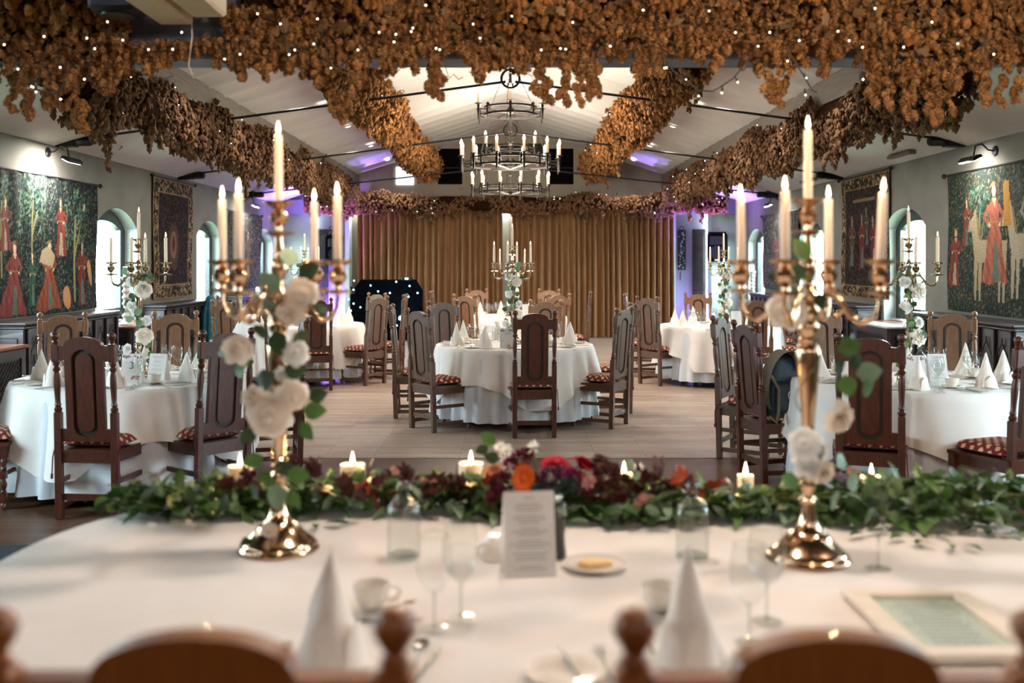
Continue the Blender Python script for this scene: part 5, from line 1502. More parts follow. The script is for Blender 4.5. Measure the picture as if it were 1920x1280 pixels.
# left front candelabrum: (dx, dy, dz) in metres from its foot; 1 px = 1.51 mm there
def L3(px_, py_, dy=-0.05): return ((px_-522)*0.00151*(1+dy/2.82), dy, (1031-py_)*0.00151 + 0.0)
def R3(px_, py_, dy=-0.05): return ((px_-1513)*0.001457, dy, (1050-py_)*0.001457)
rng = random.Random(4)
def lv(F, spec):
    out = []
    for (a, b, k, ang, sc) in spec:
        out.append((k, F(a, b, -0.035-0.02*rng.random()), (PI/2*0.9+rng.uniform(-.4,.4), rng.uniform(-.5,.5), math.radians(0)), sc, ang))
    return [(k, p, (1.1+rng.uniform(-.5,.5), math.radians(ang), rng.uniform(-.5,.5)), sc) for (k, p, _, sc, ang) in out]
sprig_on_candelabrum(-0.656, 2.82, 0.752, 'ivory roses and eucalyptus wound round the left brass candelabrum',
    [(ROSE[0], L3(572,555), face_cam(0.2, 0.2), (1.0,1.0,1.1)), (ROSE[1], L3(548,592), face_cam(0.5,-0.2), 0.85), (ROSE[1], L3(455,650,-0.06), face_cam(-0.5, 0.3), 0.95), (ROSE_S[0], L3(562,660), face_cam(-0.3,0.4), 1.1),
     (ROSE[2], L3(512,778,-0.06), face_cam(0.1, 0.1), 1.35), (ROSE[0], L3(556,742,-0.05), face_cam(0.2,0.4), 1.0), (ROSE[1], L3(478,748,-0.05), face_cam(0.1,-0.4), 0.85), (ROSE_S[1], L3(535,705,-0.03), face_cam(0.4,0), 0.8), (BUD, L3(515,985,-0.07), (0.9, 0.4, 0), 1.25)],
    lv(L3, [(545,500,2,20,1.3),(565,520,0,60,1.2),(530,545,2,-50,1.3),(520,575,2,-70,1.3),(548,572,1,30,1.1),(500,610,0,-150,1.2),(525,620,0,170,1.3),(585,590,0,60,1.1),(560,625,0,130,1.2),(430,655,0,-100,0.9),(480,680,1,-60,1.1),(465,690,1,-100,1.0),
            (540,690,0,100,1.2),(520,710,0,-90,1.3),(575,765,1,100,1.2),(585,745,0,70,1.0),(570,790,1,140,1.1),(480,800,0,-150,1.1),(500,850,1,-120,1.1),(530,860,0,150,1.2),(545,880,1,110,1.2),(510,880,1,-150,1.2),(525,905,2,180,1.3),(490,910,0,-120,1.1),(470,960,1,-170,0.9),(465,1000,1,160,1.1),(548,915,1,140,1.0)]),
    vine_pts(0.05, 0.80, 0.036, 3.2), 1)
sprig_on_candelabrum(0.813, 2.72, 0.752, 'ivory roses and eucalyptus wound round the right brass candelabrum',
    [(ROSE[1], R3(1462,582), face_cam(0.0,-0.4), 1.15), (ROSE[0], R3(1490,560,-0.03), face_cam(0.3,0.2), 0.7), (ROSE[2], R3(1566,782), face_cam(0.3,0.5), 1.0), (ROSE_S[0], R3(1495,825), face_cam(-0.4,-0.4), 1.25), (ROSE_S[1], R3(1500,865), face_cam(-0.6,-0.2), 1.1), (ROSE_S[0], R3(1537,845,-0.01), face_cam(0,0.9), 1.0), (ROSE[0], R3(1535,883), face_cam(0.4,0.4), 0.75)],
    lv(R3, [(1478,520,0,-90,1.3),(1500,490,1,-20,1.3),(1500,520,0,-60,1.2),(1495,545,2,-120,1.2),(1520,550,0,160,0.8),(1560,655,1,70,1.2),(1580,645,0,80,1.2),(1555,675,0,130,1.1),(1570,700,1,170,1.2),(1605,715,1,120,1.3),(1595,700,2,80,1.3),(1580,685,0,50,0.9),(1560,870,1,60,1.1),(1575,900,2,90,1.3),(1490,900,1,-90,1.1),(1545,925,2,120,1.2)]),
    vine_pts(0.10, 0.78, 0.034, 2.6, ph=1), 2)
for q, (x, y, rz, w) in enumerate(TC):
    rg = random.Random(100+q)
    rs = [(ROSE_S[i % 2] if i % 3 else ROSE[i % 3], ((0.05+0.02*rg.random())*s, -0.045, h), face_cam(rg.uniform(-.4,.4), s*0.4), 1.05+rg.random()*0.3)
          for i, (h, s) in enumerate(((0.62, 1), (0.50, -0.6), (0.40, 1.1), (0.30, 1.0), (0.20, -1.0), (0.68, -0.7)))]
    ls = [(rg.randrange(3), (rg.uniform(-0.09,0.09), -0.05+rg.uniform(-.02,.05), 0.12+0.62*i/22), (1.2+rg.uniform(-.5,.5), rg.uniform(-2.6,2.6), rg.uniform(-.5,.5)), 1.0+0.3*rg.random()) for i in range(24)]
    sprig_on_candelabrum(x, y, 0.752, 'white roses and leaves on the candelabrum of '+w, rs, ls, vine_pts(0.1, 0.72, 0.034, 3, ph=q), q)
# ================================================================ CHANDELIERS
def hoop(R, w, z, seg=48):
    return MB().lathe([(R-0.007,z-w/2),(R+0.007,z-w/2),(R+0.007,z+w/2),(R-0.007,z+w/2),(R-0.007,z-w/2)], (0,0,0), seg, cap=False)
def chain_pts(a, b, sag=0.0, link_l=0.035):
    a, b = Vector(a), Vector(b); n = max(2, int((b-a).length/link_l)); mb = MB()
    d = (b-a)/n
    for i in range(n):
        c = a+d*(i+0.5); 
        t = d.normalized(); s = Vector((0,0,1)).cross(t)
        if s.length < 0.01: s = Vector((1,0,0))
        s.normalize(); w = s if i % 2 else t.cross(s)
        L = link_l*0.62
        mb.tube([c+t*(L*math.cos(q*PI/4))+w*(0.35*L*math.sin(q*PI/4)) for q in range(8)], 0.0022, 4, True)
    return mb
BULBC = [part('candle_tube', MB().lathe([(0.017,0.0),(0.017,0.13),(0.012,0.135)], (0,0,0), 12).mesh('candle_tube', 'wax', 50)),
         part('bulb', MB().lathe([(0.008,0.132),(0.017,0.15),(0.0175,0.165),(0.010,0.19),(0.002,0.205)], (0,0,0), 12).mesh('bulb', 'bulb', 60))]
def chandelier(y, zc, label, R1=0.50, R2=0.325, z2=0.64):
    r = empty('chandelier', (0.0, y, zc), label=label, cat='chandelier')
    top = ridge-zc
    link('pole', MB().lathe([(0.014,-0.02),(0.014,0.20),(0.028,0.215),(0.014,0.23),(0.014,z2-0.05),(0.045,z2-0.03),(0.045,z2+0.02),(0.018,z2+0.05),(0.014,top-0.1),(0.05,top-0.03),(0.05,top)], (0,0,0), 12).mesh('pole', 'iron', 40), r)
    link('ball', MB().sphere((0,0,-0.05), 0.035, 14, 10).mesh('ball', 'iron', 60), r)
    arm_len = 0.13
    def tier(R, z, n, ph, cupz):
        for zz, w in ((z+0.035, 0.022), (z-0.055, 0.026)):
            link('hoop', hoop(R, w, zz).mesh('hoop', 'iron', 40), r)
        sp = MB()
        for k in range(6 if n == 12 else 3):
            a = ph+k*2*PI/(6 if n == 12 else 3)
            sp.tube([(0,0,z-0.09 if n == 12 else z-0.03), (0.5*R*math.cos(a), 0.5*R*math.sin(a), z-0.075 if n == 12 else z-0.04), (R*math.cos(a), R*math.sin(a), z-0.055)], 0.009, 6)
        link('spokes', sp.mesh('spokes', 'iron', 50), r)
        am = MB()
        am.box(R-0.008, R+0.012, -0.016, 0.016, -0.075, 0.055, 0.004)
        am.tube([(R-0.02, 0, 0.055), (R, 0, 0.085), (R+0.012, 0, 0.055)], [0.014, 0.006, 0.014], 6)
        am.tube([(R-0.03, 0.0, 0.01), (R-0.045, 0, 0.035), (R-0.02, 0, 0.05)], 0.006, 5)
        am.tube([(R+0.005, 0, 0.0), (R+0.07, 0, -0.012), (R+arm_len, 0, 0.0)], 0.009, 6)
        am.tube([(R+0.005, 0, -0.05), (R+0.08, 0, -0.05), (R+arm_len-0.01, 0, -0.03)], 0.006, 5)
        am.lathe([(0.002,-0.15),(0.010,-0.13),(0.014,-0.05),(0.020,-0.03),(0.013,-0.01),(0.018,0.03),(0.014,0.045),(0.045,0.055),(0.048,0.060),(0.014,0.058)], (R+arm_len, 0, 0), 10)
        amm = am.mesh('arm', 'iron', 40)
        for k in range(n):
            a = ph+2*PI*(k+0.5)/n
            o = link('arm', amm, r, (0, 0, z), (0, 0, a))
            for (nm, me, *_r) in BULBC:
                link(nm, me, o, (R+arm_len, 0, 0.058))
    tier(R1, 0.0, 12, 0.0, 0)
    tier(R2, z2, 6, 0.0, 0)
    for k in range(3):
        a = k*2*PI/3+0.4
        link('chain', chain_pts((R2*math.cos(a), R2*math.sin(a), z2-0.06), (R1*math.cos(a), R1*math.sin(a), 0.05)).mesh('chain', 'iron', 0), r)
        link('chain', chain_pts((0.02*math.cos(a), 0.02*math.sin(a), min(top-0.1, z2+0.62)), (R2*math.cos(a), R2*math.sin(a), z2+0.05)).mesh('chain', 'iron', 0), r)
    return r
chandelier(12.5, 2.84, 'front two-tier wrought iron chandelier with lit candle bulbs')
chandelier(16.0, 2.76, 'rear two-tier wrought iron chandelier, seen below and behind the front one')

# ================================================================ HOPS
def hop_cone(seg, rings, seed, jag=0.16):
    rng = random.Random(seed); vs = []; fs = []
    for i in range(rings+1):
        t = i/rings
        rad = (0.5*math.sin(PI*(0.10+0.86*t))**0.75)*(1-0.25*t)
        for j in range(seg):
            a = 2*PI*(j+(0.5 if i % 2 else 0))/seg
            rr = rad*(1+(jag if (i+j) % 2 else -jag)+rng.uniform(-.05,.05))
            vs.append((rr*math.cos(a), rr*math.sin(a), -1.15*t+0.1+(0.05 if (i+j) % 2 else -0.05)))
    for i in range(rings):
        for j in range(seg):
            k = (j+1) % seg
            fs.append((i*seg+j, i*seg+k, (i+1)*seg+k, (i+1)*seg+j))
    for i0 in (0, rings):
        c = len(vs); vs.append((0, 0, 0.14 if i0 == 0 else -1.12))
        for j in range(seg):
            k = (j+1) % seg
            fs.append((c, i0*seg+k, i0*seg+j) if i0 == 0 else (c, i0*seg+j, i0*seg+k))
    return vs, fs
def bract_cone(seed):
    """near cone: overlapping pointed scales round an ovoid"""
    rng = random.Random(seed); vs = []; fs = []
    n = 6
    core = hop_cone(5, 3, seed, 0.05)
    vs += [(x*0.75, y*0.75, z) for x, y, z in core[0]]; fs += core[1]
    for i in range(n):
        t = (i+0.3)/n
        rad = 0.5*math.sin(PI*(0.14+0.80*t))**0.7*(1-0.22*t)
        for j in range(5):
            a = 2*PI*(j+0.5*(i % 2))/5+rng.uniform(-.1,.1); w = 0.66
            z0 = 0.12-1.15*t; z1 = z0-0.26
            b = len(vs)
            ro = rad*1.12
            vs += [(rad*0.75*math.cos(a-w), rad*0.75*math.sin(a-w), z0), (rad*0.75*math.cos(a+w), rad*0.75*math.sin(a+w), z0),
                   (ro*math.cos(a+w*0.6), ro*math.sin(a+w*0.6), (z0+z1)/2-0.03), (ro*0.98*math.cos(a), ro*0.98*math.sin(a), z1), (ro*math.cos(a-w*0.6), ro*math.sin(a-w*0.6), (z0+z1)/2-0.03)]
            fs += [(b, b+1, b+2, b+4), (b+4, b+2, b+3)]
    return vs, fs
LOWC = [hop_cone(5, 2, s) for s in range(3)]
HIC = [bract_cone(s) for s in range(3)]
def tilt_rot(n, spread, rng=RNG):
    """random yaw, tilted from hanging straight down"""
    yaw = rng.random(n)*2*PI; tl = np.abs(rng.normal(size=n))*spread; az = rng.random(n)*2*PI
    cz, sz = np.cos(yaw), np.sin(yaw)
    Rz = np.zeros((n,3,3)); Rz[:,0,0]=cz; Rz[:,0,1]=-sz; Rz[:,1,0]=sz; Rz[:,1,1]=cz; Rz[:,2,2]=1
    kx, ky = np.cos(az), np.sin(az); c, s = np.cos(tl), np.sin(tl)
    Rt = np.zeros((n,3,3))
    Rt[:,0,0]=c+kx*kx*(1-c); Rt[:,0,1]=kx*ky*(1-c); Rt[:,0,2]=ky*s
    Rt[:,1,0]=kx*ky*(1-c); Rt[:,1,1]=c+ky*ky*(1-c); Rt[:,1,2]=-kx*s
    Rt[:,2,0]=-ky*s; Rt[:,2,1]=kx*s; Rt[:,2,2]=c
    return Rt@Rz
def garland_profile(path, rx, rz, n, seed, hang=0.25, lump=0.35, size=0.045, down=None):
    """points on the skin of a lumpy tube along a straight path (a -> b), with hanging tassels below"""
    rng = np.random.default_rng(seed)
    a, b = np.array(path[0], float), np.array(path[1], float)
    L = np.linalg.norm(b-a); d = (b-a)/L
    side = np.cross(d, [0,0,1]); side /= np.linalg.norm(side)
    t = rng.random(n)
    k = np.arange(1, 7)
    phs = rng.random((2, 6))*6.28
    s = t*L
    lum = 1+lump*sum(np.sin(s*f+phs[0, i])*w for i, (f, w) in enumerate(((1.1,.35),(2.3,.3),(4.1,.25),(7.3,.2),(11.0,.15),(17.,.12))))
    th = rng.random(n)*2*PI
    rad = lum*(0.80+0.28*rng.random(n)**1.2)
    off = np.outer(np.cos(th)*rad*rx, side) + np.outer(np.sin(th)*rad*rz, [0,0,1])
    wob = 0.05*np.sin(s*3+phs[1,0])
    P = a+np.outer(s, d)+off
    P[:, 2] += wob
    # tassels: short vertical strands of cones
    nt = int(L*hang*14)
    tt = rng.random(nt); tas = []
    for q in range(nt):
        ln = 0.05+0.22*rng.random()**2.2*(2.0 if rng.random() < .12 else 1)
        m = max(3, int(ln/0.022))
        th0 = -PI/2+rng.normal()*0.7
        base = a+d*tt[q]*L+side*math.cos(th0)*rx*0.85+np.array([0,0,1])*(math.sin(th0)*rz*0.8)
        dx = rng.normal(size=3)*0.05; w0 = 0.055
        for i in range(m):
            f = i/m
            for _ in range(3 if f < .5 else (2 if f < .8 else 1)):
                tas.append(base+np.array([0,0,-1])*ln*f+dx*f+rng.normal(size=3)*w0*(1-f)*0.6)
    if tas: P = np.concatenate([P, np.array(tas)])
    return P, rng
def hop_garland(name, path, rx, rz, n, seed, size, label, m='hop_far', bulbs=40, hang=0.25, lump=0.35, bulb_m='fairyc'):
    r = empty('hop_garland', path[0], label=label, cat='hop garland', group='dried hop garlands')
    P, rng = garland_profile(path, rx, rz, n, seed, hang, lump)
    P = P - np.array(path[0])
    N = len(P)
    sc = size*(0.7+0.6*rng.random(N))
    T = np.concatenate([tilt_rot(N, 0.6, rng)*sc[:,None,None], P[:,:,None]], 2)
    o = link('hop_cones', scatter('hop_cones', LOWC, T, rng.integers(0, 3, N), m), r); o['kind'] = 'stuff'
    # leaves and wisps
    nl = N//14
    Q = P[rng.integers(0, N, nl)]+rng.normal(size=(nl,3))*0.03
    T = np.concatenate([rand_rot(nl, rng)*(size*0.9), Q[:,:,None]], 2)
    o = link('dry_leaves', scatter('dry_leaves', [leafq], T, np.zeros(nl, int), 'hop_leaf'), r); o['kind'] = 'stuff'
    a, b = Vector((0,0,0)), Vector(path[1])-Vector(path[0])
    seg = 24
    pts = [a+(b-a)*(i/seg)+Vector((0,0,0.03*math.sin(i*1.7))) for i in range(seg+1)]
    core = MB().tube([(0,0,0)]+[(0,0,0)], 0.01, 3) if False else MB()
    core.tube(pts, [1.0]*(seg+1), 12)
    # elliptical core: scale radial offsets
    vs = []
    d = (b-a).normalized(); side = d.cross(Vector((0,0,1))).normalized()
    for i, p in enumerate(core.v[:12*(seg+1)]):
        c = pts[i//12]; off = Vector(p)-c
        vs.append(c+side*off.dot(side)*rx*0.78+Vector((0,0,1))*off.z*rz*0.78)
    core.v = [tuple(v) for v in vs]+core.v[12*(seg+1):]
    link('bine_core', core.mesh('bine_core', 'hop_core', 60), r)
    # fairy lights
    bm = MB().sphere((0,0,0), 0.0055, 6, 4).mesh('bulb', bulb_m)
    idx = rng.integers(0, n, bulbs)
    c = P[idx]; ax = np.array([a+(b-a)*float(np.clip((Vector(p)-a).dot(b-a)/(b-a).length_squared, 0, 1)) for p in c])
    out = c+(c-ax)/np.linalg.norm(c-ax, axis=1)[:,None]*0.035
    s = empty('fairy_light_string', path[0], label='fairy lights in the '+label.replace('dried ',''), cat='fairy lights', group='fairy light strings')
    w = [tuple(p) for p in out[np.argsort(out@np.array(d))]]
    link('wire', MB().tube(w, 0.002, 4).mesh('wire', 'wire', 0), s)
    for p in out: link('bulb', bm, s, tuple(p))
    return r
hop_garland('a', ((-3.28, 7.4, 2.98), (-3.28, 20.6, 3.05)), 0.20, 0.27, 10500, 41, 0.050, 'brown dried hop garland hanging along the outer left roof beam', bulbs=60, hang=0.45)
hop_garland('b', ((3.28, 7.4, 2.98), (3.28, 20.6, 3.05)), 0.20, 0.25, 10500, 42, 0.050, 'brown dried hop garland hanging along the outer right roof beam', bulbs=90, hang=0.5)
hop_garland('c', ((-1.74, 9.6, 3.62), (-1.72, 20.9, 3.58)), 0.27, 0.25, 9500, 43, 0.052, 'golden dried hop garland along the inner left roof beam', m='hop', bulbs=30, hang=0.3)
hop_garland('d', ((1.76, 9.6, 3.62), (1.74, 20.9, 3.58)), 0.29, 0.26, 9500, 44, 0.052, 'golden dried hop garland along the inner right roof beam', m='hop', bulbs=40, hang=0.3)
hop_garland('e', ((-4.25, 20.6, 2.80), (4.45, 20.6, 2.80)), 0.16, 0.17, 6500, 45, 0.052, 'dried hop garland over the curtains, purple lit at both ends', bulbs=70, hang=0.7, lump=0.5)

# --- the big near garland on the cross beam
rng = np.random.default_rng(99)
lowx = [(-40,150),(50,170),(120,150),(150,190),(200,165),(240,135),(270,130),(300,110),(350,105),(430,120),(460,140),(480,145),(520,125),(565,150),(600,155),(640,175),(660,150),(700,140),(730,150),(760,140),(780,130),(820,140),(880,150),(930,140),(960,132),(1000,130),(1040,150),(1080,138),(1120,112),(1180,100),(1220,92),(1260,105),(1300,125),(1340,112),(1400,110),(1440,135),(1470,155),(1500,120),(1550,138),(1600,110),(1640,140),(1680,160),(1740,170),(1770,160),(1820,120),(1860,145),(1960,130)]
Yg = 5.0; K = Yg/1867
lx = np.array([(a-957)*K for a, b in lowx]); lz = np.array([CH-(b-494)*K for a, b in lowx])
r = empty('hop_garland', (0, 5.15, 2.9), label='huge dried hop garland draped over the near cross beam, along the top of the view', cat='hop garland')
n = 7200
basex = [(-60,140),(60,145),(150,150),(230,115),(300,92),(420,88),(520,100),(600,112),(640,92),(700,82),(800,74),(850,92),(900,108),(960,104),(1010,100),(1060,86),(1110,66),(1200,56),(1300,66),(1360,76),(1450,92),(1520,96),(1570,78),(1610,76),(1650,112),(1700,135),(1770,130),(1840,110),(1980,115)]
bxx = np.array([(a-957)*K for a, b in basex]); bzz = np.array([CH-(b-494)*K for a, b in basex])
X = rng.uniform(-3.0, 3.0, n)
zl = np.interp(X, bxx, bzz)+0.02*np.sin(X*23)
zt = 3.06
f = rng.random(n)**0.9
Z = zl+(zt-zl)*f
gap = (X > -1.92) & (X < -1.42) & (Z > 2.66)         # where the pale beams and the speaker show
thin = (X > 0.3) & (X < 0.85) & (Z > 2.60) & (Z < 2.70)
keep = ~gap & ~(thin & (rng.random(n) < 0.75)) & ~((X > -1.42) & (X < -1.15) & (Z > 2.86))
depth = 0.10+0.20*np.sin(np.clip((Z-zl)/(zt-zl), 0, 1)*PI*0.8)*(0.75+0.25*np.sin(X*7)+0.2*np.sin(X*17+1))
Y = 5.13-depth*(0.35+0.75*rng.random(n))*(1+0.45*np.sin(X*5.3+1)*np.sin(Z*14+X*3))
# clustered hanging bunches below the edge
P = np.stack([X, Y, Z], 1)[keep]
bun = []
for a, b in lowx:
    x0, z0 = (a-957)*K, CH-(b-494)*K
    zb_ = float(np.interp(x0, bxx, bzz))
    for q in range(3):
        xx = x0+rng.normal()*0.055
        ln = max(0.03, zb_-z0)*(1.0 if q == 0 else rng.uniform(0.3, 0.9))+0.05
        for i in range(int(ln/0.0075)):
            g = rng.random()
            bun.append((xx+rng.normal()*0.036*(1-g*0.75), 4.99+rng.normal()*0.035, zb_+0.05-ln*g))
for (sx_, ln) in ((-0.85,0.13),(-0.40,0.10),(0.42,0.16),(0.20,0.12),(1.9,0.14),(2.12,0.16),(2.45,0.14),(-2.2,0.14),(-2.42,0.12),(0.7,0.10),(1.35,0.12)):
    for q in range(5):
        x0 = sx_+rng.normal()*0.05; z0 = np.interp(x0, lx, lz)
        for i in range(9):
            g = i/9
            bun.append((x0+0.015*math.sin(i), 5.0, z0-ln*g+rng.normal()*0.006))
P = np.concatenate([P, np.array(bun)])
N = len(P)
sc = 0.036*(0.70+0.6*rng.random(N))
R_ = tilt_rot(N, 0.45, rng)
O = P - np.array([0, 5.15, 2.9])
front = np.argsort(P[:,1]+rng.random(N)*0.05)      # nearest to the camera first
vis = front[(np.abs(P[front,0]) < 2.7) & (P[front,2] < 2.93)][:300]
rest = np.setdiff1d(np.arange(N), vis)
T = np.concatenate([R_*sc[:,None,None], O[:,:,None]], 2)
o = link('hop_cones', scatter('hop_cones', HIC, T[rest], rng.integers(0, 3, len(rest)), 'hop'), r); o['kind'] = 'stuff'
hm = [MB().add(*HIC[i]).mesh('hop_cone', 'hop_single', 0) for i in range(3)] if 'hop_single' in M else None
if hm is None:
    M['hop_single'] = mat('dried_hop_single', '#8a5826', 0.85, col2='#b57a3c', scale=25, bump=0.3, bscale=200, trans=0.12)
    hm = [MB().add(*HIC[i]).mesh('hop_cone', 'hop_single', 0) for i in range(3)]
for i in vis:
    o = link('hop_cone', hm[i % 3], r)
    o.matrix_local = Matrix([[*T[i,0]],[*T[i,1]],[*T[i,2]],[0,0,0,1]])
# dry lobed leaves
def lobed(seed):
    rg = random.Random(seed); vs = [(0,0,0)]; fs = []
    out = [(0.12,0.15),(0.45,0.35),(0.30,0.55),(0.50,0.85),(0.22,0.80),(0.0,1.25),(-0.22,0.80),(-0.50,0.85),(-0.30,0.55),(-0.45,0.35),(-0.12,0.15)]
    for x, y in out: vs.append((x+rg.uniform(-.05,.05), y, -0.25*abs(x)+0.12*math.sin(y*4)+rg.uniform(-.08,.08)))
    for i in range(1, len(out)): fs.append((0, i, i+1))
    return vs, fs
LB = [lobed(i) for i in range(3)]
nl = 1100
Q = P[rng.integers(0, n//2, nl)].copy(); Q = Q[~((Q[:,0] > -1.92) & (Q[:,0] < -1.40) & (Q[:,2] > 2.62))]; nl = len(Q)
Q[:,1] -= 0.03*rng.random(nl)
T2 = np.concatenate([rand_rot(nl, rng)*(0.045+0.035*rng.random(nl))[:,None,None], (Q-np.array([0,5.15,2.9]))[:,:,None]], 2)
o = link('dry_leaves', scatter('dry_leaves', LB, T2, rng.integers(0, 3, nl), 'hop_leaf'), r); o['kind'] = 'stuff'
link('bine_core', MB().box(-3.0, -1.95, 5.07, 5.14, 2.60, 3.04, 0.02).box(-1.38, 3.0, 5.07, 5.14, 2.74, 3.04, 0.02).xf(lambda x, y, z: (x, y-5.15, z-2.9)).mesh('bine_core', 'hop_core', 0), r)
bn = MB()
rg = random.Random(12)
for k in range(46):
    x = rg.uniform(-2.8, 2.7); z = np.interp(x, lx, lz)+rg.uniform(0.0, 0.25); 
    if -1.92 < x < -1.35 and z > 2.6: continue
    pts = [(x, 4.9, z)]
    for i in range(6): pts.append((pts[-1][0]+rg.uniform(-.02,.07), pts[-1][1]+rg.uniform(-.02,.01), pts[-1][2]+rg.uniform(-.035,.02)))
    bn.tube(pts, 0.0022, 4)
link('bine_stems', bn.xf(lambda x, y, z: (x, y-5.15, z-2.9)).mesh('bine_stems', 'hop_leaf', 0), r)['kind'] = 'stuff'
# fairy lights of the near garland: string following the bunches, with the loops that hang free
s = empty('fairy_light_string', (0, 5.0, 2.6), label='fairy lights on black wire through the near hop garland, loops hanging at upper right', cat='fairy lights')
bm = MB().sphere((0,0,0), 0.0042, 8, 6).mesh('bulb', 'fairy'); hold = MB().lathe([(0.0045,0),(0.005,0.012),(0.003,0.03)], (0,0,0), 6).mesh('holder', 'wire')
dots = [(80,67),(4,82),(160,70),(175,90),(277,92),(323,92),(56,161),(157,148),(110,125),(448,100),(482,25),(525,44),(551,92),(541,101),(588,82),(595,35),(620,127),(670,92),(710,59),(742,64),(738,77),(817,89),(824,92),(798,9),(887,44),(774,52),(771,59),(1015,92),(1061,91),(1051,90),(1207,17),(1074,41),(1068,3),(1145,85),(1231,3),(1422,86),(1444,60),(1572,58),(1594,75),(1618,88),(1642,15),(1695,88),(1799,80),(1865,101),(1711,57),(1500,75),(1847,10),(380,20),(30,128),(420,110),(1620,148),(1250,126),(230,75),(200,40),(340,60),(960,30),(900,70),(1330,20),(1380,60),(1750,40)]
pts = sorted([((a-957)*4.83/1867, 4.83+0.02*random.random()-5.0, CH-(b-494)*4.83/1867-2.6) for a, b in dots])
link('wire', MB().tube([(x, y+0.05, z) for x, y, z in pts], 0.0022, 4).mesh('wire', 'wire', 0), s)
for p in pts:
    o = link('bulb', bm, s, p); link('holder', hold, o, (0, 0.002, 0.004), (random.uniform(-1,1), 0, 0))
loop = [(1243,95),(1262,128),(1287,148),(1313,168),(1338,169),(1351,162),(1377,145),(1400,118),(1412,98)]
loop2 = [(1478,88),(1497,118),(1514,145),(1526,166),(1536,172)]
for lp, bl in ((loop, [(1312,178),(1356,172),(1386,152),(1288,147),(1248,125)]), (loop2, [(1515,144),(1514,176),(1480,112)]), ([(50,163),(72,168),(95,175),(108,163),(118,150)], [(56,161),(108,184),(62,170)])):
    V_ = [((a-957)*4.83/1867, 4.86-5.0, CH-(b-494)*4.83/1867-2.6) for a, b in lp]
    link('wire', MB().tube(V_, 0.004, 5).mesh('wire', 'wire', 60), s)
    for a, b in bl:
        p = ((a-957)*4.83/1867, 4.86-5.0, CH-(b-494)*4.83/1867-2.6)
        o = link('bulb', bm, s, p); link('holder', hold, o, (0, 0, 0.004), (random.uniform(-.5,.5), random.uniform(-.6,.6), 0))
# ================================================================ HEAD TABLE
HX, HY, HA, HB, HN = 0.10, 2.50, 1.50, 1.08, 3.4
def sup(a, s=1.0):
    c, q = math.cos(a), math.sin(a)
    return (HA*s*math.copysign(abs(c)**(2/HN), c), HB*s*math.copysign(abs(q)**(2/HN), q))
mb = MB(); A = 160; vs = [(0,0,0.75)]; fs = []
rg = random.Random(5)
angs = [2*PI*i/A for i in range(A)]
for s_ in (0.4, 0.8, 0.99):
    for a in angs: vs.append((*sup(a, s_), 0.75))
for j in range(9):
    t = j/8
    for i, a in enumerate(angs):
        x, y = sup(a, 1.0)
        k = 1+0.05*t+0.018*t*math.sin(17*a)+0.014*t*math.sin(29*a+1)
        vs.append((x*k, y*k, 0.745-0.66*t))
for i in range(A): fs.append((0, 1+i, 1+(i+1) % A))
for q in range(11):
    for i in range(A):
        k = (i+1) % A; b0 = 1+q*A
        fs.append((b0+i, b0+A+i, b0+A+k, b0+k))
solo('tablecloth', mb.add(vs, fs).mesh('cloth', 'linen', 60), (HX, HY, 0.0), label='broad white cloth covering the near head table', cat='tablecloth')
r = empty('head_table', (HX, HY, 0), label='large rounded head table hidden under its white cloth in the foreground', cat='table')
tp = MB().prism([sup(a, 0.985) for a in angs[::2]], 0.705, 0.742, 'z')
link('tabletop', tp.mesh('tabletop', 'oak_m', 0), r)
for sx in (-1, 1):
    for sy in (-1, 1):
        link('leg', MB().box(-0.035,0.035,-0.035,0.035,0,0.705,0.006).mesh('leg', 'oak_m'), r, (sx*1.15, sy*0.75, 0))
TZ = 0.752
def px2(a, b): # point on the head table top
    Y = (CH-TZ)*1867/(b-494); return ((a-957)/1867*Y, Y, TZ)
def place(fn_name, parts, pix, rz, label, cat, group=None, **kw):
    return spawn(fn_name, parts, px2(*pix), rz, label, cat, group, **kw)
place('water_bottle', BOT, (757, 1046), 0.3, 'clear glass water bottle left of the menu card on the head table', 'bottle', scale=1.0)
place('water_bottle', BOT, (1298, 1048), 0.9, 'clear glass water bottle right of the flower centrepiece on the head table', 'bottle')
BG = glass_parts(0.21, 0.041); BW = glass_parts(0.215, 0.043, water=True, foot=0.036)
place('wine_glass', BG, (814, 1180), 0, 'empty wine glass at the left foreground place of the head table', 'glass')
place('water_glass', BW, (864, 1160), 0, 'stemmed glass of water beside the left empty wine glass', 'glass')
place('wine_glass', BG, (1405, 1205), 0, 'empty wine glass at the right foreground place of the head table', 'glass')
place('water_glass', BW, (1438, 1165), 0, 'stemmed glass of water left of the right candelabrum foot', 'glass')
place('champagne_flute', G_F, (1647, 1066), 0, 'tall champagne flute right of the right candelabrum', 'glass')
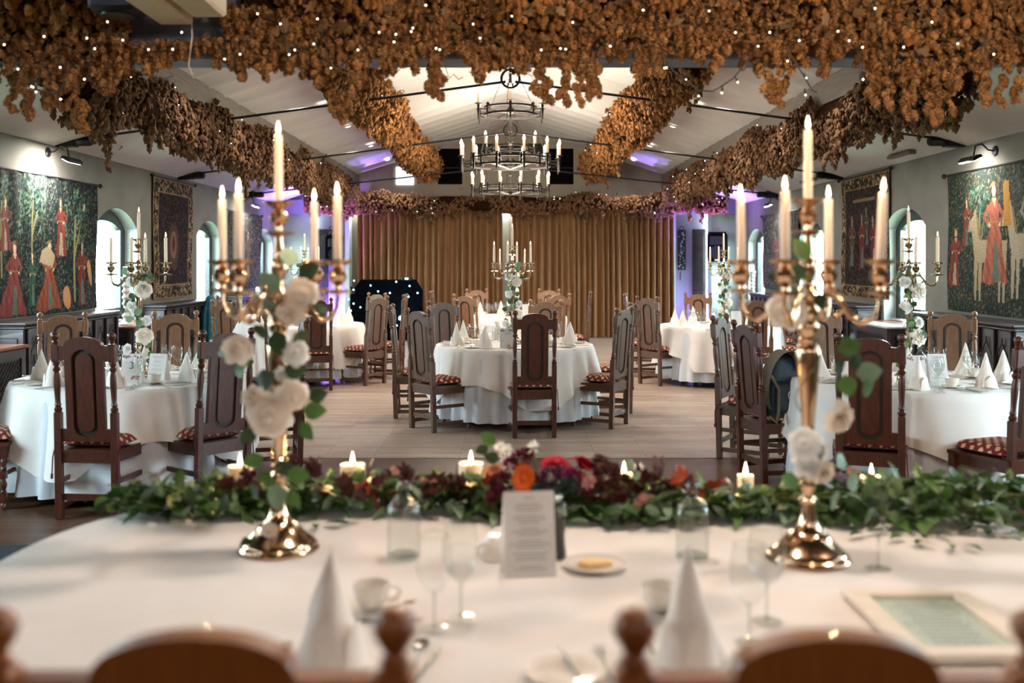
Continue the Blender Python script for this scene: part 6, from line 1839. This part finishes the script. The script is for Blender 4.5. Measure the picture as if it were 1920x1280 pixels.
# menu card with side flap
mw, mh = 0.133, 0.212
cd = MB()
cd.add([(-mw/2,0,0),(mw/2,0,0),(mw/2,0.045,mh),(-mw/2,0.045,mh)], [(0,1,2,3)]).add([(-mw/2,0.001,0),(mw/2,0.001,0),(mw/2,0.046,mh),(-mw/2,0.046,mh)], [(3,2,1,0)])
cd.add([(-mw/2,0.105,0),(mw/2,0.105,0),(mw/2,0.047,mh),(-mw/2,0.047,mh)], [(3,2,1,0)])
ml = MB(); rg = random.Random(3)
for i in range(24):
    if i in (1, 5, 9, 13, 17, 21): continue
    f = 0.93-0.86*i/24; L = mw*(0.10 if i == 0 else rg.uniform(0.18, 0.40))
    ml.add([(-L,0.045*f-0.0012,mh*f),(L,0.045*f-0.0012,mh*f),(L,0.045*(f-0.011)-0.0012,mh*(f-0.011)),(-L,0.045*(f-0.011)-0.0012,mh*(f-0.011))], [(0,1,2,3)])
place('menu_card', [part('card', cd.mesh('card', 'paper', 0)), part('print_lines', ml.mesh('print_lines', 'inkpale', 0), label='pale grey centred lines of print')], (996, 1083), 0.14, 'white folded menu card standing at the middle of the head table', 'card')
# pepper mill
place('pepper_mill', [part('body', MB().lathe([(0.019,0),(0.021,0.005),(0.018,0.03),(0.016,0.06),(0.0165,0.10),(0.015,0.115)], (0,0,0), 20).mesh('body', 'pepper', 50), label='dark peppercorns behind clear acrylic'),
    part('sleeve', MB().lathe([(0.022,0.0),(0.024,0.006),(0.020,0.035),(0.0185,0.06),(0.019,0.10),(0.017,0.12)], (0,0,0), 20, cap=False).mesh('sleeve', 'rimglass', 60)),
    part('head', MB().lathe([(0.016,0.12),(0.021,0.128),(0.023,0.14),(0.017,0.152),(0.012,0.158)], (0,0,0), 20).mesh('head', 'rimglass', 60)),
    part('knob', MB().sphere((0,0,0.167), 0.009, 12, 8).mesh('knob', 'steel', 60))], (1047, 1046), 0, 'clear pepper mill behind the menu card', 'pepper mill')
# upturned cup / creamer, cups, plate of biscuit
inv = [part('body', MB().lathe([(0.034,0),(0.036,0.003),(0.035,0.03),(0.028,0.052),(0.020,0.062),(0.018,0.066),(0.002,0.066)], (0,0,0), 20).mesh('body', 'china', 50)),
       part('handle', MB().tube([(-0.033,0,0.015),(-0.05,0,0.018),(-0.052,0,0.035),(-0.028,0,0.048)], 0.004, 6).mesh('handle', 'china', 60))]
place('milk_jug', inv, (927, 1048), 0.4, 'upturned cream china jug left of the menu card', 'jug')
def cup_set(pix, rz, side):
    p = px2(*pix)
    solo('saucer', SAUCER, p, rz, label='cream saucer under the %s tea cup on the head table' % side, cat='saucer')
    spawn('tea_cup', CUP, (p[0], p[1], p[2]+0.0085), rz, 'cream tea cup with handle at the %s place of the head table' % side, 'cup', scale=1.0)
    solo('teaspoon', SPOON, (p[0]+0.05, p[1]-0.012, p[2]+0.016), 0.0, rot=(0.05, 0, -1.2), label='teaspoon resting on the %s saucer' % side, cat='spoon', scale=0.6)
cup_set((697, 1147), 0.1, 'left'); cup_set((1238, 1150), 0.3, 'right')
p = px2(1114, 1064)
solo('side_plate', PLATE, p, 0, label='cream side plate holding a pale biscuit', cat='plate')
bt = MB().prism([(-0.045,-0.012),(-0.02,-0.026),(0.045,-0.018),(0.046,0.0),(0.012,0.024),(-0.035,0.022)], 0.007, 0.019, 'z')
solo('biscuit', bt.mesh('biscuit', 'butter', 0), p, 0.1, label='pale golden biscuit on the plate right of the menu card', cat='biscuit')
# napkin cones in front of the two near chairs
place('napkin', NAPS[0], (622, 1243), 0.5, 'tall folded napkin cone behind the left foreground chair', 'napkin', scale=1.06)
place('napkin', NAPS[1], (1290, 1238), -0.3, 'tall folded napkin cone behind the right foreground chair', 'napkin', scale=1.04)
# cutlery and side plate
for (nm, me, pix, rz, lb) in (('fork', FORK, (530, 1235), 0.1, 'dinner fork left of the left napkin cone'), ('spoon', SPOON, (783, 1232), -0.05, 'dessert spoon right of the left napkin cone'),
      ('knife', KNIFE, (803, 1245), -0.2, 'dinner knife beside the dessert spoon at left'), ('dessert_fork', FORK, (722, 1165), -1.5, 'dessert fork lying crosswise by the left cup'),
      ('fork', FORK, (1133, 1240), 0.05, 'fork left of the right foreground chair knob'), ('spoon', SPOON, (1216, 1200), 0.0, 'spoon glinting behind the right chair knob')):
    solo(nm, me, px2(*pix), rz, label=lb, cat=nm.split('_')[-1], scale=0.9)
p = px2(1060, 1268)
solo('side_plate', PLATE, p, 0, label='cream side plate at the bottom edge between the near chairs', cat='plate', scale=0.95)
solo('butter_knife', KNIFE, (p[0]+0.01, p[1]+0.04, p[2]+0.014), 0.2, label='butter knife lying on the plate at the bottom edge', cat='knife', scale=0.75)
# picture frame lying flat
x0, x1, y0, y1 = 0.805, 1.105, 2.005, 2.425
fr = MB(); w = 0.052
cx_, cy_ = (x0+x1)/2, (y0+y1)/2; a_, b_ = (x1-x0)/2, (y1-y0)/2
for (xa, xb, ya, yb) in ((-a_,a_,-b_,-b_+w), (-a_,a_,b_-w,b_), (-a_,-a_+w,-b_+w,b_-w), (a_-w,a_,-b_+w,b_-w)):
    fr.box(xa, xb, ya, yb, 0, 0.020, 0.004)
lp = MB(); rg = random.Random(8)
for i in range(13):
    y = b_-w-0.03-i*0.022; L = (a_-w)*rg.uniform(0.45, 0.8)
    lp.add([(-L,y,0.0078),(L,y,0.0078),(L,y-0.004,0.0078),(-L,y-0.004,0.0078)], [(3,2,1,0)])
spawn('framed_print', [part('frame', fr.mesh('frame', 'frame')), part('sheet', MB().box(-a_+w-0.002,a_-w+0.002,-b_+w-0.002,b_-w+0.002,0.002,0.007).mesh('sheet', 'mintpaper', 0), label='pale mint printed sheet'),
      part('print_lines', lp.mesh('print_lines', 'inkpale', 0)), part('glazing', MB().add([(-a_+w,-b_+w,0.012),(a_-w,-b_+w,0.012),(a_-w,b_-w,0.012),(-a_+w,b_-w,0.012)], [(0,1,2,3)]).mesh('glazing', 'pane', 0))],
      (cx_, cy_, TZ), 0.0, 'cream picture frame lying flat with a mint printed sheet, lower right', 'picture frame')

# ---------------------------------------------------------------- pillar candles behind the garland
def pillar(pix_x, ytop, Y, rad, label, melt=0.0):
    ztop = CH-(ytop-494)/1867*Y; h = ztop-TZ; x = (pix_x-957)/1867*Y
    pr = [(rad,0),(rad,h*0.9),(rad*0.97,h),(rad*0.88,h-0.001),(rad*0.7,h-0.010),(0.002,h-0.013)]
    wx = MB().lathe(pr, (0,0,0), 24, jag=(lambda i, j: 1+(melt*math.sin(2.0*j*2*PI/24+1) if 1 <= i <= 3 else 0)))
    spawn('pillar_candle', [part('wax', wx.mesh('wax', 'wax', 50)), part('wick', MB().tube([(0,0,h-0.014),(0.001,0,h+0.002)], 0.001, 4).mesh('wick', 'blackcloth'), sub=[
        part('flame', MB().lathe([(0.001,h-0.004),(0.006,h+0.002),(0.0075,h+0.010),(0.005,h+0.024),(0.0015,h+0.038),(0.0003,h+0.044)], (0,0,0), 10).mesh('flame', 'flame', 60))])],
        (x, Y, TZ), 0, label, 'candle', 'pillar candles along the head table')
    lamp('pillar_candle_light', 'POINT', (x, Y-0.012, ztop+0.028), 1.1, (1.0, 0.55, 0.22), 0.008)
pillar(450, 873, 3.38, 0.037, 'lit pillar candle with a melted lip, left of the left candelabrum', 0.12)
pillar(661, 870, 3.38, 0.040, 'bright lit pillar candle between the left candelabrum and the water bottle', 0.05)
pillar(883, 868, 3.38, 0.041, 'lit pillar candle left of the red roses', 0.0)
pillar(1170, 888, 3.40, 0.026, 'small lit candle behind the brown hydrangea', 0.10)
pillar(1398, 890, 3.38, 0.026, 'small lit pillar candle left of the right candelabrum', 0.05)
pillar(1634, 893, 3.36, 0.036, 'lit pillar candle right of the right candelabrum', 0.12)

# ---------------------------------------------------------------- foliage garland along the far edge of the table
rgn = np.random.default_rng(77)
def leafT(n, cen, scale):
    yaw = rgn.random(n)*2*PI; pitch = rgn.normal(size=n)*0.45+0.15; roll = rgn.normal(size=n)*0.5
    T = np.zeros((n, 3, 4))
    for i in range(n):
        Mx = Matrix.Rotation(yaw[i], 3, 'Z')@Matrix.Rotation(pitch[i], 3, 'X')@Matrix.Rotation(roll[i], 3, 'Y')
        T[i, :, :3] = np.array(Mx)*scale[i]
    T[:, :, 3] = cen
    return T
def spine(x): return 3.24 - 0.05*math.sin(x*2.1) - (0.10*max(0, x-0.9))
r = empty('leaf_garland', (0, 3.24, TZ), label='long garland of eucalyptus and ruscus leaves along the far side of the head table', cat='leaf garland')
L0 = leaf_verts(1.0, 0.46, 0.16, 4, 0.8); L1 = leaf_verts(1.0, 0.34, 0.10, 4, 0.7); L2 = leaf_verts(0.8, 0.62, 0.10, 4, 0.8)
n = 2300
X = rgn.uniform(-1.30, 1.72, n)
th = rgn.random(n)*PI
wid = 0.15+0.05*np.sin(X*5)+0.05*(X > 0.9)
wid = wid*np.clip((X+1.36)/0.22, 0.25, 1)
hgt = 0.060+0.02*np.sin(X*3.3+2)+0.05*np.exp(-((X-1.25)/0.25)**2)
rr = rgn.random(n)**0.4
sy = np.array([spine(x) for x in X])
Pc = np.stack([X, sy-3.24+np.cos(th)*rr*wid, 0.015+np.sin(th)*rr*hgt], 1)
sc = 0.055+0.04*rgn.random(n)
T = leafT(n, Pc, sc)
# turn leaves on the near rim outward and down
order = np.argsort(-(rr+0.3*(Pc[:,1] < 0)+0.15*rgn.random(n)))
ind, rest = order[:300], order[300:]
T[:, 2, 3] = np.maximum(T[:, 2, 3], 0.004)
def above(T, base):
    # keep leaf tips above the cloth
    bv = np.array(base[0]); z = np.einsum('nj,kj->nk', T[:, 2, :3], bv)+T[:, 2, 3][:, None]
    T[:, 2, 3] += np.maximum(0, 0.002-z.min(1))
above(T, L0)
pk = rgn.integers(0, 3, n)
half = rest[:len(rest)*2//3]; other = rest[len(rest)*2//3:]
link('foliage', scatter('foliage', [L0, L1, L2], T[half], pk[half], 'leaf', True), r)['kind'] = 'stuff'
link('foliage', scatter('foliage', [L0, L1, L2], T[other], pk[other], 'leaf2', True), r, None)['kind'] = 'stuff'
LM = [[MB().add(*b).mesh('leaf', m, 70) for b in (L0, L1, L2)] for m in ('leaf_o', 'leaf_m', 'leaf_g')]
for i in ind:
    c = 2 if rgn.random() < 0.3 else (0 if rgn.random() < 0.45 else 1)
    o = link('leaf', LM[c][pk[i]], r)
    o.matrix_local = Matrix([[*T[i,0]],[*T[i,1]],[*T[i,2]],[0,0,0,1]])
st = MB()
for k in range(60):
    x = rgn.uniform(-1.3, 1.7); a = rgn.uniform(-.5, .5)
    y = spine(x)-3.24
    st.tube([(x, y+rgn.uniform(-.1,.1), 0.03), (x+0.08*math.cos(a), y+0.08*math.sin(a), 0.06), (x+0.2*math.cos(a), y-0.05+0.15*math.sin(a), 0.07+rgn.random()*0.04)], 0.0018, 4)
link('stems', st.mesh('stems', 'stem', 0), r)['kind'] = 'stuff'
# loose sprigs reaching toward us at right and single fallen leaves
spr = [(1690,1010,-0.8),(1730,1018,-0.6),(1780,1026,-0.3),(1810,1028,0.2),(1660,1000,-1.2),(1705,1022,0.9),(1620,1005,-0.9),(1750,1005,0.5),(1850,1000,-0.4),(1900,1002,-0.2),(470,1006,0.4),(592,988,0.2),(610,986,1.3),(655,985,-0.7),(680,978,-1.0),(350,985,-.8),(400,990,-.5),(250,980,-.6),(190,965,-1.6)]
for (a, b, yaw) in spr:
    p = px2(a, b)
    link('leaf', LM[rg.randrange(3)][1], r, (p[0], p[1]-3.24, 0.010), (0.06, rg.uniform(-.3,.3), PI+yaw), 0.075)

# ---------------------------------------------------------------- flowers in the middle
def pom(r0, n, petal, seed, m, name, flat=0.8):
    rg_ = np.random.default_rng(seed)
    v = rg_.normal(size=(n, 3)); v[:,2] = np.abs(v[:,2])*0.9-0.25; v /= np.linalg.norm(v, axis=1)[:,None]
    T = np.zeros((n,3,4))
    for i in range(n):
        q = Vector(v[i]).to_track_quat('Y', 'Z').to_matrix()
        T[i,:,:3] = np.array(q@Matrix.Rotation(rg_.random()*6.28, 3, 'Y'))*petal*(0.8+0.4*rg_.random())
        T[i,:,3] = v[i]*r0*0.45*np.array([1,1,flat])
    return scatter(name, [leaf_verts(1.0, 0.42, 0.15, 3, 0.9)], T, np.zeros(n, int), m, True)
def gerbera(r0, m):
    mb = MB()
    for ring, (cnt, rr, up) in enumerate(((22, 1.0, 0.15), (20, 0.85, 0.35), (16, 0.6, 0.55), (12, 0.38, 0.7))):
        for i in range(cnt):
            a = 2*PI*(i+0.5*ring)/cnt; L = r0*rr; w = 0.16*r0
            c, s_ = math.cos(a), math.sin(a)
            P_ = [(0.1*r0, -w*0.4, 0.1*r0*ring), (L*0.6, -w, up*L*0.45), (L, 0, up*L), (L*0.6, w, up*L*0.45), (0.1*r0, w*0.4, 0.1*r0*ring)]
            mb.add([(x*c-y*s_, x*s_+y*c, z) for x, y, z in P_], [(0,1,2,3,4)])
    return mb.mesh('bloom', m, 0)
fl = empty('flower_centrepiece', (0.27, 3.25, TZ), label='centrepiece of crimson roses, orange daisy, burgundy and brown blooms on the garland', cat='flowers')
def F(a, b, Y=3.2): return ((a-957)/1867*Y-0.27, Y-3.25, CH-(b-494)/1867*Y-TZ)
link('moss_base', MB().sphere((0.02,0.02,0.03), 0.12, 16, 8, 0.6).xf(lambda x,y,z: (x*2.2, y*0.9, max(0.0, z))).mesh('moss_base', 'leaf_o', 60), fl)
RC = [rose_mesh(0.046, 'roser', 'rose', 20+i, 0.7) for i in range(2)]
link('rose', RC[0], fl, F(1043, 872), (0.5, 0.15, 0), 1.0); link('rose', RC[1], fl, F(1094, 868), (0.4, 0.5, 1), 0.92)
link('gerbera', gerbera(0.045, 'orange'), fl, F(982, 898, 3.12), (1.3, 0, -0.2), (0.9, 1.2, 1.2), )
link('gerbera', gerbera(0.042, 'peach'), fl, F(926, 890, 3.22), (1.2, 0, 0.3))
blooms = [(1032,895,'plum',0.034,3.14),(1056,892,'plum',0.03,3.12),(1080,898,'magenta',0.036,3.12),(1092,915,'magenta',0.026,3.10),(940,905,'burg',0.036,3.12),(930,928,'burg',0.034,3.10),(1000,905,'burg',0.03,3.16),(975,862,'burg',0.030,3.2),(988,850,'burg',0.024,3.24),
          (958,872,'magenta',0.026,3.2),(1062,918,'thistle',0.036,3.08),(1140,895,'brownp',0.045,3.14),(1120,918,'brownp',0.04,3.12),(1165,908,'brownp',0.04,3.14),(1128,872,'brownp',0.034,3.2),(1163,945,'burg',0.03,3.08),(1170,960,'burg',0.024,3.06),
          (1205,942,'pinkp',0.026,3.08),(1105,905,'pinkp',0.022,3.08),(1150,925,'brownp',0.036,3.10),(1108,880,'burg',0.026,3.2),(1010,925,'thistle',0.030,3.10)]
for i, (a, b, m, rr_, Y) in enumerate(blooms):
    link('bloom', pom(rr_*1.2, 110, rr_*0.66, 200+i, m, 'bloom'), fl, F(a, b, Y), (0.7, 0.2*((i % 3)-1), i))
for (a, b) in ((940,838),(950,845),(1000,840),(948,858),(1195,880)):
    link('white_blossom', pom(0.017, 26, 0.018, a, 'rosew2', 'white_blossom'), fl, F(a, b, 3.22), (0.6, 0, 0))
    x, y, z = F(a, b, 3.22)
    link('stem', MB().tube([(x*0.6, y*0.5, 0.06), (x*0.9, y, z*0.6), (x, y, z-0.012)], 0.0018, 4).mesh('stem', 'stem'), fl)
for (a, b, k, ry, s_) in ((928,832,1,-0.9,1.0),(936,860,0,-1.4,0.9),(915,838,0,-2.0,0.8),(1100,940,1,2.6,1.2),(1085,948,1,-2.4,1.2),(1010,935,0,2.0,1.1),(1128,925,1,2.0,1.0),(1178,882,2,0.4,0.7),(1185,895,2,1.2,0.7)):
    link('leaf', LEAF_R[k], fl, F(a, b, 3.12), (1.2, ry, 0.2), s_)
# autumn leaves and small blooms along both sides
al = empty('autumn_foliage', (0, 3.25, TZ), label='maroon and rust leaves with small blooms tucked along the garland', cat='foliage', group=None)
LR = {k: [MB().add(*[[(x*1.0, y*1.0, z) for x, y, z in lobed(s)[0]], lobed(s)[1]]).mesh('autumn_leaf', k, 0) for s in range(3)] for k in ('leaf_b', 'leaf_r')}
def G(a, b, Y=3.24): return ((a-957)/1867*Y, Y-3.25, CH-(b-494)/1867*Y-TZ)
rg = random.Random(31)
spots = [(565,868,'leaf_b'),(540,872,'leaf_b'),(590,880,'leaf_b'),(520,868,'leaf_b'),(575,895,'leaf_b'),(610,892,'leaf_b'),(715,925,'leaf_r'),(735,940,'leaf_r'),(700,938,'leaf_r'),(722,950,'leaf_r'),(640,925,'leaf_b'),(660,930,'leaf_b'),
         (770,910,'leaf_b'),(800,915,'leaf_b'),(830,918,'leaf_b'),(855,925,'leaf_b'),(760,895,'leaf_b'),(1225,905,'leaf_b'),(1235,925,'leaf_b'),(1245,940,'leaf_b'),(1215,925,'leaf_b'),(1265,900,'leaf_r'),(1285,905,'leaf_r'),(1300,930,'leaf_r'),(1275,925,'leaf_b'),(1240,890,'leaf_b'),(1315,915,'leaf_r'),(1060,940,'leaf_b'),(470,905,'leaf_b'),(440,910,'leaf_b'),(1195,915,'leaf_b'),(690,905,'leaf_b'),(890,940,'leaf_b'),(905,920,'leaf_r')]
for i, (a, b, m) in enumerate(spots):
    for q in range(2):
        link('autumn_leaf', LR[m][rg.randrange(3)], al, G(a+rg.uniform(-14,14), b+rg.uniform(-6,10), 3.16+0.05*rg.random()), (rg.uniform(0.3,1.6), rg.uniform(-1,1), rg.uniform(0,6.28)), 0.045+0.025*rg.random())
for i, (a, b, m, rr_) in enumerate(((465,893,'burg',0.028),(428,905,'burg',0.026),(478,915,'burg',0.026),(845,908,'brownp',0.034),(868,916,'brownp',0.030),(800,925,'brownp',0.028),(724,888,'plum',0.018),(740,882,'pinkp',0.016),(766,882,'thistle',0.018),(795,903,'pinkp',0.016),(812,906,'pinkp',0.014),
        (608,888,'lilacp',0.018),(288,893,'lilacp',0.016),(1576,900,'lilacp',0.024),(1590,912,'lilacp',0.022),(1602,888,'pinkp',0.022),(1488,903,'pinkp',0.026),(1478,908,'pinkp',0.02),(1330,912,'magenta',0.014),(1210,950,'pinkp',0.02),(505,900,'magenta',0.014),(1250,915,'burg',0.03),(1150,905,'burg',0.02))):
    link('bloom', pom(rr_, 50, rr_*0.7, 400+i, m, 'bloom'), al, G(a, b, 3.2), (0.8, 0, i))

# ================================================================ THINGS ROUND THE ROOM
# backpack on the chair at the right foreground table
bk = MB()
def bfn(u, v):
    a = 2*PI*u; t = v
    prof = math.sin(PI*min(0.995, max(0.005, 0.08+0.92*t)))**0.35 if t > 0.5 else 1.0
    w = 0.155*(1-0.25*t*t)*prof; d = 0.125*(1-0.35*t)*prof
    c, s_ = math.cos(a), math.sin(a)
    x = w*math.copysign(abs(c)**0.6, c); y = d*math.copysign(abs(s_)**0.7, s_)
    return (x, y, 0.455*t)
bk.grid(bfn, 32, 20)
body = bk.mesh('body', 'navy', 70)
pocket = MB().grid(lambda u, v: (0.115*(2*u-1)*(1-0.2*v), -0.125-0.045*((1-(2*u-1)**4)*(1-(2*v-1)**4))**0.5+0.03*v, 0.03+0.23*v), 14, 12).mesh('pocket', 'navy', 70)
flap = MB().grid(lambda u, v: ((0.165-0.02*v)*math.cos(PI*(1.15-1.3*u)), -0.155+0.20*v, 0.19+0.285*math.sin(PI*(1.15-1.3*u)) if True else 0), 22, 6, flip=True).mesh('flap', 'khaki', 70)
badge = MB().lathe([(0.001,0),(0.042,0)], (0,0,0), 24, cap=False).mesh('badge', 'navy', 0)
ringm = MB().lathe([(0.040,0.001),(0.046,0.002),(0.046,0)], (0,0,0), 28, cap=False).mesh('badge_ring', 'paper', 0)
letters = text_mesh('II', 0.045, 'paper')
dia = MB().add([(0,-0.0,-0.016),(0.013,0,0),(0,0,0.016),(-0.013,0,0)], [(0,1,2,3)]).mesh('diamond_patch', 'orange', 0)
strap = MB().tube([(0.12,-0.10,0.30),(0.17,-0.13,0.2),(0.16,-0.15,0.05),(0.12,-0.2,-0.02),(0.08,-0.17,0.02)], [0.014,0.014,0.012,0.012,0.01], 6).mesh('strap', 'khaki', 70)
spawn('backpack', [part('body', body), part('pocket', pocket, label='teal blue front pocket'), part('flap', flap, label='khaki top flap'), part('strap', strap), part('strap', strap, (-0.25, 0.0, 0.0)),
     part('badge_ring', ringm, (0.015, -0.172, 0.165), (PI/2, 0, 0), 'round white ring badge', [part('letters', letters, (0, 0, 0.002))]),
     part('diamond_patch', dia, (0.02, -0.176, 0.075), None, 'small orange diamond patch')],
     (1.97, 7.22, 0.462), 0.15, 'dark teal backpack with khaki flap and round white badge, sitting on a chair', 'backpack')

# draped garments
def drape(x, y, z0, z1, w, d, m, label, cat, seed, flare=1.3, name='coat', rz=0.0):
    rg_ = random.Random(seed); ph = rg_.random()*6
    def fn(u, v):
        a = 2*PI*u; t = 1-v
        k = (0.55+0.45*min(1, t*4))*(1+(flare-1)*t)
        f = 1+0.13*math.sin(9*a+ph)*t**0.5+0.06*math.sin(15*a)*t
        shoulder = 0.10*abs(math.cos(a))**1.5*(1-min(1, t*3))
        return (w/2*k*f*math.cos(a), d/2*k*f*math.sin(a), (z1-z0)*v-shoulder*0.5)
    b = MB().grid(fn, 72, 16)
    top = MB().grid(lambda u, v: (fn(u, 1)[0]*v, fn(u, 1)[1]*v, fn(u, 1)[2]*v+(z1-z0+0.015)*(1-v)), 36, 4)
    return spawn(name, [part('drape', b.mesh('drape', m, 80)), part('shoulders', top.mesh('shoulders', m, 80))], (x, y, z0), rz, label, cat)
drape(-2.92, 11.19, 0.30, 1.02, 0.36, 0.16, 'linen', 'white pleated blouse draped over a chair back at the far left table', 'garment', 3, 1.15, 'blouse')
drape(-4.52, 15.0, 0.12, 1.08, 0.24, 0.22, 'teal', 'teal coat hanging at the end of the dark ledge on the left', 'coat', 4, 1.35, 'coat')
drape(-4.30, 15.3, 0.12, 1.0, 0.24, 0.2, 'blackcloth', 'black coat hanging beside the teal coat', 'coat', 6, 1.2, 'coat')
drape(-4.25, 17.9, 0.0, 1.36, 0.44, 0.25, 'blackcloth', 'black jacket on a rounded high back seen under the far left window', 'jacket', 5, 1.05, 'jacket')
spawn('gift_bag', [part('bag', MB().prism([(-0.07,0),(0.07,0),(0.085,0.22),(-0.085,0.22)], -0.05, 0.05, 'y').mesh('bag', 'gilt', 0)), part('ribbon', MB().box(-0.015,0.015,-0.054,-0.05,0.0,0.22).mesh('ribbon', 'roser', 0), label='red ribbon'),
      part('handle', MB().tube([(-0.04,0,0.22),(-0.03,0,0.28),(0.03,0,0.28),(0.04,0,0.22)], 0.004, 5).mesh('handle', 'roser'))], (-2.12, 7.55, TABLE_Z), 0.4, 'small yellow gift bag with red ribbon on the left foreground table', 'bag')

# light of the taper flames on the head table
for (cx_, cy_, rz_) in ((-0.656, 2.82, 0.0), (0.813, 2.72, math.radians(-14))):
    lamp('taper_flame_light', 'POINT', (cx_, cy_-0.012, 0.752+0.979+0.225), 0.6, (1.0, 0.66, 0.36), 0.006)
    for k in range(4):
        a = math.radians(-20+90*k)+rz_
        lamp('taper_flame_light', 'POINT', (cx_+ARMR*math.cos(a), cy_+ARMR*math.sin(a)-0.012, 0.752+CUPZ+0.205), 0.6, (1.0, 0.66, 0.36), 0.006)
